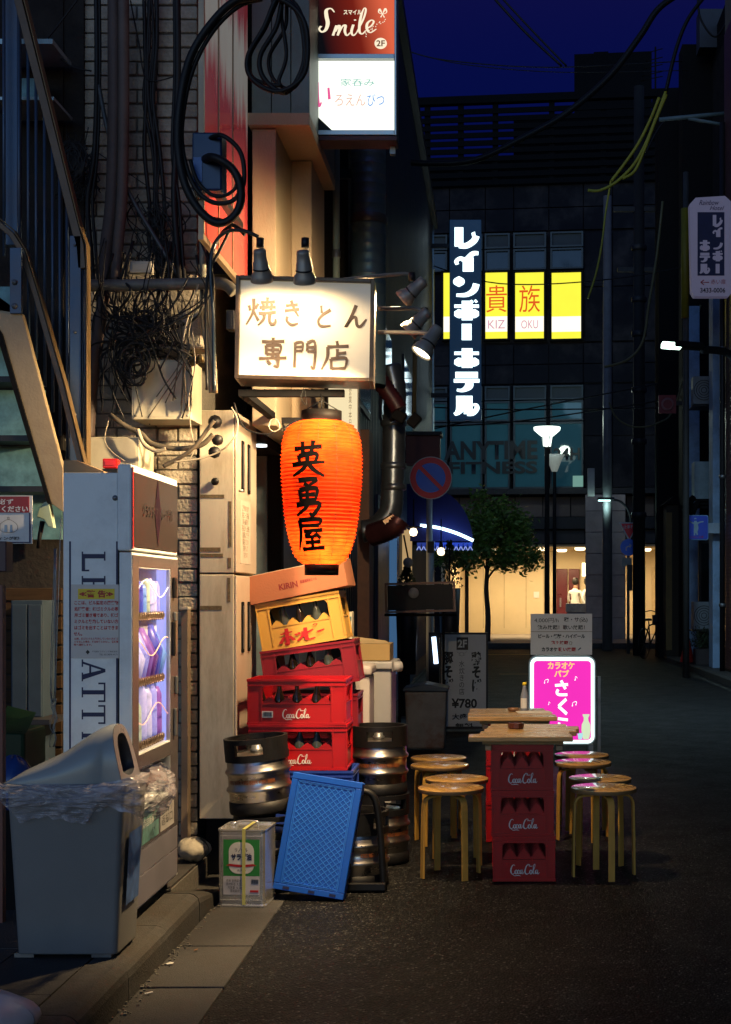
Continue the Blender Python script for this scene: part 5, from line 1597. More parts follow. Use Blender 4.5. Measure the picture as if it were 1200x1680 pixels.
# the paper glows with the bulb's light inside it; the yellow where the bulb is close comes from the white hot lamp
b = MB(); b.lathe(prof, (0, 0, 0), 72); b.build('paper_shade', m, ln_, w=False)
MCAP = mat('lantern_cap_black', (.005, .004, .004), .6, spec=.1, var=.2)
b = MB(); b.lathe([(0, z1 - .002), (.093, z1 - .002), (.093, z1 + .05), (.083, z1 + .052), (.083, z1 + .012), (0, z1 + .01)], (0, 0, 0), 40); b.build('top_ring', MCAP, ln_, w=False)
b = MB(); b.lathe([(0, z0 - .05), (.078, z0 - .05), (.08, z0 + .003), (.07, z0 + .003)], (0, 0, 0), 40); b.build('bottom_ring', MCAP, ln_, w=False)
b = MB(); b.tube([(0, 0, z1 + .05), (0, 0, z1 + .13)], .004, 6); b.tube([(-.09, 0, z1 + .045), (0, 0, z1 + .1), (.09, 0, z1 + .045)], .003, 5); b.build('hanging_wire', M_BLACK, ln_, w=False)
b = MB(); b.lathe([(0, -.035), (.022, -.025), (.028, 0), (.02, .022), (0, .03)], (0, 0, z0 + .2), 14); b.build('bulb', emit('bulb_white_hot', (1, .75, .4), 8), ln_, w=False)
point('lamp_light', ln_, (lp.x + .02, 6.55, at(0, 945, 6.6).z + z0 + .085), 7, (1, .66, .3), .03)
point('lamp_light', ln_, (lp.x + .0, 6.53, at(0, 945, 6.6).z + z1 - .085), 9.5, (1, .66, .3), .03)
# vertical seams of the paper
b = MB()
for q in (-62, -88, -118, -35):
    a_ = R(q)
    pts = [((r_ + .002) * math.cos(a_), (r_ + .002) * math.sin(a_), z_) for r_, z_ in prof[::3]]
    b.tube(pts, .0014, 4)
tag(b.build('seam', mat('seam_red', (.3, .01, .005), .6), ln_, w=False), kind='stuff')
# brush characters, bent round the paper
MINK2 = mat('sumi_ink', (.004, .003, .003), .9, spec=.02)
for ch, py, wd_, ht_ in (('ei', 752, 62, 64), ('yu', 815, 57, 64), ('ya', 876, 62, 58)):
    b = strokes(KANJI[ch], wd_ * 6.42 / F, ht_ * 6.42 / F, Matrix.Translation(((513 - 528) * 6.42 / F, 0, at(0, py, 6.42).z - at(0, 945, 6.6).z)), None, base=12.5, nspan=5, eps=.0002)
    nv = []
    for p in b.v:
        v_ = min(1, max(0, (p.z - z0) / (z1 - z0)))
        r_ = lr(v_) + .0078 - p.y
        th = -PI / 2 + p.x / .187
        nv.append(Vector((r_ * math.cos(th), r_ * math.sin(th), p.z)))
    b.v = nv
    b.build('brush_character', MINK2, ln_, w=False)

# ------------------------------------------------------------------ cream steel locker against the wall
lk = thing('steel_locker', 'tall cream steel cabinet with tape marks, hung on the brick wall left of the doorway', 'cabinet', (-1.4, 7.38, at(0, 1345, 7.08).z))
LX0, LX1, LZ0, LZM, LZ1 = at(326, 0, 7.08).x, at(383, 0, 7.08).x, at(0, 1345, 7.08).z, at(0, 941, 7.08).z, at(0, 672, 7.08).z
b = MB(); b.bx(LX0, LX1, 7.098, 7.7, LZ0, LZM - .004); b.build('lower_body', M_LOCKER, lk, bevel=.005)
b = MB(); b.bx(LX0, LX1, 7.098, 7.7, LZM + .002, LZ1); b.build('upper_body', M_LOCKER, lk, bevel=.005)
for za, zb in ((LZ0 + .006, LZM - .012), (LZM + .006, LZ1 - .006)):
    b = MB(); b.bx(LX1 + .002, LX1 + .012, 7.102, 7.696, za, zb); dr = b.build('side_door', mat('cream_pinkish', (.56, .45, .36), .35, var=.08, scale=2, dirt=(.35, .2, .12), dirtamt=.3), lk, bevel=.003)
    zc = zb - .18
    for yy in (7.26, 7.44):
        b = MB(); b.bx(LX1 + .012, LX1 + .02, yy - .028, yy + .028, zc - .21, zc + .05); b.build('slot_handle', M_BLACKM, dr, bevel=.004)
        b = MB(); b.bx(LX1 + .02, LX1 + .023, yy - .013, yy + .013, zc - .19, zc + .03); b.build('slot_insert', M_GREYMETAL, dr)
Mside = Matrix.Translation((LX1 + .014, 7.35, at(0, 872, 7.3).z)) @ Matrix.Rotation(R(90), 4, 'Z')
b = MB(); b.bx(LX1 + .0125, LX1 + .0135, 7.2, 7.5, at(0, 925, 7.3).z, at(0, 822, 7.3).z); b.build('notice', mat('pinkish_paper', (.6, .5, .42), .6), lk)
text('ご予約承ります\n宴会コース各種\n飲み放題あり\n月曜日から土曜日\nお気軽にどうぞ\n電話ください\nお待ちして\nおります', .22, .27, M_TAPE, lk, Mside)
b = MB()
for (x0, x1, y0, y1) in ((326, 367, 811, 817), (326, 361, 898, 905), (326, 365, 908, 914), (326, 363, 994, 1001)):
    p, q = at(x0 + 1, y0, 7.08), at(x1, y1, 7.08); b.bx(p.x, q.x, 7.0965, 7.098, q.z, p.z)
for (x0, x1, y0, y1) in ((374, 379, 822, 897), (373, 378, 915, 932), (372, 377, 948, 988)):
    p, q = at(x0, y0, 7.08), at(x1, y1, 7.08); b.bx(p.x, q.x, 7.0965, 7.098, q.z, p.z)
tag(b.build('tape_mark', M_TAPE, lk), kind='stuff')
for px, py in ((353, 790),):
    p = at(px, py, 7.09); b = MB(); b.lathe([(0, 0), (.02, 0), (.018, .01), (0, .012)], (0, 0, 0), 16, Matrix.Translation(p) @ Matrix.Rotation(R(90), 4, 'X')); b.build('cap', M_BLACK, lk)
b = MB(); b.lathe([(0, 0), (.006, 0), (.006, .02), (0, .022)], (0, 0, 0), 10, Matrix.Translation((LX1 + .012, 7.17, at(0, 805, 7.17).z)) @ Matrix.Rotation(R(90), 4, 'Y')); b.build('knob', M_WHITE, lk)
b = MB(); b.bx(LX0 + .03, LX1 - .01, 7.12, 7.66, .02, LZ0 - .003); b.build('gap_shade', M_BLACKM, lk)  # black block put in as the shade of the gap below the cabinet

# rolled rag by the brick foot
b = MB(); p = at(318, 1412, 6.9)
rr = random.Random(8)
b.grid(lambda u, v: (p.x + (.075 + .012 * math.sin(u * 31)) * math.cos(2 * PI * u) * math.sin(PI * v * .98 + .02), p.y + .09 * math.sin(2 * PI * u) * math.sin(PI * v * .98 + .02),
                     .125 + .055 + .055 * math.cos(PI * v) + .006 * math.sin(u * 40 + v * 9)), 28, 12)
tag(b.build('rag_bundle', mat('rag_cloth', (.42, .38, .3), .85, bump=.5, bscale=40)), 'pale bundled rag lying at the foot of the brick wall', 'rag')
# ------------------------------------------------------------------ drink crates
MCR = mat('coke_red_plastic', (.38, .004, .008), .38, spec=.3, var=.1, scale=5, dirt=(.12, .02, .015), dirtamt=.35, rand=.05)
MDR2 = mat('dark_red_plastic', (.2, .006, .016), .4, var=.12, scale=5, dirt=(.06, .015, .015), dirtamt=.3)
MYC = mat('yellow_crate_plastic', (.56, .31, .06), .4, var=.06, scale=5, dirt=(.35, .2, .06), dirtamt=.3)
MBC = mat('blue_crate_plastic', (.02, .05, .3), .4, var=.1, scale=5)
MWP = mat('white_crate_print', (.6, .56, .56), .5, var=.2, scale=60)
MBOT = mat('dark_bottle_glass', (.012, .008, .006), .07, var=.3, rvar=.02)
MGB = mat('green_bottle_glass', (.015, .08, .03), .08, rvar=.02)
MCLR = mat('clear_bottle_glass', (.05, .06, .055), .1, rvar=.03)
MCAPB = mat('bottle_cap', (.55, .5, .42), .3, .7)

def crate_wall(b, L_, Hh, t, oz0, oz1, ox, arch=True):
    """one wall in x (width) z (height), thickness t on y from 0 to -t, opening between oz0 and oz1, half width ox"""
    w2 = L_ / 2
    b.bx(-w2, w2, -t, 0, .012, oz0)
    b.bx(-w2, w2, -t, 0, oz1, Hh - .012)
    b.bx(-w2, -ox, -t, 0, oz0, oz1)
    b.bx(ox, w2, -t, 0, oz0, oz1)
    if arch:
        r = .024
        for s_ in (-1, 1):
            pts = [(s_ * ox, oz1), (s_ * (ox - r), oz1)] + [(s_ * (ox - r + r * math.sin(q)), oz1 - r + r * math.cos(q)) for q in (0.4, .8, 1.2)] + [(s_ * ox, oz1 - r)]
            b.prism(pts, -t, 0)
    # raised ribs
    for x in (-w2 + .004, -ox - .006, ox + .006, w2 - .004):
        b.bx(x - .003, x + .003, -t - .004, -t + .0005, .02, Hh - .02)
    b.bx(-w2 - .002, w2 + .002, -t - .006, 0, Hh - .012, Hh)
    b.bx(-w2 - .001, w2 + .001, -t - .005, 0, Hh - .034, Hh - .028)
    b.bx(-w2 - .002, w2 + .002, -t - .004, 0, 0, .012)
    b.bx(-ox - .008, ox + .008, -t - .003, 0, oz0 - .006, oz0)

def make_crate(label, sx, sy, hz, m, nx, ny, print_mb=None, dh=1.0, group=None, name='drink_crate', barcode=False):
    """local: centred on x y, base at 0; the printed side faces -y"""
    t = thing(name, label, 'crate', (0, 0, 0), 0, group)
    th = .006
    for rz, wd_, off in ((0, sx, sy / 2), (180, sx, sy / 2), (90, sy, sx / 2), (-90, sy, sx / 2)):
        b = MB()
        crate_wall(b, wd_ - (.0 if rz in (0, 180) else .018), hz, th, hz * .48, hz * .86, wd_ / 2 - wd_ * .155)
        Mx = Matrix.Rotation(R(rz), 4, 'Z') @ Matrix.Translation((0, -off + th + .004, 0))
        b.v = [Mx @ p for p in b.v]
        b.build('side_wall', m, t, w=False)
    b = MB(); b.bx(-sx / 2 + .012, sx / 2 - .012, -sy / 2 + .012, sy / 2 - .012, .004, .012); b.build('base', m, t, w=False)
    # bottle dividers with peaked tops
    b = MB()
    cw, ch_ = (sx - .03) / nx, (sy - .03) / ny
    for i in range(nx + 1):
        x = -sx / 2 + .015 + i * cw
        for j in range(ny):
            y0 = -sy / 2 + .015 + j * ch_
            b.prism([(y0, .012), (y0 + ch_, .012), (y0 + ch_, hz * .5 * dh), (y0 + ch_ * .5, hz * .72 * dh), (y0, hz * .5 * dh)], x - .0012, x + .0012, axis='x')
    for j in range(ny + 1):
        y_ = -sy / 2 + .015 + j * ch_
        for i in range(nx):
            x0 = -sx / 2 + .015 + i * cw
            b.prism([(x0, .012), (x0 + cw, .012), (x0 + cw, hz * .72 * dh), (x0 + cw * .75, hz * .64 * dh), (x0 + cw * .5, hz * .52 * dh), (x0 + cw * .25, hz * .64 * dh), (x0, hz * .72 * dh)], y_ - .0012, y_ + .0012)
    tag(b.build('bottle_dividers', m, t, w=False), kind='stuff')
    if print_mb:
        print_mb(t, -sy / 2 + .001)
    if barcode:
        yb = -sy / 2 + .0025
        b = MB(); b.bx(-sx * .35, -sx * .35 + .055, yb - .001, yb, hz * .16, hz * .3); b.build('barcode_label', M_PAPER, t, w=False)
        b = MB()
        x = -sx * .35 + .005
        rr = random.Random(2)
        while x < -sx * .35 + .049:
            wv = rr.choice((.0008, .0014, .002)); b.bx(x, x + wv, yb - .0015, yb - .001, hz * .18, hz * .28); x += wv + rr.choice((.0008, .0014))
        tag(b.build('barcode', M_INK, t, w=False), kind='stuff')
    return t

BPROT = {}
def bottle(kind, hgt, r=.028):
    k = (kind, hgt)
    if k not in BPROT:
        b = MB()
        b.lathe([(0, 0), (r, .003), (r, hgt * .5), (r * .95, hgt * .58), (r * .5, hgt * .78), (r * .38, hgt * .84), (r * .38, hgt * .95), (r * .46, hgt * .96), (r * .46, hgt * .985), (0, hgt)], (0, 0, 0), 14)
        BPROT[k] = b.mesh('bottle', {'dark': MBOT, 'green': MGB, 'clear': MCLR}[kind])
    return BPROT[k]

NB = [0]
def put_bottles(t, sx, sy, nx, ny, kinds, hgt, label, z=.013, tilt=None):
    """bottles stand in the cells of the front rows: things of their own, placed with the crate's frame"""
    mw = Matrix.LocRotScale(t.location, t.rotation_euler, None)
    cw, ch_ = (sx - .03) / nx, (sy - .03) / ny
    rr = random.Random(len(label))
    ORD = ['first', 'second', 'third', 'fourth', 'fifth']
    for j in range(1):
        for i in range(nx):
            kd = kinds[(i + j * nx) % len(kinds)]
            if kd is None: continue
            o = bpy.data.objects.new('bottle', bottle(kd, hgt)); COL.objects.link(o)
            o.matrix_world = mw @ Matrix.Translation((-sx / 2 + .015 + (i + .5) * cw, -sy / 2 + .015 + (j + .5) * ch_, z)) @ Matrix.Rotation(rr.uniform(-.04, .04), 4, 'Y')
            kd_ = {'dark': 'dark', 'green': 'green', 'clear': 'clear'}[kd]
            tag(o, '%s %s bottle from the left in %s' % (ORD[i], kd_, label.split(' in ', 1)[1]), 'bottle', 'bottles in ' + label.split(' in ', 1)[1])

def coke_print(t, y, wd_=.145, z=None, x=0.0):
    b = coca(wd_, wd_ * .42, Matrix.Translation((x, y - .0018, .052 if z is None else z)))
    b.build('script_lettering', MWP, t, w=False)

# front stack left: two blue crates with two red ones on top
FXc, FYc = (at(405, 0, 7.1).x + at(569, 0, 7.1).x) / 2, 7.1 + .16
Lx, Ly, Hz = .492, .32, .228
def small_print(t, y):
    text('ナネット', .16, .05, MWP, t, Matrix.Translation((-.05, y - .0025, .2)), w=False)
zb = at(0, 1265, 7.1).z
hb = zb / 2 - .001
bc = make_crate('dark blue drink crate on the ground under the red crates', Lx, Ly, hb, MBC, 5, 4, small_print)
place(bc, (FXc + .03, FYc, .001))
bc2 = copy_tree(bc); place(bc2, (FXc + .035, FYc, hb + .002), label='dark blue drink crate with white print, directly under the lower red crate')
for k in (0,):
    rc = make_crate('lower bright red soda crate, half hidden by the tilted keg', Lx, Ly, Hz, MCR, 5, 4, lambda t, y: coke_print(t, y, x=.0), dh=.84)
    place(rc, (FXc + .004, FYc, zb + .002), R(.5))
    rc2 = make_crate('bright red soda crate with a barcode label, top of the front stack', Lx, Ly, Hz, MCR, 5, 4, lambda t, y: coke_print(t, y), dh=.84, barcode=True)
    place(rc2, (FXc, FYc, zb + .002 + Hz), R(-.6))
put_bottles(rc, Lx, Ly, 5, 4, ['green', 'green', 'clear', 'clear', 'clear'], .2, 'bottle in the lower red crate')
put_bottles(rc2, Lx, Ly, 5, 4, ['dark', 'dark', 'dark', 'dark', 'dark'], .2, 'dark bottle in the top red crate of the front stack')

# rear stack: dark red crates, the top one tilted, yellow crate and beer box on it
RXc, RYc = at(509, 0, 7.5).x, 7.5 + .165
tl_ = R(-7.5)
zb2 = .222
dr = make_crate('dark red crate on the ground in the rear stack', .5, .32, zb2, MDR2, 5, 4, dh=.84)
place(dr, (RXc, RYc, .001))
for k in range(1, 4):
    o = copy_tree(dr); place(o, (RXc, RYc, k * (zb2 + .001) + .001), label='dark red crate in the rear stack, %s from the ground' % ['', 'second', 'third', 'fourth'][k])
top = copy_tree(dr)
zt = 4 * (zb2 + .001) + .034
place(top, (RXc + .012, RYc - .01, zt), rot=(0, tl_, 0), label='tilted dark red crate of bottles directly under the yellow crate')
put_bottles(top, .5, .32, 5, 4, ['dark', 'dark', 'dark', 'clear', 'green'], .205, 'bottle in the tilted dark red crate')
def hoppy(t, y):
    HP = [[(4, 36, 7), (30, 30, 7)], [(18, 10, 8), (17, 92, 9), (11, 84, 5)], [(11, 52, 6), (2, 84, 9)], [(23, 50, 6), (31, 76, 9)],
          [(36, 44, 7), (39, 56, 5)], [(43, 40, 7), (45, 52, 5)], [(51, 38, 6), (50, 60, 7), (38, 84, 6)],
          [(58, 20, 8), (58, 78, 9), (64, 84, 8), (76, 80, 7)], [(60, 48, 8), (74, 36, 6)], [(76, 12, 3), (80, 8, 3), (84, 12, 3), (80, 17, 3), (76, 12, 3)], [(82, 52, 9), (98, 44, 5)]]
    b = strokes(HP, .25, .1, Matrix.Translation((0, y - .004, .062)), taper=False); b.build('red_lettering', M_RED, t, w=False)
yc = make_crate('yellow crate with red katakana and dark bottles, under the beer carton', .45, .31, .255, MYC, 5, 4, hoppy, dh=.84)
up = Vector((math.sin(tl_), 0, math.cos(tl_)))
pos = Vector((RXc + .012, RYc - .01, zt)) + up * (zb2 + .002) + Vector((-.01, -.005, 0))
ty = R(-9.5)
place(yc, pos, rot=(0, ty, R(-1)))
put_bottles(yc, .45, .31, 5, 4, ['dark', 'clear', 'dark', 'clear', 'dark'], .225, 'bottle in the yellow crate')
up2 = Vector((math.sin(ty), 0, math.cos(ty)))
kb_ = thing('beer_carton', 'long reddish beer carton tilted on top of the yellow crate', 'carton', (0, 0, 0))
MCB = mat('orange_carton', (.36, .13, .065), .6, var=.06, scale=3, bump=.1, bscale=90, dirt=(.3, .12, .07), dirtamt=.3)
b = MB(); b.bx(-.262, .288, -.17, .17, 0, .15); b.build('box', MCB, kb_, w=False, bevel=.003)
b = MB(); b.bx(-.26, .286, -.168, -.002, .1505, .1525); b.bx(-.26, .286, .002, .168, .1505, .1525); b.build('top_flap', mat('pale_carton', (.62, .5, .38), .6), kb_, w=False)
text('KIRIN', .1, .032, mat('carton_red_ink', (.22, .03, .03), .6), kb_, Matrix.Translation((-.02, -.1712, .063)), bold=.03, w=False)
text('無濾過純米ビール', .09, .018, MATS['carton_red_ink'], kb_, Matrix.Translation((.09, -.1712, .07)), bold=.02, w=False)
tk = R(-11.5)
place(kb_, pos + up2 * .2575 + Vector((-.006, 0, .003)), rot=(0, tk, R(-1.5)))

# milk carton like box right of the yellow crate
t = thing('small_carton', 'small cream and teal carton wedged right of the yellow crate', 'carton', at(569, 1036, 7.85))
b = MB(); a, c = at(561, 1004, 7.85), at(578, 1040, 7.85); b.bx(a.x, c.x, 7.85, 7.95, c.z - .05, a.z); b.build('box', mat('cream_carton', (.6, .55, .45), .6), t, bevel=.002)
for z0_, z1_ in ((a.z - .05, a.z - .025), (c.z, c.z + .03)):
    b = MB(); b.bx(a.x, c.x - .004, 7.846, 7.849, z0_, z1_); b.build('teal_band', mat('teal_print', (.05, .2, .25), .5), t)
b = MB(); b.bx(a.x - .0, c.x, 7.86, 7.95, .7, c.z - .052); b.build('stand', M_BLACKM, t)

# white lidded bins with a cardboard box on them
MST = mat('pinkish_white_plastic', (.55, .5, .5), .5, var=.08, scale=4, bump=.1)
t = thing('lidded_bin', 'pinkish white lidded bin directly right of the red crates', 'bin', (at(590, 0, 8.0).x, 8.1, 0))
a, c = at(560, 1092, 7.95), at(610, 1190, 7.95)
b = MB(); b.bx(a.x, c.x - .01, 7.95, 8.25, .3, a.z - .06); b.build('body', MST, t, bevel=.015)
b = MB(); b.bx(a.x - .01, c.x + .002, 7.93, 8.27, a.z - .058, a.z); b.build('lid', MST, t, bevel=.02, seg=3)
b = MB(); b.bx(a.x + .01, c.x - .02, 7.97, 8.23, 0, .299); b.build('base', M_DARKMETAL, t)
t2 = thing('storage_box', 'grey white tall storage box with flat lid under the cardboard box', 'bin', (at(632, 0, 8.4).x, 8.6, 0))
a, c = at(607, 1088, 8.4), at(645, 1200, 8.4)
MST2 = mat('grey_white_plastic', (.46, .46, .48), .5, var=.08, scale=4)
b = MB(); b.bx(a.x - .1, c.x - .012, 8.42, 8.85, 0, a.z - .04); b.build('body', MST2, t2, bevel=.012)
b = MB(); b.bx(a.x - .12, c.x + .012, 8.4, 8.87, a.z - .038, a.z + .008); b.build('lid', MST2, t2, bevel=.01)
b = MB(); b.tube([(c.x + .0, 8.38, a.z - .02), (c.x + .05, 8.4, a.z - .02)], .03, 12); b.build('handle', MST2, t2)
t3 = thing('cardboard_box', 'opened brown cardboard box lying on the grey white storage box', 'box', (at(610, 0, 8.5).x, 8.6, a.z + .01))
MCBR = mat('brown_cardboard', (.42, .29, .13), .7, var=.08, scale=4, bump=.1)
x0, x1 = at(578, 0, 8.5).x, at(641, 0, 8.5).x
zq = a.z + .012
b = MB(); b.bx(x0, x1, 8.45, 8.75, zq, zq + .1); b.build('box', MCBR, t3, bevel=.003)
b = MB(); b.add([(x0, 8.45, zq + .102), (x1, 8.45, zq + .102), (x1 - .04, 8.62, zq + .115), (x0 - .02, 8.62, zq + .14)], [(0, 1, 2, 3)]); b.build('flap', mat('pale_cardboard', (.55, .42, .24), .7), t3)

# ------------------------------------------------------------------ beer kegs
MKEG = mat('keg_steel', (.5, .47, .44), .3, 1.0, var=.2, scale=5, bump=.1, bscale=25, dirt=(.22, .16, .12), dirtamt=.5, stretch=(1, 1, 3))
def make_keg(label, r=.153, h_=.36, group='beer kegs stacked by the crates'):
    t = thing('beer_keg', label, 'keg', (0, 0, 0), 0, group)
    k = r / .153
    H0 = h_
    prof = [(0, .03), (.1 * k, .03), (.125 * k, .03), (.14 * k, .05), (r - .006, .062), (r - .006, .1), (r + .003, .108), (r + .005, .116), (r + .003, .124), (r - .006, .132),
            (r - .006, .185), (r + .003, .193), (r + .005, .201), (r + .003, .209), (r - .006, .217), (r - .007, .252), (.135 * k, .272), (.1 * k, .282), (0, .286)]
    prof = [(a_, z_ * H0 / .36) for a_, z_ in prof]
    b = MB(); b.lathe(prof, (0, 0, 0), 40); b.build('body', MKEG, t, w=False)
    # black rubber top chime with hand holes
    b = MB()
    zt0, zt1 = .252 * H0 / .36, H0
    ro, ri = r, r - .016
    holes = [(-118, -62), (2, 58), (122, 178)]
    def solid(q): return not any(a_ <= q < c_ for a_, c_ in holes)
    N = 60
    zz_ = [zt0, zt0 + (zt1 - zt0) * .3, zt0 + (zt1 - zt0) * .78, zt1]
    for i in range(N):
        q0, q1 = -180 + 360 * i / N, -180 + 360 * (i + 1) / N
        for j in range(3):
            if j == 1 and not solid(q0 + .1): continue
            v = []
            for q in (q0, q1):
                for rr_ in (ro, ri):
                    for z_ in (zz_[j], zz_[j + 1]):
                        v.append((rr_ * math.cos(R(q)), rr_ * math.sin(R(q)), z_))
            b.add(v, [(0, 4, 5, 1), (2, 3, 7, 6), (1, 5, 7, 3), (0, 2, 6, 4)] + ([(0, 1, 3, 2), (4, 6, 7, 5)] if j == 1 else []), False)
    o = b.build('rubber_top', M_BLACK, t, w=False, bevel=0)
    b = MB(); b.lathe([(r - .02, 0), (r - .004, 0), (r, .01), (r - .002, .058), (r - .02, .062)], (0, 0, 0), 40); b.build('rubber_foot', M_BLACK, t, w=False)
    b = MB(); b.lathe([(0, .286), (.03, .286), (.032, .3), (.024, .304), (.022, .318), (0, .32)], (0, 0, 0), 20); b.build('valve', M_GREYMETAL, t, w=False)
    # stamped lettering band
    b = MB()
    me = text('KEG BEER KEG BEER KEG BEER', .26, .018, mat('keg_orange_print', (.3, .09, .025), .5), t, Matrix.Translation((0, 0, .158 * H0 / .36)), bold=.02, w=False)
    for v in me.data.vertices:
        th = -PI / 2 + v.co.x / r
        v.co = Vector(((r - .0045) * math.cos(th), (r - .0045) * math.sin(th), v.co.z))
    return t
K = make_keg('lower keg of the left stack, behind the oil can and blue crate')
place(K, (-1.105, 6.855, .001), R(20))
K2 = copy_tree(K); place(K2, (-1.122, 6.85, .375), rot=(R(2), R(-4.5), R(-8)), label='upper keg of the left stack, leaning slightly to the left')
K3 = copy_tree(K); place(K3, (-.607, 7.56, .001), R(35), label='lower keg of the right stack, beside the stools')
K4 = copy_tree(K); place(K4, (-.617, 7.565, .362), R(4), label='upper keg of the right stack, in front of the storage box')
K5 = copy_tree(K); place(K5, (-.672, 6.97, .001), R(60), label='single keg standing low behind the leaning blue crate')
# black folding trolley frame by that keg
t = thing('hand_trolley', 'black bent tube frame standing over the single low keg', 'trolley', (-.6, 6.78, 0))
b = MB(); b.tube(catmull([(-.53, 6.80, .0), (-.55, 6.80, .3), (-.575, 6.8, .44), (-.63, 6.8, .475), (-.70, 6.8, .47), (-.74, 6.8, .4), (-.75, 6.8, .0)], 5), .017, 10); b.build('frame', M_BLACK, t)
b = MB(); b.bx(-.74, -.52, 6.76, 6.8, .005, .04); b.build('foot_plate', M_BLACK, t, bevel=.004)

# ------------------------------------------------------------------ oil can
oc = thing('oil_can', 'square tin of salad oil with green label and yellow tape, on the gutter slabs', 'tin can', (-1.14, 6.555, 0), R(-4))
MTIN = mat('tinplate', (.78, .78, .78), .24, .85, var=.12, scale=6, bump=.08, bscale=12, dirt=(.4, .36, .32), dirtamt=.2)
hx, hy, hz = .112, .115, .35
def rsq(r0, sx, sy): return [(x, y_) for x, y_ in rrect(-sx, sx, -sy, sy, r0, 3)]
b = MB()
pl = rsq(.022, hx, hy)
levels = [(1.0, 0), (1.0, .006), (.975, .012), (.975, hz - .012), (1.0, hz - .006), (1.0, hz), (.96, hz), (.95, hz - .008)]
nn = len(pl)
v = [(x * k, y_ * k, z_) for k, z_ in levels for x, y_ in pl]
f = [(i * nn + j, i * nn + (j + 1) % nn, (i + 1) * nn + (j + 1) % nn, (i + 1) * nn + j) for i in range(len(levels) - 1) for j in range(nn)]
f.append([(len(levels) - 1) * nn + j for j in range(nn)])
b.add(v, f)
b.build('body', MTIN, oc, w=False)
yf = -hy * .975
b = MB()
for (x0, x1, z0, z1) in ((-.098, .098, .028, .032), (-.098, .098, .318, .322), (-.098, -.094, .032, .318), (.094, .098, .032, .318)):
    b.bx(x0, x1, yf - .003, yf, z0, z1)
b.build('pressed_border', MTIN, oc, w=False, bevel=.001)
b = MB(); b.bx(-.083, .083, yf - .001, yf, .14, .305); b.build('green_label', mat('green_print', (.03, .22, .05), .35, var=.1), oc, w=False)
b = MB(); b.prism(rrect(-.058, .058, .15, .292, .04, 5), yf - .0018, yf - .001); b.build('white_label', M_PAPER, oc, w=False)
b = MB(); b.bx(-.083, .083, yf - .001, yf, .055, .138); b.build('info_label', mat('lilac_paper', (.5, .48, .52), .5), oc, w=False)
text('リノール', .058, .017, M_INK, oc, Matrix.Translation((0, yf - .0025, .258)), bold=.02, w=False)
text('サラダ油', .094, .032, M_NAVY, oc, Matrix.Translation((0, yf - .0025, .226)), bold=.05, w=False)
b = strokes([[(0, 30, 30), (50, 50, 36), (100, 30, 30)]], .125, .03, Matrix.Translation((.0, yf - .0025, .185)), taper=False); b.build('red_ribbon', M_RED, oc, w=False)
text('食用油', .04, .01, M_INK, oc, Matrix.Translation((0, yf - .0025, .166)), w=False)
text('名称 食用調合油\n原材料名 大豆油\n内容量 16.5kg\n賞味期限', .08, .06, M_INK, oc, Matrix.Translation((-.03, yf - .0025, .095)), w=False)
b = MB()
for i in range(12): b.bx(.045 + i * .0028, .0462 + i * .0028 + (.0006 if i % 3 else 0), yf - .002, yf - .001, .105, .125)
tag(b.build('barcode', M_INK, oc, w=False), kind='stuff')
b = MB(); b.bx(.04, .078, yf - .002, yf - .001, .066, .076); b.build('red_mark', M_RED, oc, w=False)
b = MB(); MTP = mat('yellow_tape', (.55, .52, .16), .4)
b.bx(.004, .019, yf - .0048, yf - .0035, .01, hz + .003); b.bx(.004, .019, yf - .0048, hy, hz + .002, hz + .004); b.build('tape', MTP, oc, w=False)
b = MB(); b.tube(catmull([(-.05, 0, hz - .005), (-.045, 0, hz + .02), (.045, 0, hz + .02), (.05, 0, hz - .005)], 5), .0035, 6); b.build('carry_handle', MTIN, oc, w=False)
b = MB(); b.lathe([(0, .0), (.02, 0), (.02, .012), (0, .014)], (-.08, .07, hz - .006), 14); b.build('cap', MTIN, oc, w=False)

# ------------------------------------------------------------------ leaning blue folding container
MBL = mat('bright_blue_plastic', (.006, .085, .5), .42, spec=.35, var=.08, scale=4, dirt=(.02, .06, .22), dirtamt=.3)
c0 = Vector((-.845, 6.60, .0))
bl = thing('folding_container', 'bright blue folded plastic container with lattice base, leaning on the kegs', 'container', (at(506, 0, 6.6).x, 6.575, .028), rot=(R(-9), R(8.5), R(-4)))
W_, H_, T_ = .335, .545, .085
b = MB(); b.bx(-W_ / 2, W_ / 2, .006, T_, 0, H_); b.build('body', MBL, bl, w=False, bevel=.006)
b = MB()
e_ = .03
for (x0, x1, z0, z1) in ((-W_ / 2, W_ / 2, 0, e_), (-W_ / 2, W_ / 2, H_ - e_, H_), (-W_ / 2, -W_ / 2 + e_, e_, H_ - e_), (W_ / 2 - e_, W_ / 2, e_, H_ - e_)):
    b.bx(x0 + .001, x1 - .001, 0, .007, z0 + .001, z1 - .001)
b.build('rim', MBL, bl, w=False, bevel=.002)
b = MB()
for k in (.034, .04): 
    for (x0, x1, z0, z1) in ((-W_ / 2 + k, W_ / 2 - k, k, k + .002), (-W_ / 2 + k, W_ / 2 - k, H_ - k - .002, H_ - k), (-W_ / 2 + k, -W_ / 2 + k + .002, k, H_ - k), (W_ / 2 - k - .002, W_ / 2 - k, k, H_ - k)):
        b.bx(x0, x1, .0015, .007, z0, z1)
xi, zi0, zi1 = W_ / 2 - .043, .043, H_ - .043
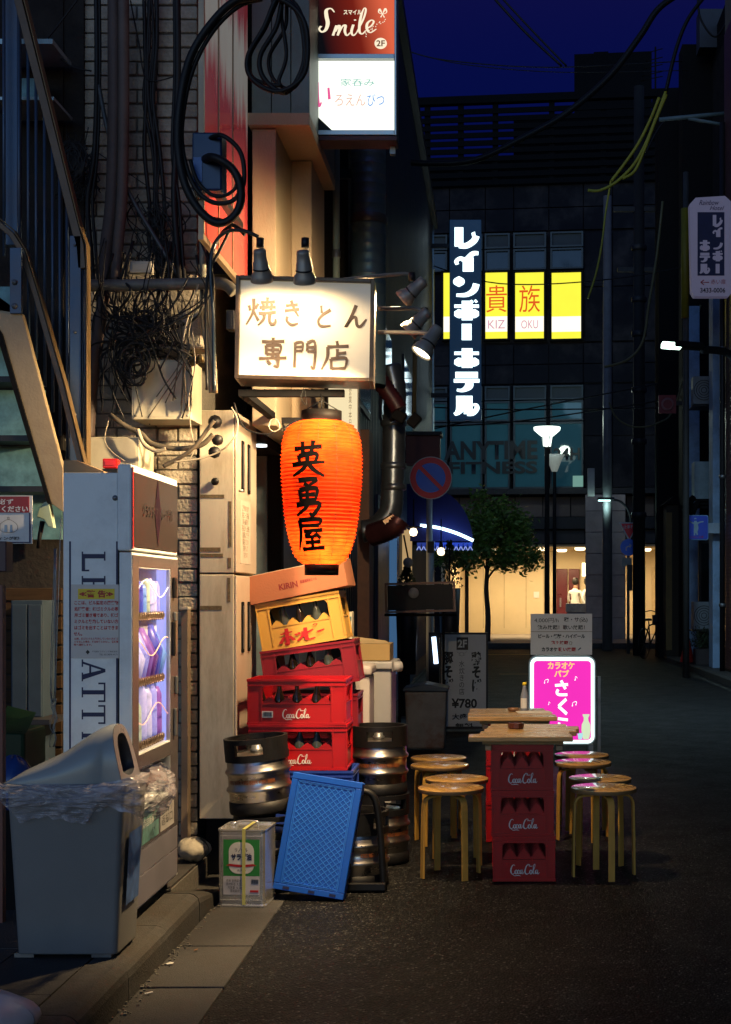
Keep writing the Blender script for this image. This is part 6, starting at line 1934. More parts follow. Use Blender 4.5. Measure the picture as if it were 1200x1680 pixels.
def clip_line(x0, z0, dx, dz):
    ts = []
    tmin, tmax = -9, 9
    for p_, d_, lo, hi in ((x0, dx, -xi, xi), (z0, dz, zi0, zi1)):
        t0, t1 = (lo - p_) / d_, (hi - p_) / d_
        if t0 > t1: t0, t1 = t1, t0
        tmin, tmax = max(tmin, t0), min(tmax, t1)
    return (tmin, tmax) if tmax - tmin > .005 else None
for sg_ in (-1, 1):
    k = -1.2
    while k < 1.8:
        r_ = clip_line(0, k, 1, sg_ * .95)
        if r_:
            p = Vector((r_[0], .003, k + sg_ * .95 * r_[0])); q = Vector((r_[1], .003, k + sg_ * .95 * r_[1]))
            d_ = (q - p).normalized(); n_ = Vector((-d_.z, 0, d_.x)) * .0015
            b.add([p - n_, p + n_, q + n_, q - n_, p - n_ + Vector((0, .004, 0)), p + n_ + Vector((0, .004, 0)), q + n_ + Vector((0, .004, 0)), q - n_ + Vector((0, .004, 0))],
                  [(0, 1, 2, 3), (0, 4, 5, 1), (3, 2, 6, 7)])
        k += .0285
tag(b.build('lattice_ribs', mat('bright_blue_rib', (.03, .2, .75), .35), bl, w=False), kind='stuff')
b = MB()
for z_ in (.07, .14, .22, .3, .38, .46):
    b.bx(W_ / 2, W_ / 2 + .0015, .025, .06, z_, z_ + .028)
b.build('side_slots', M_BLACKM, bl, w=False)
b = MB()
for i in range(4):
    x = -.07 + .045 * i; b.bx(x, x + .012, .0065 - .001, .0075, H_ - .02, H_ - .01)
for sx_ in (-.12, -.0, .1): b.bx(sx_, sx_ + .03, -.002, .001, .008, .02)
b.build('latches', M_NAVY, bl, w=False)

# ------------------------------------------------------------------ tables made of crates and boards
def stack_print(t, y): coke_print(t, y, .15, .056, .004)
sxc, syc, szc = .308, .46, .2235
tc_ = make_crate('red soda crate, lowest of the three under the near table top', sxc, syc, szc, MCR, 4, 6, stack_print, group=None)
X1 = at(858, 0, 7.0).x
place(tc_, (X1 + .005, 7.235, .001), R(.6))
o = copy_tree(tc_); place(o, (X1 + .0, 7.235, .2255), R(0), label='red soda crate, middle of the three under the near table top')
o = copy_tree(tc_); place(o, (X1 - .002, 7.235, .45), R(-.3), label='red soda crate, topmost of the three under the near table top')
for k in range(3):
    o = copy_tree(tc_); place(o, (X1 - .035, 8.36, .001 + k * .2245), R(1), label='red soda crate under the far table top, %s of its stack' % ['lowest', 'middle', 'topmost'][k])
MWD = mat('varnished_board', (.4, .24, .09), .28, var=.22, scale=9, bump=.08, bscale=60, stretch=(1, 9, 9), dirt=(.16, .08, .03), dirtamt=.5, rand=.08, coat=.3)
MWE = mat('board_batten', (.33, .23, .12), .6, var=.2, scale=12)
def table_top(label, loc, rz, boards):
    t = thing('table_top', label, 'table', loc, rz)
    for (x0, x1, y0, y1, dz, dr_) in boards:
        b = MB(); b.bx(x0, x1, y0, y1, .024 + dz, .048 + dz); o = b.build('board', MWD, t, w=False, bevel=.003)
        o.rotation_euler = (0, 0, R(dr_))
    for y_ in (.07, .5):
        b = MB(); b.bx(-.2, .2, y_, y_ + .045, -.012 + .012, .0235); b.build('batten', MWE, t, w=False)
    for sx_ in (-.185, .165):
        b = MB(); b.bx(sx_, sx_ + .03, .02, .6, -.024, -.001); b.build('cleat', MWE, t, w=False, bevel=.002)
    return t
TZ = .45 + .2235 + .002
table_top('near plank table top with a round ashtray, resting on red crates', (X1 - .0, 6.94, TZ), R(-1),
          [(-.265, .243, -.03, .115, 0, .8), (-.215, .235, .119, .25, 0, 0), (-.2, .27, .254, .38, 0, -.5), (-.19, .285, .384, .53, .001, -.8), (-.17, .23, .534, .66, 0, 0)])
table_top('far plank table top carrying the sauce bottle, behind the near one', (X1 - .02, 8.06, TZ), R(2),
          [(-.27, .235, -.03, .14, 0, -.8), (-.265, .22, .144, .29, .002, 0), (-.25, .21, .294, .43, 0, .6), (-.25, .2, .434, .58, 0, 0)])
at_ = thing('ashtray', 'small dark brown wooden ashtray on the near table top', 'ashtray', (at(847, 0, 7.3).x, 7.32, TZ + .05))
b = MB()
b.lathe([(0, 0), (.036, 0), (.041, .004), (.042, .03), (.034, .031), (.032, .01), (0, .008)], (0, 0, 0), 10, smooth=False)
b.build('bowl', mat('dark_brown_wood', (.09, .025, .014), .3, var=.2), at_, w=False)
sb_ = thing('sauce_bottle', 'slim bottle with a yellow cap and label, standing on the far table top', 'bottle', (at(861, 0, 8.45).x, 8.45, TZ + .05))
b = MB(); b.lathe([(0, 0), (.024, 0), (.025, .004), (.024, .085), (.018, .11), (.011, .135), (.011, .15), (0, .15)], (0, 0, 0), 20); b.build('glass', mat('bluish_bottle_glass', (.2, .22, .27), .1), sb_, w=False)
b = MB(); b.lathe([(0, .15), (.013, .15), (.013, .168), (0, .17)], (0, 0, 0), 16); b.build('cap', M_YEL, sb_, w=False)
b = MB(); b.lathe([(.0258, .015), (.0258, .075)], (0, 0, 0), 20, a0=R(-150), a1=R(-60)); b.build('label', M_PAPER, sb_, w=False)
mp_ = thing('menu_paper', 'white laminated menu sheet lying on the far table top', 'paper', (at(880, 0, 8.3).x + .02, 8.3, TZ + .051))
b = MB(); b.bx(-.13, .07, -.06, .1, 0, .002); b.build('sheet', M_PAPER, mp_, w=False); mp_.rotation_euler = (0, 0, R(6))
mp2 = thing('small_dish', 'shallow brown dish left of the sauce bottle', 'dish', (at(843, 0, 8.4).x, 8.4, TZ + .05))
b = MB(); b.lathe([(0, 0), (.03, 0), (.036, .02), (.032, .02), (.027, .006), (0, .005)], (0, 0, 0), 20); b.build('dish', mat('brown_ceramic', (.18, .09, .04), .3), mp2, w=False)

# ------------------------------------------------------------------ bentwood stools
MST_ = mat('birch_ply', (.5, .29, .085), .26, var=.14, scale=6, stretch=(1, 5, 5), bump=.04, bscale=50, coat=.6, dirt=(.26, .13, .035), dirtamt=.45, rand=.06)
MSTL = mat('birch_leg', (.52, .29, .06), .4, var=.12, scale=8, stretch=(6, 6, 1), dirt=(.28, .14, .03), dirtamt=.35, rand=.05)
MEDG = mat('ply_edge', (.24, .14, .06), .5, var=.3, scale=40, stretch=(1, 1, 12))
def make_stool(label):
    t = thing('stool', label, 'stool', (0, 0, 0), 0, 'round bentwood stools along the crate tables')
    r = .166
    b = MB(); b.lathe([(0, .446), (r - .004, .446), (r - .001, .4445)], (0, 0, 0), 56); b.lathe([(r - .001, .4445), (r, .442)], (0, 0, 0), 56)
    b.build('seat', MST_, t, w=False)
    b = MB(); b.lathe([(r, .442), (r, .426), (r - .002, .424), (0, .424)], (0, 0, 0), 56); b.build('seat_edge', MEDG, t, w=False)
    for k in range(4):
        # flat strip, bent over under the seat
        w2 = .0165 ; tt = .0105
        path = [(.165, 0), (.163, .2), (.160, .352), (.157, .378), (.148, .398), (.132, .411), (.112, .4165), (.06, .4175)]
        v, f_ = [], []
        n_ = len(path)
        for i, (x, z_) in enumerate(path):
            x0_, z0_ = path[max(i - 1, 0)]; x1_, z1_ = path[min(i + 1, n_ - 1)]
            dx, dz = x1_ - x0_, z1_ - z0_; l = math.hypot(dx, dz); nx, nz_ = -dz / l, dx / l   # towards the inside and below
            for yy in (-w2, w2):
                v.append((x, yy, z_)); v.append((x + nx * tt, yy, z_ + nz_ * tt))
        for i in range(n_ - 1):
            o_ = 4 * i
            f_ += [(o_, o_ + 4, o_ + 6, o_ + 2), (o_ + 1, o_ + 3, o_ + 7, o_ + 5), (o_, o_ + 1, o_ + 5, o_ + 4), (o_ + 2, o_ + 6, o_ + 7, o_ + 3)]
        f_ += [(0, 2, 3, 1), (4 * n_ - 4, 4 * n_ - 3, 4 * n_ - 1, 4 * n_ - 2)]
        b = MB(); b.add(v, f_)
        Mx = Matrix.Rotation(R(90 * k), 4, 'Z') @ Matrix.Scale(.985, 4)
        b.v = [Mx @ p for p in b.v]
        o = b.build('leg', MSTL, t, w=False, bevel=.0012)
    return t
s0 = make_stool('nearest left stool, its front leg turned to the camera')
spots = [(740, 7.16, -62, None), (750, 7.52, -40, 'second stool from the camera in the left row, just behind the nearest'),
         (722, 8.12, -30, 'third stool from the camera in the left row, beside the far table'), (720, 8.48, -55, 'farthest stool of the left row'),
         (991, 7.16, -80, 'nearest right stool, standing out furthest to the right'), (985, 7.53, -50, 'second stool from the camera in the right row, with a pink sheen'),
         (957, 8.25, -70, 'third stool from the camera in the right row, beside the far table'), (955, 8.63, -35, 'farthest stool of the right row, closest to the pink sign')]
for i, (px, Y, rz, lab) in enumerate(spots):
    o = s0 if i == 0 else copy_tree(s0)
    place(o, (at(px, 0, Y).x, Y, 0), R(rz), label=lab)
# ------------------------------------------------------------------ snack and drink vending machine
VX0, VX1, VY0, VY1 = at(102, 0, 5.5).x, -1.40, 5.5, 6.29
MVM = mat('vending_enamel', (.76, .8, .8), .38, .0, var=.05, scale=3, bump=.05, bscale=200, dirt=(.3, .3, .29), dirtamt=.35, dscale=3)
MVF = mat('vending_front', (.11, .095, .1), .25, .3, var=.1, scale=3, dirt=(.16, .13, .12), dirtamt=.3, rvar=.05)
vm = thing('vending_machine', 'pale grey vending machine with navy side lettering and a glowing violet window', 'vending machine', ((VX0 + VX1) / 2, 5.9, .12))
def vz(py, Y=5.5): return at(0, py, Y).z
b = MB(); b.bx(VX0, -1.462, VY0 + .012, VY1, .175, vz(775)); b.build('body', MVM, vm, bevel=.004)
b = MB(); b.bx(-1.461, -1.404, VY0, VY1, vz(905) + .003, vz(761)); b.build('header', MVM, vm, bevel=.009, seg=3)
# door, a frame round the window
wy0, wy1, wz0, wz1 = 5.60, 6.145, vz(1236, 5.64), vz(932, 5.64)
b = MB()
dx0, dx1 = -1.452, -1.404
dzt, dzb = vz(905) - .003, .178
b.bx(dx0, dx1, VY0, wy0, dzb, dzt); b.bx(dx0, dx1, wy1, VY1, dzb, dzt)
b.bx(dx0, dx1, wy0, wy1, wz1, dzt); b.bx(dx0, dx1, wy0, wy1, .72, wz0); b.bx(dx0, dx1, wy0, wy1, dzb, .56)
b.build('door', MVM, vm)
b = MB(); b.bx(-1.4035, -1.401, VY0 + .004, wy0 - .004, .19, dzt - .01); b.bx(-1.4035, -1.401, wy1 + .004, VY1 - .004, .19, dzt - .01)
b.bx(-1.4035, -1.401, wy0, wy1, wz1 + .005, dzt - .01); b.bx(-1.4035, -1.401, wy0, wy1, .725, wz0 - .005)
b.build('front_trim', MVF, vm)
b = MB(); b.bx(-1.4035, -1.3995, VY0 + .02, VY1 - .02, vz(905) + .02, vz(761) - .03); b.build('header_panel', mat('header_brown', (.05, .038, .036), .25, .3, var=.1, rvar=.04), vm)
hz_ = (vz(905) + vz(761)) / 2
Mf = Matrix.Translation((-1.398, 5.9, hz_)) @ Matrix.Rotation(R(90), 4, 'Z')
b = MB(); b.prism([(0, -.14), (.055, 0), (0, .14), (-.055, 0)], -.001, .0, Mf); b.build('diamond_emblem', mat('dark_violet_print', (.012, .006, .014), .5, spec=.1), vm)
text('グランドアトレ・千鳥', .52, .055, M_INK, vm, Mf @ Matrix.Translation((0, -.003, 0)), bold=.03)
b = MB(); b.bx(-1.462, -1.4, VY0 - .002, VY0 + .004, vz(905) + .01, vz(770)); b.build('red_edge', mat('red_edge_strip', (.4, .02, .02), .4), vm) if False else None
b = MB(); b.bx(-1.4025, -1.4, VY0 + .002, VY0 + .012, vz(900), vz(766)); b.build('red_edge', mat('red_edge_strip', (.45, .02, .02), .4), vm)
# the cavity behind the glass with shelves and goods
b = MB()
b.bx(-1.6, -1.59, wy0, wy1, wz0, wz1)
b.build('cabinet_back', mat('lit_cabinet_back', (.4, .38, .6), .5, em=(.2, .22, 1), es=.5), vm)
b = MB(); b.bx(-1.59, -1.453, wy0 - .01, wy0, wz0, wz1); b.bx(-1.59, -1.453, wy0 - .01, wy1 + .01, wz1, wz1 + .01); b.bx(-1.59, -1.453, wy0 - .01, wy1 + .01, wz0 - .01, wz0)
b.build('cabinet_liner', mat('lilac_liner', (.5, .46, .62), .4), vm)
b = MB(); b.bx(-1.59, -1.42, wy1 - .0, wy1 + .01, wz0, wz1); b.build('light_strip', emit('vending_tube_glow', (.45, .48, 1), 1.2), vm)
for zs in (1.335, 1.07, wz0 + .03):
    b = MB(); b.bx(-1.59, -1.425, wy0, wy1, zs - .016, zs); sh_ = b.build('shelf', mat('brass_shelf', (.3, .22, .14), .3, .6), vm)
    for i in range(14):
        b = MB(); y_ = wy0 + .02 + i * (wy1 - wy0 - .03) / 14
        b.tube([(-1.424, y_ + .0135 * math.cos(q), zs - .008 + .017 * math.sin(q)) for q in [k * PI / 4 for k in range(9)]], .0028, 4, cap=False)
        b.build('coil', MATS['brass_shelf'], sh_)
rr = random.Random(21)
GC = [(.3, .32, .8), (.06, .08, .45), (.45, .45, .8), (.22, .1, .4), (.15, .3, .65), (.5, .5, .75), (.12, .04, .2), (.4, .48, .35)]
GM = [mat('goods_%d' % i, c_, .3, var=.3, scale=30, em=c_, es=.42) for i, c_ in enumerate(GC)]  # faint glow put into the goods for the cabinet's inner light
for r_, (zs, hh_, n_) in enumerate(((1.335, .15, 9), (1.07, .225, 7), (wz0 + .03, .22, 6))):
    st_ = (wy1 - wy0 - .02) / n_
    for i in range(n_):
        y0 = wy0 + .012 + i * st_
        h2 = hh_ * rr.uniform(.75, 1.05)
        mm_ = GM[(i * 3 + r_ * 2) % len(GM)]
        b = MB()
        yc_, xc_ = y0 + st_ * .45, -1.462
        if r_ != 1:
            b.lathe([(0, 0), (st_ * .4, 0), (st_ * .42, h2 * .1), (st_ * .4, h2 * .85), (st_ * .25, h2), (0, h2)], (xc_, yc_, zs + .001), 14)
        else:
            w_ = st_ * .42
            b.add([(xc_ + .03, yc_ - w_, zs + .001), (xc_ + .03, yc_ + w_, zs + .001), (xc_ - .03, yc_ + w_, zs + .001), (xc_ - .03, yc_ - w_, zs + .001),
                   (xc_ + .05, yc_ - w_ * .9, zs + h2 * .5), (xc_ + .05, yc_ + w_ * .9, zs + h2 * .5), (xc_ - .05, yc_ + w_ * .9, zs + h2 * .5), (xc_ - .05, yc_ - w_ * .9, zs + h2 * .5),
                   (xc_ + .005, yc_ - w_, zs + h2), (xc_ + .005, yc_ + w_, zs + h2), (xc_ - .005, yc_ + w_, zs + h2), (xc_ - .005, yc_ - w_, zs + h2)],
                  [(0, 1, 5, 4), (1, 2, 6, 5), (2, 3, 7, 6), (3, 0, 4, 7), (4, 5, 9, 8), (5, 6, 10, 9), (6, 7, 11, 10), (7, 4, 8, 11), (8, 9, 10, 11), (3, 2, 1, 0)], True)
        b.build('goods', mm_, vm)
for zl in (1.43, 1.2, .92):
    point('lamp_light', vm, (-1.45, wy1 - .06, zl), .16, (.5, .5, 1), .03)
# window pane, clear but mirror like at a flat angle; light wavy film on it
m = bpy.data.materials.new('window_film'); m.use_nodes = True; MATS['window_film'] = m
n, L = m.node_tree.nodes, m.node_tree.links
n.clear()
o_ = n.new('ShaderNodeOutputMaterial'); t_ = n.new('ShaderNodeBsdfTransparent'); g_ = n.new('ShaderNodeBsdfGlossy'); g_.inputs['Roughness'].default_value = .05
t_.inputs['Color'].default_value = (.9, .9, 1, 1)
mx = n.new('ShaderNodeMixShader'); fr_ = n.new('ShaderNodeFresnel'); fr_.inputs['IOR'].default_value = 1.08
nz = n.new('ShaderNodeTexNoise'); nz.inputs['Scale'].default_value = 7; nz.inputs['Distortion'].default_value = 2
bp = n.new('ShaderNodeBump'); bp.inputs['Strength'].default_value = .35; L.new(nz.outputs['Fac'], bp.inputs['Height']); L.new(bp.outputs[0], g_.inputs['Normal'])
L.new(fr_.outputs[0], mx.inputs[0]); L.new(t_.outputs[0], mx.inputs[1]); L.new(g_.outputs[0], mx.inputs[2]); L.new(mx.outputs[0], o_.inputs[0])
b = MB(); b.quad((-1.41, wy0, wz0), (-1.41, wy1, wz0), (-1.41, wy1, wz1), (-1.41, wy0, wz1)); b.build('window_pane', m, vm)
# neon like wavy stickers on the pane
for k, (z_, col, nm_) in enumerate(((1.44, (.9, .8, 1), 'wave_a'), (1.2, (1, .6, .35), 'wave_b'), (.93, (1, .5, .4), 'wave_d'))):
    b = MB(); b.tube([(-1.408, wy0 + .02 + (wy1 - wy0 - .04) * i / 24, z_ + .035 * math.sin(i * .27 + k * 1.9)) for i in range(25)], .0022, 5)
    b.build('wavy_sticker', mat('sticker_%s' % nm_, col, .4, em=col, es=.55), vm)
# controls on the right of the front
for (y_, z0, z1, w_, m_) in ((6.19, 1.40, 1.49, .02, M_BLACK), (6.2, 1.3, 1.34, .018, M_GREYMETAL), (6.17, 1.15, 1.3, .014, M_BLACK), (6.22, .98, 1.06, .01, M_GREYMETAL), (6.2, .8, .92, .012, M_GREYMETAL)):
    b = MB(); b.bx(-1.4005, -1.386, y_ - w_, y_ + w_, z0, z1); b.build('control', m_, vm, bevel=.006)
# lower front: delivery slot, sticker, kick panels
b = MB(); b.bx(-1.50, -1.47, wy0 + .02, wy1, .562, .718); b.build('delivery_recess', M_BLACKM, vm)
b = MB(); b.bx(-1.45, -1.43, wy0 + .06, wy1 - .04, .63, .70); b.build('delivery_flap', mat('orange_dim', (.2, .07, .04), .3), vm)
for z0, z1 in ((.185, .30), (.305, .40)):
    b = MB(); b.bx(-1.4035, -1.400, VY0 + .02, VY1 - .02, z0, z1); b.build('kick_panel', mat('lilac_grey_panel', (.17, .16, .19), .35), vm, bevel=.001)
b = MB(); b.bx(-1.4035, -1.4, VY0 + .02, VY1 - .02, .405, .555); b.build('lower_panel', MVF, vm)
b = MB(); b.bx(-1.3998, -1.398, 5.54, 5.92, .42, .55); b.build('drink_sticker', mat('green_blue_sticker', (.1, .22, .2), .2, var=.8, scale=9), vm)
text('飲料自販機', .2, .035, M_PAPER, vm, Matrix.Translation((-1.3975, 5.73, .5)) @ Matrix.Rotation(R(90), 4, 'Z'))
b = MB(); b.bx(-1.3998, -1.399, 5.95, 6.2, .42, .55); b.build('price_sticker', mat('pale_sticker', (.4, .38, .36), .4), vm)
text('お釣り\n返却口', .2, .09, M_INK, vm, Matrix.Translation((-1.3985, 6.07, .485)) @ Matrix.Rotation(R(90), 4, 'Z'))
for yy in (5.55, 6.2):
    for xx in (-1.64, -1.44):
        b = MB(); b.lathe([(0, 0), (.028, 0), (.028, .012), (.012, .014), (.012, .06), (0, .06)], (xx, yy, .12), 12); b.build('foot', M_BLACK, vm)
# camera side: seam, lock, navy stripes, slab serif letters
b = MB(); b.bx(-1.4555, -1.4525, VY0 + .004, VY0 + .02, .18, vz(905)); b.build('door_seam', M_BLACKM, vm)
p = at(189, 817, 5.512)
b = MB(); b.lathe([(.0, 0), (.011, 0), (.01, .005), (0, .006)], (0, 0, 0), 14, Matrix.Translation(p) @ Matrix.Rotation(R(90), 4, 'X')); b.build('lock', M_GREYMETAL, vm)
yv = VY0 + .012
for px in (115, 192):
    q = at(px, 0, yv); b = MB(); b.bx(q.x - .0035, q.x + .0035, yv - .001, yv + .001, .4, vz(888)); b.build('stripe', M_NAVY, vm)
kx = yv / F
def serif(polys, py0, py1):
    """letters read from the top down: letter box 0..1 across (letter height) to the right, 0..1 down"""
    b = MB()
    for pl in polys:
        P_ = [at(134 + 39 * (1 - y_), py0 + (py1 - py0) * x, yv - .0015) for x, y_ in pl]
        b.add([P_[i] for i in range(len(P_))], [list(range(len(P_)))])
    return b.build('serif_letter', M_NAVY, vm)
def box(x0, x1, y0, y1): return [(x0, y0), (x1, y0), (x1, y1), (x0, y1)]
# y_: 0 = top of the letter (towards the right), 1 = its foot
Lr = [box(.0, .45, 0, .06), box(.12, .34, .06, .94), box(0, .98, .94, 1.0), box(.34, .9, .86, .94), box(.9, .98, .68, .94)]
serif([[(x, y_) for x, y_ in pl] for pl in Lr], 905, 938)
Er = [box(.0, .98, 0, .06), box(.12, .34, .06, .94), box(0, .98, .94, 1.0), box(.34, .7, .46, .53), box(.9, .98, .06, .28), box(.9, .98, .72, .94)]
serif(Er, 945, 975)
Ar = [[(.44, 0), (.58, 0), (.92, .94), (.68, .94)], [(.44, 0), (.5, .12), (.2, .94), (.1, .94)], box(.26, .72, .6, .68), box(0, .34, .94, 1), box(.6, 1.0, .94, 1)]
Ar[2] = box(.3, .66, .6, .68)
serif([Ar[0], [(x, y_) for x, y_ in Ar[1]], Ar[2], Ar[3], Ar[4]], 1082, 1118)
Tr = [box(0, 1, 0, .07), box(0, .09, .07, .3), box(.91, 1, .07, .3), box(.39, .61, .07, .94), box(.24, .76, .94, 1.0)]
serif(Tr, 1120, 1152)
serif(Tr, 1157, 1188)
serif([box(.3, .7, 0, .06), box(.39, .61, .06, .94), box(.3, .7, .94, 1)], 1192, 1222)
# warning notice taped to the side
a, c = at(117, 959, yv), at(200, 1080, yv)
b = MB(); b.bx(a.x, c.x, yv - .004, yv - .003, c.z, a.z); b.build('warning_notice', mat('laminated_notice', (.5, .5, .5), .25, var=.04, bump=.15, bscale=9), vm)
ym = yv - .0045
def tv(s, x, y_, wd_, ht_, m_, bd=.0): text(s, wd_ * kx, ht_ * kx, m_, vm, Matrix.Translation(at(x, y_, ym)), bold=bd)
q0, q1 = at(128, 966, ym), at(188, 983, ym)
b = MB(); b.bx(q0.x, q1.x, ym - .0005, ym, q1.z, q0.z); b.build('yellow_band', M_YEL, vm)
text('≪警 告≫', 56 * kx, 12 * kx, M_RED, vm, Matrix.Translation(at(158, 974.5, ym - .001)), bold=.035)
for i, s in enumerate(('ここは、ビル指定の廃棄物', '処理業者：㈱ゴミクルの専', '用ゴミ置き場であり、㈱ゴ', 'ミクルと契約していない方', 'はゴミを出すことはできま')):
    tv(s, 158, 989 + i * 10.2, 72, 7, M_RED, .03)
tv('せん。', 128, 1040, 14, 6.5, M_RED, .03)
for i, s in enumerate(('以降、㈱ゴミクルと契約していない方がゴ', 'ミを出した場合、不法投棄とみなし、警察署', '等へ通報します。')):
    tv(s, 158 if i < 2 else 136, 1048 + i * 5, 72 if i < 2 else 30, 3.8, M_RED, .02)
tv('千代田ビルディング株式会社', 172, 1069, 42, 3, M_INK)
tv('TEL 03-3876-4171', 178, 1074, 30, 2.8, M_INK)
b = MB(); q = at(144, 1070, ym); b.prism([(q.x, q.z - .009), (q.x + .008, q.z), (q.x, q.z + .009), (q.x - .008, q.z)], ym - .0005, ym); b.build('diamond_print', M_INK, vm)

# small wall conduit right of the machine
t = thing('conduit_box', 'narrow brown conduit box fixed to the bricks right of the vending machine', 'conduit box', at(303, 1200, 7.05))
a, c = at(297.5, 1000, 7.05), at(309, 1450, 7.05)
b = MB(); b.bx(a.x, c.x, 7.04, 7.11, .13, a.z); b.build('box', mat('brown_conduit', (.2, .15, .11), .5), t, bevel=.003)
b = MB(); b.bx(a.x, c.x + .002, 7.03, 7.11, a.z, a.z + .012); b.build('cap', mat('pale_metal', (.45, .42, .36), .4), t)

# ------------------------------------------------------------------ litter bin with lid and plastic bag
MBIN = mat('grey_blue_bin', (.165, .165, .165), .42, var=.05, scale=3, bump=.1, bscale=220, dirt=(.2, .2, .2), dirtamt=.3)
bn = thing('litter_bin', 'large grey blue bin with a plastic bag over its rim, before the vending machine', 'bin', (-1.515, 5.2, .12))
X0b, X1b, X0t, X1t = at(28, 0, 5.06).x, at(192, 0, 5.06).x, at(10, 0, 5.02).x, at(203, 0, 5.02).x
zt_ = at(0, 1298, 5.02).z
def bin_ring(k, z_, grow=0.0):
    x0 = X0b + (X0t - X0b) * k - grow; x1 = X1b + (X1t - X1b) * k + grow
    y0 = 5.06 - .04 * k - grow; y1 = 5.34 + .03 * k + grow
    cx_, cy_ = (x0 + x1) / 2, (y0 + y1) / 2
    return [(cx_ + p[0], cy_ + p[1], z_) for p in rrect(x0 - cx_, x1 - cx_, y0 - cy_, y1 - cy_, .022, 4)]
b = MB()
rings = [bin_ring(0, .135), bin_ring(.02, .14), bin_ring(.5, .14 + (zt_ - .14) * .5), bin_ring(1, zt_)]
nn = len(rings[0])
b.add([p for r_ in rings for p in r_], [(i * nn + j, i * nn + (j + 1) % nn, (i + 1) * nn + (j + 1) % nn, (i + 1) * nn + j) for i in range(3) for j in range(nn)] + [tuple(range(nn))[::-1]], True)
o = b.build('body', MBIN, bn)
for px in (44, 170):
    q = at(px, 0, 5.1); b = MB(); b.bx(q.x - .035, q.x + .035, 5.07, 5.12, .121, .136); b.build('foot', M_GREYMETAL, bn)
b = MB()
rings = [bin_ring(1, zt_ - .006, .006), bin_ring(1, zt_ + .018, .010), bin_ring(1, zt_ + .022, .004)]
b.add([p for r_ in rings for p in r_], [(i * nn + j, i * nn + (j + 1) % nn, (i + 1) * nn + (j + 1) % nn, (i + 1) * nn + j) for i in range(2) for j in range(nn)] + [tuple(range(2 * nn, 3 * nn))])
b.build('rim', MBIN, bn)
# domed lid, rising to the hood whose mouth looks right
secs = []
NS = 30
cyb = 5.19
zb_ = zt_ + .018
for (px, top, hy_) in ((12, 1284, .12), (22, 1276, .145), (45, 1262, .16), (75, 1248, .165), (105, 1234, .165), (128, 1218, .16), (146, 1205, .152), (160, 1197, .145), (172, 1192, .135), (180, 1191, .128)):
    x = at(px, 0, 5.12).x
    zt2 = at(0, top, 5.12).z
    ring = []
    for k in range(NS + 1):
        q = PI * k / NS
        ring.append((x, cyb - hy_ * abs(math.cos(q)) ** .75 * (1 if math.cos(q) > 0 else -1), zb_ + (zt2 - zb_) * math.sin(q) ** .6))
    secs.append(ring)
# the hood's front edge leans: its foot stands further right than its crown
last = secs[-1]
for dx_, sh in ((.0, .045), (.004, .05)):
    secs.append([(p[0] + .006 + dx_ + sh * (1 - (p[2] - zb_) / (last[NS // 2][2] - zb_)), p[1], p[2]) for p in last])
b = MB()
n1 = NS + 1
b.add([p for s_ in secs for p in s_], [(i * n1 + j, i * n1 + j + 1, (i + 1) * n1 + j + 1, (i + 1) * n1 + j) for i in range(len(secs) - 1) for j in range(NS)], True)
b.add(secs[0], [list(range(n1))])
MLID = mat('bin_lid_plastic', (.26, .28, .28), .25, var=.06, scale=3, rvar=.04)
b.build('lid', MLID, bn)
# face of the hood with its oval mouth: a ring between the hood edge and the oval, then a throat going in
edge = [Vector(p) for p in secs[-1]]
cz_ = Vector((sum(p.x for p in edge) / n1, cyb, (edge[0].z + max(p.z for p in edge)) / 2 + .006))
outer = [p + Vector((.0015, 0, 0)) for p in edge]
inner, throat = [], []
for k, p in enumerate(outer):
    q = PI * k / NS
    inner.append(cz_ + Vector(((p.x - cz_.x) * .62, (p.y - cz_.y) * .62, (p.z - cz_.z) * .66)) + Vector((.004, 0, 0)))
# the lower half of the oval, mirrored
low_o = [Vector((outer[0].x + .002, outer[NS].y + (outer[0].y - outer[NS].y) * t / 12, outer[0].z)) for t in range(1, 12)]
low_i = []
for t in range(1, 12):
    q = PI * t / 12
    y_ = inner[NS].y + (inner[0].y - inner[NS].y) * t / 12
    low_i.append(Vector((inner[0].x + .006 * math.sin(q), y_, inner[0].z - .018 * math.sin(q))))
O_, I_ = outer + low_o, inner + low_i
nO = len(O_)
T_ = [p + Vector((-.05, 0, -.01)) for p in I_]
b = MB(); b.add(O_ + I_, [(k, (k + 1) % nO, nO + (k + 1) % nO, nO + k) for k in range(nO)], True)
b.build('mouth_ring', mat('mouth_grey', (.2, .2, .23), .3, .2), bn)
b = MB(); b.add(I_ + T_, [(k, (k + 1) % nO, nO + (k + 1) % nO, nO + k) for k in range(nO)] + [tuple(range(nO, 2 * nO))], True)
b.build('throat', mat('throat_dark', (.05, .055, .07), .4), bn)
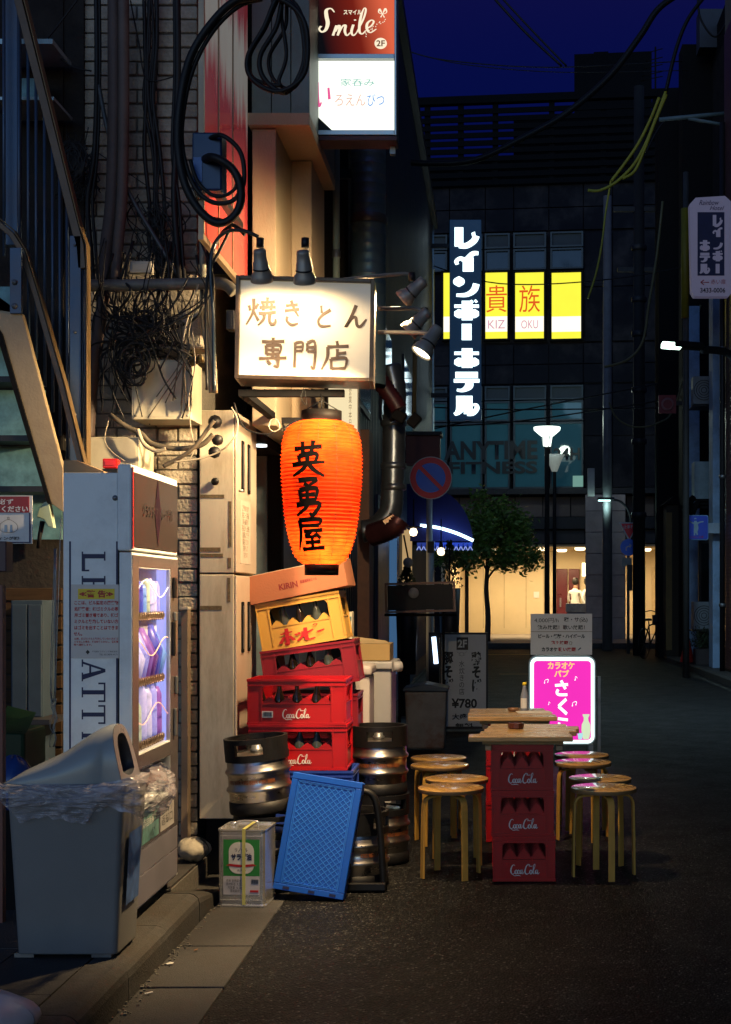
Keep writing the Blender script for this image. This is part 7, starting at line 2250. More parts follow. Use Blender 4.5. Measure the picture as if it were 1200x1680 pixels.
# the bag: thin crinkled film over the rim, with a slack bulge at the right end
m = bpy.data.materials.new('clear_bag_film'); m.use_nodes = True; MATS['clear_bag_film'] = m
n, L = m.node_tree.nodes, m.node_tree.links
bs_ = n['Principled BSDF']; bs_.inputs['Base Color'].default_value = (.42, .39, .42, 1); bs_.inputs['Roughness'].default_value = .2
bs_.inputs['Specular IOR Level'].default_value = 1.0
tr_ = n.new('ShaderNodeBsdfTransparent'); mx = n.new('ShaderNodeMixShader')
tc = n.new('ShaderNodeTexCoord'); nz = n.new('ShaderNodeTexNoise'); nz.inputs['Scale'].default_value = 9; nz.inputs['Detail'].default_value = 3; nz.inputs['Distortion'].default_value = 2.2
mpg = n.new('ShaderNodeMapping'); mpg.inputs['Scale'].default_value = (.55, .55, 3.2); mpg.inputs['Rotation'].default_value = (0, R(14), 0)
L.new(tc.outputs['Object'], mpg.inputs[0]); L.new(mpg.outputs[0], nz.inputs['Vector'])
mr = n.new('ShaderNodeMapRange'); mr.inputs['From Min'].default_value = .35; mr.inputs['From Max'].default_value = .68; mr.inputs['To Min'].default_value = .22; mr.inputs['To Max'].default_value = .8
L.new(nz.outputs['Fac'], mr.inputs['Value']); L.new(mr.outputs[0], mx.inputs[0])
bp = n.new('ShaderNodeBump'); bp.inputs['Strength'].default_value = .8; bp.inputs['Distance'].default_value = .03; L.new(nz.outputs['Fac'], bp.inputs['Height']); L.new(bp.outputs[0], bs_.inputs['Normal'])
L.new(tr_.outputs[0], mx.inputs[1]); L.new(bs_.outputs[0], mx.inputs[2]); L.new(mx.outputs[0], n['Material Output'].inputs[0])
rr = random.Random(4)
NU, NV = 150, 16
ph = [rr.uniform(0, 6.28) for _ in range(12)]
base = bin_ring(1, zt_, .012)
cx_ = sum(p[0] for p in base) / nn; cy_ = sum(p[1] for p in base) / nn
# resample the rim evenly
per = []
tot = 0
seg_ = []
for j in range(nn):
    p, q = Vector(base[j]), Vector(base[(j + 1) % nn]); seg_.append((p, q, (q - p).length)); tot += (q - p).length
def rim_pt(s_):
    s_ = (s_ % 1) * tot
    for p, q, l in seg_:
        if s_ <= l: return p + (q - p) * (s_ / max(l, 1e-6))
        s_ -= l
    return Vector(base[0])
def bagf(u, v):
    p = rim_pt(u)
    d = Vector((p.x - cx_, p.y - cy_, 0)); dn = Vector((d.x * .6, d.y, 0)).normalized()
    right = max(0, (p.x - (X1t - .10)) / .12)
    right = min(1, right)
    wob = .004 * math.sin(u * 88 + ph[0] + v * 5) + .005 * math.sin(u * 41 + ph[1] - v * 7) + .003 * math.sin(u * 190 + v * 11)
    drop = .075 + .03 * math.sin(u * 19 + ph[2]) + .02 * math.sin(u * 47 + ph[3]) + .045 * right + .035 * max(0, math.sin((p.x - X0t) * 6))
    out_ = .006 + .022 * math.sin(PI * min(1, v * 1.15)) + right * (.066 * math.sin(PI * (.12 + v * .8)) + .015 * math.sin(v * 17 + u * 60)) + abs(wob) * (.5 + 1.5 * v)
    z_ = zt_ + .026 + right * .03 * (1 - v) - v * drop + wob * (.3 + v)
    q = p + dn * out_
    return (q.x + right * .012, q.y, z_)
b = MB(); b.grid(bagf, NU, NV)
tag(b.build('bag', m, bn))
# information sheet on the right face of the bin
xr = at(199, 0, 5.18).x
b = MB(); b.add([(X1b + .021, 5.10, .3), (X1b + .021, 5.28, .3), (X1b + .034, 5.28, .56), (X1b + .034, 5.10, .56)], [(0, 1, 2, 3)]); b.build('info_sheet', mat('blue_info_sheet', (.06, .12, .3), .4, var=.5, scale=14), bn)

# ------------------------------------------------------------------ things lying left of the bin
t = thing('pale_bag', 'pale rounded plastic bag cut off by the bottom left corner', 'bag', (-1.54, 4.05, .12))
b = MB(); b.grid(lambda u, v: (-1.54 + (.23 + .012 * math.sin(u * 25)) * math.cos(2 * PI * u) * math.sin(PI * v), 4.05 + .2 * math.sin(2 * PI * u) * math.sin(PI * v), .12 + .082 + .08 * math.cos(PI * v) + .003 * math.sin(u * 44)), 40, 16)
b.build('bag', mat('pale_bag_film', (.6, .57, .6), .35, bump=.3, bscale=25), t)
t = thing('green_tub', 'dark green plastic tub with an open lid at the left edge behind the bin', 'tub', at(15, 1235, 6.1))
a, c = at(-20, 1200, 6.1), at(40, 1290, 6.1)
b = MB(); b.bx(a.x, c.x, 6.1, 6.4, .32, a.z); b.build('tub', mat('dark_green_plastic', (.004, .022, .01), .4, spec=.2), t, bevel=.015)
b = MB(); b.add([(a.x, 6.09, a.z), (c.x + .01, 6.09, a.z - .01), (c.x - .03, 6.35, a.z + .06), (a.x, 6.35, a.z + .09)], [(0, 1, 2, 3)]); b.build('lid', MATS['dark_green_plastic'], t)
b = MB(); b.bx(a.x, c.x - .01, 6.12, 6.4, .12, .318); b.build('crate_below', M_BLACKM, t)
t = thing('blue_bag', 'shiny dark blue bag below the green tub at the left edge', 'bag', at(25, 1275, 5.9))
p = at(22, 1268, 5.9)
b = MB(); b.grid(lambda u, v: (p.x + .085 * math.cos(2 * PI * u) * math.sin(PI * v) * (1 + .06 * math.sin(u * 30)), p.y + .08 * math.sin(2 * PI * u) * math.sin(PI * v), p.z - .05 + .12 * math.cos(PI * v) + .006 * math.sin(u * 37 + v * 9)), 30, 14)
b.build('bag', mat('blue_bag_film', (.01, .04, .18), .2), t)
b = MB(); b.bx(p.x - .08, p.x + .08, 5.84, 5.98, .12, p.z - .15); b.build('box_below', M_BLACKM, t)

# wooden slats and metal cabinet in the gloom behind
t = thing('metal_cabinet', 'dark blue grey metal cabinet in the gloom left of the vending machine', 'cabinet', at(48, 1300, 6.9))
a, c = at(18, 985, 6.85), at(70, 1180, 6.85)
b = MB(); b.bx(a.x, c.x, 6.85, 7.05, .12, a.z); b.build('body', mat('blue_grey_steel', (.025, .04, .06), .6, 0, spec=.15), t, bevel=.004)
for x0, x1 in ((19.5, 44), (46, 68)):
    q0, q1 = at(x0, 992, 6.84), at(x1, 1176, 6.84); b = MB(); b.bx(q0.x, q1.x, 6.838, 6.849, q1.z, q0.z); b.build('door', MATS['blue_grey_steel'], t, bevel=.003)
b = MB(); q0, q1 = at(5, 1178, 6.8), at(92, 1186, 6.8); b.bx(q0.x, q1.x, 6.7, 7.0, q1.z, q0.z); b.build('shelf', M_DARKMETAL, t)
t = thing('slatted_screen', 'brown wooden slat screen behind the metal cabinet', 'screen', at(80, 1390, 7.06))
py = 965
MSL = mat('brown_slat', (.03, .018, .01), .8, spec=.1, var=.3, scale=9, stretch=(1, 9, 9), rand=.15)
while py < 1390:
    q0, q1 = at(-30, py, 7.06), at(101, py + 20, 7.06); b = MB(); b.bx(q0.x, q1.x, 7.06, 7.08, q1.z, q0.z); b.build('slat', MSL, t, bevel=.002); py += 24
ch = thing('chain', 'bundle of thin chain hanging in front of the slats', 'chain', at(90, 1200, 6.3))
b = MB()
rr = random.Random(3)
for i in range(5):
    b.tube(catmull([at(93 - i, 900, 6.3)] + [at(89 + rr.uniform(-7, 5), 1130 + k * 16, 6.3) for k in range(7)], 4), .002, 5)
b.build('links', M_GREYMETAL, ch)
wr = thing('hanging_wire', 'taut pale wire running down beside the vending machine', 'wire', at(92, 1130, 6.28))
b = MB(); b.tube([at(100, 850, 6.28), at(91, 1135, 6.28)], .002, 5); b.build('wire', mat('pale_wire', (.3, .34, .34), .4), wr)

# notice and cloth under the stair
nb_ = thing('rubbish_notice', 'notice with a red heading and a bin drawing under the stair', 'notice', at(20, 892, 6.3))
a, c = at(-40, 813, 6.3), at(53, 892, 6.3)
b = MB(); b.bx(a.x, c.x, 6.3, 6.306, c.z, a.z); b.build('sheet', mat('notice_sheet', (.5, .52, .54), .3), nb_)
q = at(0, 841, 6.3).z; b = MB(); b.bx(a.x, at(48, 0, 6.3).x, 6.297, 6.3, q, a.z - .004); b.build('red_heading', mat('dark_red_band', (.2, .01, .015), .4), nb_)
b = MB(); b.bx(at(48, 0, 6.3).x, at(50.5, 0, 6.3).x, 6.297, 6.3, c.z + .006, q); b.bx(a.x, at(50.5, 0, 6.3).x, 6.296, 6.299, c.z + .003, c.z + .008); b.build('blue_rule', M_NAVY, nb_)
k6 = 6.3 / F
text('必ず', 24 * k6, 9 * k6, MATS['notice_sheet'], nb_, Matrix.Translation(at(10, 823, 6.295)), bold=.02)
text('てください', 56 * k6, 10 * k6, MATS['notice_sheet'], nb_, Matrix.Translation(at(18, 835, 6.295)), bold=.03)
text('ビルディング㈱', 60 * k6, 6 * k6, M_INK, nb_, Matrix.Translation(at(1, 883, 6.295)), bold=.02)
b = strokes([[(10, 40, 2), (50, 15, 2), (90, 45, 2), (88, 80, 2), (50, 92, 2), (12, 80, 2), (10, 40, 2)], [(48, 15, 2), (44, 4, 2), (52, 2, 2), (52, 15, 2)]], 34 * k6, 28 * k6, Matrix.Translation(at(14, 862, 6.295)), taper=False)
b.build('bag_drawing', M_INK, nb_)
b = strokes([[(30, 30, 20), (30, 90, 26)], [(70, 30, 16), (70, 90, 22)]], 22 * k6, 20 * k6, Matrix.Translation(at(14, 865, 6.2955)), taper=False)
b.build('bottle_drawing', mat('blue_drawing', (.15, .25, .4), .5), nb_)
t = thing('hanging_lamp_cover', 'pale green quarter round cover hanging under the stair', 'cover', at(74, 868, 6.4))
b = MB(); b.prism([(at(x, y_, 6.4).x, at(x, y_, 6.4).z) for x, y_ in ((60, 848), (64, 834), (72, 824), (80, 822), (88, 866), (79, 864), (72, 852))], 6.4, 6.44)
b.build('cover', mat('pale_green_cover', (.4, .5, .36), .5), t, bevel=.003)
b = MB(); b.tube([at(70, 855, 6.42), at(65, 880, 6.42), at(63, 900, 6.42)], [.012, .01, .009], 8); b.build('stem', M_BLACK, t)
b = MB(); q0, q1 = at(-40, 812, 6.95), at(101, 885, 6.95); b.bx(q0.x, q1.x, 6.95, 6.97, q1.z, q0.z)
t = thing('teal_panel', 'dim teal panel behind the notice', 'panel', at(40, 885, 6.95)); b.build('panel', mat('teal_steel', (.1, .22, .25), .5, .2, var=.4, scale=14, dirt=(.04, .08, .09), dirtamt=.6), t)

# ------------------------------------------------------------------ outside stair
sta = thing('steel_staircase', 'steel outside stair with thin balusters descending to the right above the bin', 'staircase', at(60, 820, 6.5))
MSTB = mat('blue_grey_paint', (.045, .08, .14), .42, .3, var=.2, scale=10, dirt=(.09, .06, .045), dirtamt=.5)
MSTR = mat('rusty_brown_paint', (.13, .085, .055), .5, .2, var=.25, scale=12, dirt=(.05, .03, .02), dirtamt=.5)
MSTC = mat('cream_stringer', (.34, .26, .16), .5, var=.12, scale=6, dirt=(.2, .1, .05), dirtamt=.4, bump=.1)
def strip(name, pts, w_px, Y, th, m_, parent=sta, bev=.003):
    """flat bar following px points, w_px wide in the picture plane, th deep"""
    b = MB()
    P_ = [at(x, y_, Y) for x, y_ in pts]
    hw_ = w_px * Y / F / 2
    k = len(P_)
    L_ = []
    for i, p in enumerate(P_):
        d = (P_[min(i + 1, k - 1)] - P_[max(i - 1, 0)]).normalized()
        nrm = Vector((-d.z, 0, d.x))
        L_.append((p + nrm * hw_, p - nrm * hw_))
    v, f = [], []
    for a_, c_ in L_:
        v += [a_, c_, a_ + Vector((0, th, 0)), c_ + Vector((0, th, 0))]
    for i in range(k - 1):
        o_ = i * 4
        f += [(o_, o_ + 1, o_ + 5, o_ + 4), (o_ + 2, o_ + 6, o_ + 7, o_ + 3), (o_, o_ + 4, o_ + 6, o_ + 2), (o_ + 1, o_ + 3, o_ + 7, o_ + 5)]
    f += [(0, 2, 3, 1), (4 * k - 4, 4 * k - 3, 4 * k - 1, 4 * k - 2)]
    b.add(v, f)
    return b.build(name, m_, parent, bevel=bev)
strip('handrail', [(22, -30), (32, 10), (70, 160), (124, 378), (131, 402), (134, 440)], 13, 6.5, .05, MSTR)
strip('handrail_edge', [(31, -30), (42, 10), (79, 160), (131, 372), (141, 400), (142, 440), (142, 770)], 2.2, 6.49, .06, mat('lit_rail_edge', (.2, .13, .06), .4, .4))  # lit edge of the rail painted as a lighter strip
for i, (x, y0) in enumerate(((6, 0), (31, 30), (46, 80), (59, 130), (73, 185), (86, 235), (98, 285), (110, 335))):
    xb = x
    b = MB(); b.tube([at(x, max(y0 - 20, -20), 6.55), at(xb + 1, 420 + (x - 6) * 3.2, 6.55)], .0075, 8); b.build('baluster', MSTB, sta)
b = MB(); q0, q1 = at(8, -20, 6.6), at(29, 402, 6.6); b.bx(q0.x, q1.x, 6.6, 6.66, q1.z, q0.z); b.build('post', MSTB, sta, bevel=.004)
b = MB(); q0, q1 = at(114, 386, 6.5), at(133, 768, 6.5); b.bx(q0.x, q1.x, 6.5, 6.55, q1.z, q0.z); pst = b.build('post', MSTB, sta, bevel=.003)
for py in (402, 545, 680):
    p = at(123, py, 6.498); b = MB(); b.lathe([(0, 0), (.007, 0), (.006, .005), (0, .006)], (0, 0, 0), 8, Matrix.Translation(p) @ Matrix.Rotation(R(90), 4, 'X')); b.build('bolt', M_GREYMETAL, pst)
for x in (136, 139.5): 
    b = MB(); b.tube([at(x, 400, 6.52), at(x, 768, 6.52)], .0035, 6); b.build('thin_rod', MSTB, sta)
strip('lower_rail', [(-8, 362), (18, 384), (36, 412), (60, 490), (100, 630), (134, 768)], 9, 6.44, .04, MSTR)
strip('lower_rail_edge', [(-6, 354), (22, 377), (42, 410), (66, 488), (106, 628), (139, 762)], 1.8, 6.43, .05, MATS['lit_rail_edge'])
b = MB(); b.prism([(at(x, y_, 6.4).x, at(x, y_, 6.4).z) for x, y_ in ((-20, 470), (-20, 512), (36, 515), (52, 570), (103, 765), (103, 850), (75, 820), (60, 745), (4, 540), (-20, 500))][3:] + [], 6.4, 6.46)
b = MB(); b.prism([(at(x, y_, 6.4).x, at(x, y_, 6.4).z) for x, y_ in ((-30, 505), (36, 514), (103, 768), (104, 840), (84, 826), (2, 548), (-30, 470))][0:] , 6.4, 6.44)
b.build('stringer', MSTC, sta, bevel=.002)
b = MB(); b.prism([(at(x, y_, 6.39).x, at(x, y_, 6.39).z) for x, y_ in ((-4, 536), (4, 548), (84, 826), (78, 826), (-4, 552))], 6.385, 6.46); b.build('stringer_flange', M_BLACKM, sta)
b = MB(); q0, q1 = at(16, 406, 6.38), at(35, 514, 6.38); b.bx(q0.x, q1.x, 6.38, 6.40, q1.z, q0.z); pl_ = b.build('bolt_plate', MSTB, sta, bevel=.002)
for py in (463, 502):
    b = MB(); b.lathe([(0, 0), (.014, 0), (.013, .008), (.007, .01), (0, .014)], (0, 0, 0), 6, Matrix.Translation(at(24, py, 6.38)) @ Matrix.Rotation(R(90), 4, 'X')); b.build('bolt', M_GREYMETAL, pl_)
for y0, y1 in ((470, 556), (562, 627), (640, 721), (732, 802)):
    q0, q1 = at(-60, y0, 6.7), at(96, y1, 6.7); b = MB()
    b.bx(q0.x, min(q1.x, at(10 + (y1 - 500) * .29, 0, 6.7).x), 6.7, 6.71, q1.z, q0.z); b.build('riser', MATS['teal_steel'], sta)
    b = MB(); b.bx(q0.x, min(q1.x, at(10 + (y1 - 500) * .29, 0, 6.7).x), 6.5, 6.71, q1.z - .028, q1.z - .002); b.build('tread', M_DARKMETAL, sta)
b = MB(); q0, q1 = at(-5, 83, 6.9), at(102, 91, 6.9); b.bx(q0.x, q1.x, 6.75, 7.05, q1.z, q0.z); b.build('platform_plate', mat('pale_teal_plate', (.3, .42, .45), .4, .3), sta)
b = MB(); q0, q1 = at(-5, 176, 6.9), at(104, 181, 6.9); b.bx(q0.x, q1.x, 6.75, 7.05, q1.z, q0.z); b.build('platform_plate', MATS['pale_teal_plate'], sta)
b = MB(); q0, q1 = at(32, 128, 6.95), at(70, 176, 6.95); b.bx(q0.x, q1.x, 6.95, 7.0, q1.z, q0.z); b.build('platform_panel', MATS['teal_steel'], sta)
# left edge post with small box
t = thing('edge_post', 'reddish post with a small dark box at the left edge', 'post', at(2, 1500, 5.6))
b = MB(); q0, q1 = at(-12, 0, 5.6), at(4, 1500, 5.6); b.bx(q0.x, q1.x, 5.6, 5.64, .12, at(0, 960, 5.6).z); b.build('post', mat('reddish_steel', (.16, .06, .045), .5), t)
b = MB(); q0, q1 = at(-20, 888, 5.58), at(10, 938, 5.58); b.bx(q0.x, q1.x, 5.58, 5.66, q1.z, q0.z); b.build('box', mat('dark_plum_box', (.05, .02, .03), .4), t, bevel=.004)
# rear wall left of the bricks
t = thing('rear_wall', 'dark stained wall behind the stair', 'wall', (-3.2, 7.15, 0))
b = MB(); b.bx(-5, -2.15, 7.08, 7.4, 0, 6); b.build('wall', M_DARKWALL, t)
b = MB(); b.bx(-2.35, -2.05, 7.09, 7.11, 2.2, 5.2); b.build('render_patch', M_DARKWALL, t)

# ------------------------------------------------------------------ the red glazed board facing the alley
rbd = thing('red_board', 'glossy red board with a painted white glare, facing the alley above the shop sign', 'sign board', (-1.36, 6.9, at(0, 440, 6.9).z))
m = bpy.data.materials.new('red_board_glare'); m.use_nodes = True
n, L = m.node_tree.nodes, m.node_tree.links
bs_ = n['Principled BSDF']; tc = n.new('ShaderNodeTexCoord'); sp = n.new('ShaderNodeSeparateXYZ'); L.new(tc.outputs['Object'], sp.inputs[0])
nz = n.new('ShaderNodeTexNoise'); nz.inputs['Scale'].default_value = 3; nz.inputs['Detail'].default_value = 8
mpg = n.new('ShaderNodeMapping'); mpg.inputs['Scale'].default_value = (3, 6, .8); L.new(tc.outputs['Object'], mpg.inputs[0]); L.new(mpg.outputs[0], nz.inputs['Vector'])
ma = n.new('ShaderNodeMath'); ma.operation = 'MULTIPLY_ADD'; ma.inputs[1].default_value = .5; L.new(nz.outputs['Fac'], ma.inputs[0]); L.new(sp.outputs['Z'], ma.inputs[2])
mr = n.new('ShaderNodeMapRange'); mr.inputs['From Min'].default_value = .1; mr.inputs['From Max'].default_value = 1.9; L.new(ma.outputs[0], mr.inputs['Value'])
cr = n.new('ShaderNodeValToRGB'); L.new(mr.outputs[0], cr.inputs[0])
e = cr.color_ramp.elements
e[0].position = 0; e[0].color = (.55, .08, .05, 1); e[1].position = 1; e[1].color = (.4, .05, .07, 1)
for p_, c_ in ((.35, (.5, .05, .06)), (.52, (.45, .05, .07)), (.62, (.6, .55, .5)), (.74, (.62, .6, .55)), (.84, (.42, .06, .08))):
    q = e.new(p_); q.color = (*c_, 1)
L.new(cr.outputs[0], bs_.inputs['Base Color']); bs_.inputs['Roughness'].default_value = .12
L.new(cr.outputs[0], bs_.inputs['Emission Color']); bs_.inputs['Emission Strength'].default_value = .22  # lightbox glare put in as a white band, plus a faint backlit glow
zb_ = at(0, 445, 7.0).z
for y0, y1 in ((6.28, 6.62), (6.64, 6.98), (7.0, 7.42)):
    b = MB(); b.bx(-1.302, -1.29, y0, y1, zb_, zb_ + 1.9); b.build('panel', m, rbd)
b = MB(); b.bx(-1.304, -1.28, 6.25, 7.44, zb_ - .03, zb_ - .002); b.bx(-1.303, -1.285, 6.622, 6.638, zb_, zb_ + 1.9); b.bx(-1.303, -1.285, 6.982, 6.998, zb_, zb_ + 1.9); b.bx(-1.304, -1.28, 6.255, 6.278, zb_, zb_ + 1.9)
b.build('frame', mat('dull_gold_frame', (.35, .25, .16), .4, .4), rbd)
b = MB(); b.bx(-1.47, -1.306, 7.06, 7.12, zb_, zb_ + 1.9); b.build('wall_bracket', M_BLACKM, rbd)

# ------------------------------------------------------------------ boxes, pipes and cables on the end wall
t = thing('transformer_box', 'dark blue junction box with cable loops, before the red board', 'junction box', at(340, 315, 6.08))
a, c = at(315, 216, 6.08), at(364, 312, 6.08)
b = MB(); b.bx(a.x, c.x, 6.08, 6.2, c.z, a.z); b.build('housing', mat('deep_blue_plastic', (.012, .03, .09), .25), t, bevel=.008)
b = MB(); q0, q1 = at(318, 258, 6.08), at(332, 298, 6.08); b.bx(q0.x, q1.x, 6.075, 6.079, q1.z, q0.z); b.build('label', mat('blue_label', (.05, .12, .35), .3), t)
b = MB(); q = at(335, 0, 6.2).x - .02; b.bx(q - .03, q + .03, 6.201, 7.11, c.z + .1, c.z + .13); b.build('bracket', M_DARKMETAL, t)
def box_thing(nm, label, cat, x0, y0, x1, y1, Y, dep, m_, bev=.004):
    t = thing(nm, label, cat, at((x0 + x1) / 2, y1, Y))
    a, c = at(x0, y0, Y), at(x1, y1, Y)
    b = MB(); b.bx(a.x, c.x, Y, Y + dep, c.z, a.z); b.build('housing', m_, t, bevel=bev)
    b = MB(); b.bx(a.x + .012, c.x - .012, Y - .003, Y - .0005, c.z + .012, a.z - .012); b.build('cover', m_, t, bevel=.001)
    return t
MBX = mat('cream_box_paint', (.5, .46, .35), .5, var=.06, scale=4, dirt=(.25, .2, .13), dirtamt=.4)
t = box_thing('meter_box', 'large cream meter box crossed by cable shadows', 'electrical box', 216, 590, 314, 688, 6.85, .25, MBX)
for x, y_ in ((222, 597), (308, 597), (222, 682), (308, 682)):
    b = MB(); b.lathe([(0, 0), (.005, 0), (.005, .004), (0, .005)], (0, 0, 0), 8, Matrix.Translation(at(x, y_, 6.848)) @ Matrix.Rotation(R(90), 4, 'X')); b.build('screw', M_GREYMETAL, t)
t = box_thing('meter_box', 'second cream box half hidden behind the top of the vending machine', 'electrical box', 141, 717, 228, 790, 6.8, .3, MBX)
t = box_thing('alarm_light', 'small red alarm light above the vending machine', 'alarm light', 168, 752, 192, 768, 6.5, .06, mat('red_lens', (.5, .01, .01), .3, em=(1, .02, .01), es=.12), .005)
b = MB(); q0, q1 = at(168, 769, 6.5), at(192, 778, 6.5); b.bx(q0.x, q1.x, 6.5, 6.56, q1.z, q0.z); b.build('base', M_BLACK, t)
t = box_thing('wall_block', 'pale block of masonry beside the conduits, lit by the sign lamps', 'wall block', 293, 508, 330, 572, 6.95, .16, MATS['painted_brick'], .006)
t = box_thing('small_white_box', 'small off white terminal box above the horizontal pipe', 'terminal box', 213, 428, 248, 447, 6.9, .06, mat('offwhite_box', (.35, .34, .3), .5), .003)
t = box_thing('breaker_box', 'dark little breaker box between conduits and sign', 'terminal box', 371, 508, 384, 540, 6.9, .08, M_DARKMETAL, .003)
t = thing('vending_top_duct', 'tan angled sheet standing on the vending machine', 'sheet', at(150, 775, 5.8))
b = MB(); b.prism([(at(x, y_, 5.9).x, at(x, y_, 5.9).z) for x, y_ in ((110, 778), (110, 757), (131, 757), (175, 775), (175, 778))], 5.85, 5.95); b.build('sheet', mat('tan_sheet', (.32, .2, .1), .6), t)

def pipe(label, pts, r, m_, Y=None, nm='pipe', cat='pipe', smooth=5, seg=14):
    P_ = [at(*p) if len(p) == 3 else at(p[0], p[1], Y) for p in pts]
    b = MB(); b.tube(catmull(P_, smooth) if len(P_) > 2 else P_, r, seg)
    return tag(b.build(nm, m_), label, cat)
MPI = mat('dusty_pipe', (.16, .15, .13), .55, .2, var=.25, scale=14, dirt=(.07, .06, .045), dirtamt=.6)
pipe('dusty horizontal pipe crossing the end wall above the tangled cables', [(136, 468), (200, 468), (300, 466), (352, 464), (372, 468), (385, 480)], .029, MPI, 6.82)
MDP = mat('dark_brown_pipe', (.07, .05, .045), .6, var=.25, scale=10)
pipe('thick brown downpipe left of the bricks, the left one of two', [(188, -20), (188, 200), (184, 330), (176, 400), (172, 462)], .034, MDP, 6.95)
pipe('thick brown downpipe touching the bricks, the right one of two', [(203, -20), (203, 200), (200, 330), (194, 400), (190, 462)], .026, mat('brown_pipe', (.1, .075, .065), .6, var=.25, scale=10), 6.93)
pipe('lower end of the thick downpipes, slanting to the left', [(172, 475), (160, 560), (150, 640), (145, 720)], .03, MDP, 6.95)
MCO = mat('tan_conduit', (.33, .26, .16), .45, var=.15, scale=10)
for i, (x0, x1, r_, lab) in enumerate(((331, 344, .010, 'leftmost of the tan conduits beside the sign'), (338, 350, .009, 'middle tan conduit beside the sign'), (346, 352, .011, 'tan conduit with a coupling, nearest the sign'))):
    pipe(lab, [(x0, 440), (x0 + 1, 520), (x1, 600), (x1 + 2, 645)], r_, MCO, 6.85, 'conduit', 'conduit')
pipe('ribbed grey sleeve going up from the horizontal pipe', [(333, 375), (333, 455)], .016, mat('grey_sleeve', (.2, .2, .17), .5), 6.8, 'conduit', 'conduit')

MC1 = mat('black_cable', (.009, .009, .010), .5, spec=.25, var=.3, scale=20)
MC2 = mat('dusty_cable', (.09, .075, .055), .5, var=.3, scale=20)
MC3 = mat('pale_cable', (.36, .31, .23), .45, var=.2, scale=20)
MC4 = mat('bluish_cable', (.02, .03, .04), .25, var=.3)
def cable(label, pts, r, m_=MC1, Y=None, grp=None, seg=8):
    P_ = [at(*p) if len(p) == 3 else at(p[0], p[1], Y) for p in pts]
    b = MB(); b.tube(catmull(P_, 7), r, seg)
    return tag(b.build('cable', m_), label, 'cable', grp)
cable('thickest black cable, arching over the red board to loops by the blue box', [(430, -6), (385, 2), (345, 40), (312, 95), (296, 165), (292, 235), (303, 300), (328, 345), (358, 366), (386, 352), (396, 318), (384, 280), (352, 258), (334, 262, 6.1)], .0175, MC1, 6.0)
cable('black cable beside the thickest one, looping round the blue box', [(430, -2), (392, 10), (352, 48), (320, 105), (303, 170), (299, 238), (316, 300), (345, 330), (380, 330), (400, 300), (395, 250), (365, 222), (342, 228, 6.1)], .010, MC1, 6.02)
cable('black cable loop crossing the lower half of the blue box', [(312, 262), (326, 300), (356, 322), (385, 310), (388, 280), (366, 262), (345, 268, 6.1)], .008, MC1, 6.03)
cable('black cable curling under the blue box', [(318, 300, 6.1), (336, 350), (366, 362), (388, 372), (402, 385)], .009, MC1, 6.4)
cable('glossy cable curving from the conduits over the red board to the first spot lamp', [(352, 640), (350, 520), (346, 440), (352, 400), (372, 380), (398, 378), (424, 388)], .0085, MC4, 6.35)
cable('second cable curving up beside it to the red board foot', [(340, 640), (338, 500), (345, 430), (362, 385), (378, 372), (366, 400), (350, 430)], .007, MC1, 6.4)
for i, (a_, b_, c_, d_) in enumerate(((405, 448, 505, 150), (425, 460, 500, 152), (408, 452, 470, 140), (440, 468, 505, 146))):
    cable(['widest hanging cable loop left of the red lightbox', 'second hanging cable loop, dropping nearest the lightbox', 'short hanging cable loop on the left of the bunch', 'rightmost hanging cable loop beside the lightbox'][i],
          [(b_ - 70 + 8 * i, -8), (b_ + 5, -4), (c_ - 8, 30), (c_, 90), (c_ - 12, 130), (b_ + 6, d_), (a_ + 8, 128), (a_ + 2, 92), (a_ + 28, 45), (b_ + 4, 0), (b_ + 20, -20)], .0115 if i < 2 else .009, MC1, 6.35 + .03 * i, 'cable loops hanging by the lightbox')
V = [(158, 150, .013, 'thick black vertical cable left of the brown downpipes'), (163, 158, .008, 'thinner black cable beside the thick one left of the downpipes'), (291, 292, .016, 'thick black vertical cable at the right edge of the bricks'),
     (286, 300, .009, 'thin black cable just left of the thick one at the bricks edge')]
for x0, x1, r_, lab in V:
    cable(lab, [(x0, -20), (x0 + 1, 120), (x0 - 3, 250), (x1 - 6, 330), (x1, 420), (x1 + 4, 470)], r_, MC1, 6.98)
rr = random.Random(17)
for i in range(8):
    x = 236 + i * 3
    cable(['first', 'second', 'third', 'fourth', 'fifth', 'sixth', 'seventh', 'eighth'][i] + ' strand from the left of the cable bunch down the bricks', [(x + rr.uniform(-3, 3), -20), (x + rr.uniform(-4, 4), 70), (x + rr.uniform(-7, 3), 160), (x + rr.uniform(-6, 12), 250), (x + rr.uniform(0, 14), 340), (x + rr.uniform(0, 30), 410), (x + rr.uniform(10, 70), 460)], rr.uniform(.004, .0105), MC1, 7.03, 'cable bunch down the middle of the bricks')
cable('long bluish cable slanting from the downpipes across the bricks to the conduits', [(162, 140), (176, 210), (198, 285), (222, 335), (252, 385), (285, 440), (305, 470)], .011, mat('slanting_cable', (.05, .055, .06), .4), 6.98)
cable('thin cable crossing the upper bricks to the right', [(214, 0), (228, 70), (242, 130), (290, 124)], .0035, MC1, 7.02)
cable('thin cable from the stair platform to the downpipes', [(100, 96), (120, 110), (150, 116)], .004, MC1, 6.9)
cable('thin slack cable crossing the middle of the bricks', [(160, 250), (205, 280), (250, 310), (292, 333)], .0025, MC1, 6.97)
cable('diagonal thin cable above the stair platform', [(60, 82), (90, 48), (130, -5)], .005, MC1, 6.9)
cable('bright edged cable dropping past the meter box', [(316, 545), (320, 600), (310, 650), (313, 700), (318, 740), (300, 765)], .0028, MC3, 6.72)
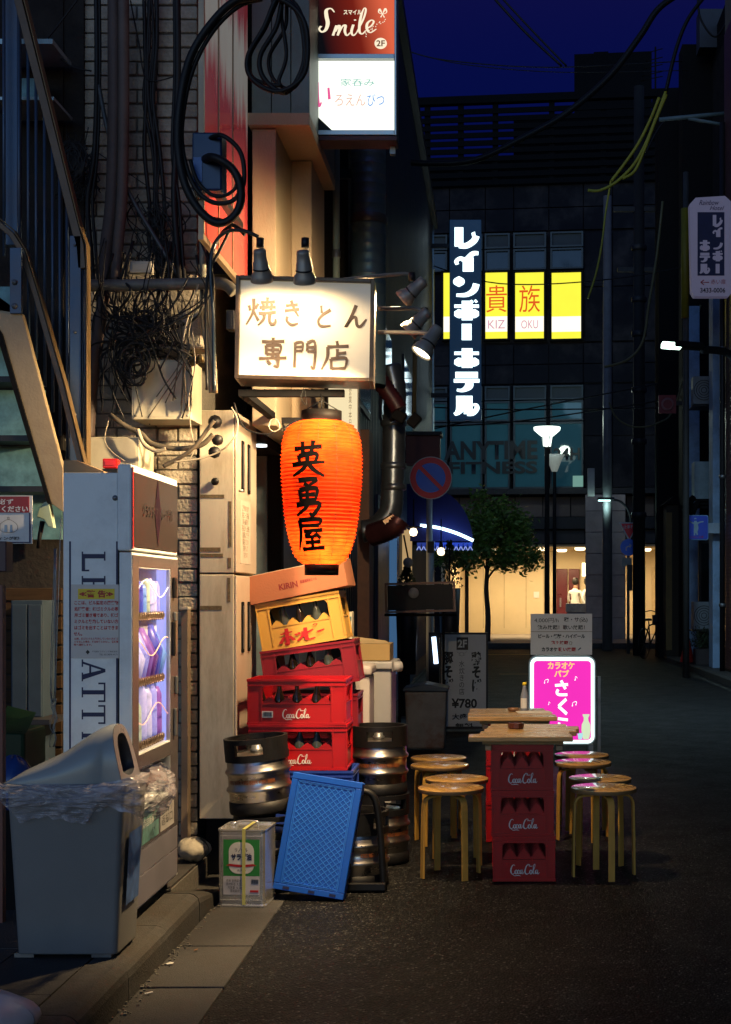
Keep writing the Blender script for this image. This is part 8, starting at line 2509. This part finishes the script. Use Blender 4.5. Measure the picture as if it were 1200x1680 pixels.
cable('thick warm lit cable swinging below the meter box to the insulators', [(180, 680), (205, 698), (232, 712), (250, 728), (290, 736), (330, 730), (350, 712)], .0125, MC2, 6.78)
cable('pale stubby cable end under the meter box', [(226, 704), (236, 728), (256, 740), (272, 736)], .0095, MC3, 6.72)
cable('second warm lit cable rising to the insulators', [(268, 765), (300, 748), (322, 730), (340, 705), (352, 690)], .010, MC2, 6.7)
cable('pale cable looping from the insulators to the locker corner', [(286, 758), (330, 752), (365, 738), (386, 715), (390, 690), (380, 668)], .0042, MC3, 6.6)
cable('thin cable from the locker top to the lantern', [(384, 660), (400, 700), (432, 712), (458, 706), (486, 690)], .0035, MC1, 6.5)
cable('small wire ring hanging left of the lantern', [(440, 700), (446, 688), (456, 690), (459, 702), (450, 708), (442, 702), (444, 690)], .0022, MC3, 6.45)
cable('thin wire drooping under the warm sign', [(500, 634), (494, 652), (503, 664), (500, 640)], .0015, MC1, 6.5)
cable('thin pale wire under the meter box', [(178, 690), (172, 722), (185, 742), (204, 756)], .0022, MC3, 6.7)
cable('straight pale cable fanning from the knot to the upper right', [(300, 562), (306, 530), (316, 500), (326, 466)], .0035, MC3, 6.75)
cable('paler cable arching over the meter box', [(210, 586), (240, 574), (275, 570), (304, 578), (318, 590)], .005, MC2, 6.75)
for i, (x, y_, r_) in enumerate(((353, 692, .034), (357, 722, .028), (352, 742, .03))):
    p = at(x, y_, 6.85)
    b = MB(); b.lathe([(0, -r_), (r_ * .7, -r_ * .7), (r_, -.005), (r_ * .96, .01), (r_ * .6, r_ * .8), (0, r_)], p, 16)
    tag(b.build('insulator', M_BLACK), ['uppermost black cable knob above the locker corner', 'middle black cable knob by the locker corner', 'lowest black cable knob by the locker corner'][i], 'cable knob')
p0 = at(322, 592, 6.75)
b = MB(); b.lathe([(0, -.03), (.016, -.03), (.016, .02), (.022, .02), (.022, .035), (0, .036)], (0, 0, 0), 12, Matrix.Translation(p0) @ Matrix.Rotation(R(65), 4, 'Y')); tag(b.build('cable_gland', mat('brass_dark', (.2, .14, .06), .35, .7)), 'brassy cable gland at the upper right corner of the meter box', 'cable gland')
# knots and loops that nobody could count
b = MB()
rr = random.Random(99)
for i in range(44):      # loose strands through the knot
    x0 = rr.uniform(138, 330); x1 = rr.uniform(150, 320)
    pts = [(x0, rr.uniform(385, 475)), (x0 + rr.uniform(-30, 30), rr.uniform(480, 520)), (245 + rr.gauss(0, 34), rr.uniform(520, 570)), (x1, rr.uniform(560, 620)), (x1 + rr.uniform(-40, 30), rr.uniform(620, 700))]
    if x1 > 205 and rr.random() < .75: pts = pts[:4]
    Y = rr.uniform(6.72, 7.03)
    b.tube(catmull([at(x, y_, Y + rr.uniform(-.04, .03)) for x, y_ in pts], 6), rr.choice((.003, .004, .0055, .007)), 6)
for i in range(26):      # coils
    cx, cy = rr.choice(((215, 600), (205, 575), (235, 530), (262, 540), (170, 530))); cx += rr.gauss(0, 8); cy += rr.gauss(0, 10)
    rx, ry = rr.uniform(12, 30), rr.uniform(14, 46)
    ph_ = rr.uniform(0, 6)
    Y = rr.uniform(6.7, 6.95)
    b.tube([at(cx + rx * math.cos(ph_ + k * .42) + k * .3, cy + ry * math.sin(ph_ + k * .42), Y) for k in range(17)], rr.choice((.003, .004, .006)), 5)
for i in range(26):      # upper left and behind the stair
    x0 = rr.uniform(100, 160)
    b.tube(catmull([at(x0 + rr.gauss(0, 14), 230 + k * 24 + rr.gauss(0, 12), 7.0) for k in range(5)], 5), .003, 5)
for i in range(9):
    cx, cy = 118 + rr.gauss(0, 6), 258 + rr.gauss(0, 8)
    b.tube([at(cx + rr.uniform(10, 20) * math.cos(k * .5), cy + 26 * math.sin(k * .5) + k * .6, 6.9) for k in range(16)], .0045, 5)
for i in range(22):      # behind the pipe on the right, over the bricks
    x0 = rr.uniform(215, 300)
    b.tube(catmull([at(x0 + rr.gauss(0, 16) + k * 4, 330 + k * 32 + rr.gauss(0, 6), 7.0) for k in range(5)], 5), rr.choice((.002, .003, .004)), 5)
tag(b.build('cable_tangle', MC1), 'dense tangle of thin black cables around the horizontal pipe and meter box', 'cable tangle', kind='stuff')
b = MB()
for i in range(8):
    x0 = rr.uniform(260, 330)
    b.tube(catmull([at(x0, rr.uniform(480, 520), 6.8), at((x0 + 302) / 2 + rr.gauss(0, 8), rr.uniform(530, 550), 6.78), at(304 + rr.gauss(0, 4), 585, 6.76), at(rr.uniform(230, 316), rr.uniform(630, 690), 6.8)], 6), .003, 5)
tag(b.build('cable_fan', MC2), 'dusty cables fanning out over the corner of the meter box', 'cable tangle', kind='stuff')

# ------------------------------------------------------------------ overhead lines of the alley
cable('heaviest overhead cable, sweeping down from the top right to the left buildings', [(1150, -30, 22), (1085, 10, 22), (1050, 60, 22), (1000, 125, 22), (930, 185, 22), (860, 225, 22), (780, 262, 22), (700, 268, 22), (650, 262, 22)], .05, MC1)
cable('left one of three slanting lines from the top edge to the roof box', [(805, -10, 30), (860, 50, 30), (922, 108, 30)], .028, MC1)
cable('right one of three slanting lines from the top edge to the roof box', [(818, -10, 30), (872, 48, 30), (930, 108, 30)], .022, MC1)
MYC2 = mat('yellow_cable_cover', (.35, .32, .03), .5, var=.2)
for i, pts in enumerate(([(1093, 150), (1078, 190), (1060, 235), (1040, 270), (1012, 298), (985, 312), (965, 312)], [(1082, 160), (1068, 195), (1048, 235), (1024, 270), (1004, 296)], [(1094, 155), (1075, 200), (1058, 245), (1042, 280), (1022, 293)])):
    cable(['longest yellow covered line curving to the left', 'inner yellow covered line joining the long one', 'outer short yellow covered line'][i], [(x, y_, 26) for x, y_ in pts], .028, MYC2)
cable('thin line continuing up from the yellow covers', [(1160, -10, 26), (1130, 30, 26), (1110, 80, 26), (1093, 150, 26)], .035, MC1)
cable('pale dotted line dropping between the yellow windows and the poles', [(1003, 296, 28), (994, 350, 28), (988, 400, 28), (978, 450, 28), (965, 490, 28)], .02, MYC2)
cable('hanging cable left of the utility pole', [(1088, 330, 27), (1078, 420, 27), (1065, 500, 27), (1055, 560, 27), (1030, 590, 27), (992, 602, 27)], .025, mat('olive_cable', (.12, .11, .05), .5))
cable('slack service line between the two poles', [(1000, 660, 30), (1012, 685, 30), (1040, 700, 30), (1080, 694, 30), (1110, 660, 30), (1150, 500, 30)], .018, MATS['olive_cable'])
for i, (y0, y1, y2, lab) in enumerate(((700, 690, 650, 'highest of the faint lines across the gym windows'), (705, 672, 620, 'steeper faint line across the gym windows'), (668, 672, 668, 'lowest faint line across the gym windows'))):
    cable(lab, [(705, y0, 32), (860, y1, 32), (1130, y2, 32)], .016, MC1)
cable('faint upper line in front of the yellow windows', [(700, 432, 30), (820, 465, 30), (1000, 458, 30), (1190, 425, 30)], .013, MC1)
cable('thin line across the sky above the louvres', [(655, 78, 30), (730, 98, 30), (900, 110, 30), (1120, 100, 30)], .013, MC1)
cable('second thin line across the sky just below the first', [(655, 80, 30), (760, 105, 30), (920, 118, 30), (1130, 115, 30)], .01, MC1)
cable('black line hanging at the upper right over the dark building', [(1145, -10, 27), (1150, 30, 27), (1175, 60, 27), (1200, 20, 27)], .02, MC1)
cable('thick line running up from the utility pole to the right edge', [(1060, 250, 31), (1090, 200, 31), (1130, 190, 31), (1210, 180, 31)], .02, MC1)
t = thing('cross_bar', 'pale horizontal bar high at the right edge above the small hotel sign', 'bar', at(1150, 200, 26))
b = MB(); b.tube([at(1082, 196, 26), at(1210, 184, 26)], .04, 8); b.tube([at(1130, 194, 26), at(1210, 208, 26)], .03, 8); b.build('bar', mat('dull_teal_bar', (.12, .18, .2), .5), t)
t = pole('yellow_guard_pole', 'pole with a yellow guard beside the small hotel sign', 1126, 24.2, .06, 8.6, mat('dark_pole_paint', (.05, .05, .05), .6))  # the yellow is the guard's own paint
b = MB(); a, c = at(1119, 340, 24.1), at(1132, 520, 24.1); b.tube([((a.x + c.x) / 2 - t.location.x, -.03, c.z), ((a.x + c.x) / 2 - t.location.x, -.03, a.z)], .07, 10); b.build('yellow_guard', mat('yellow_guard_paint', (.2, .17, .012), .5), t, w=False)
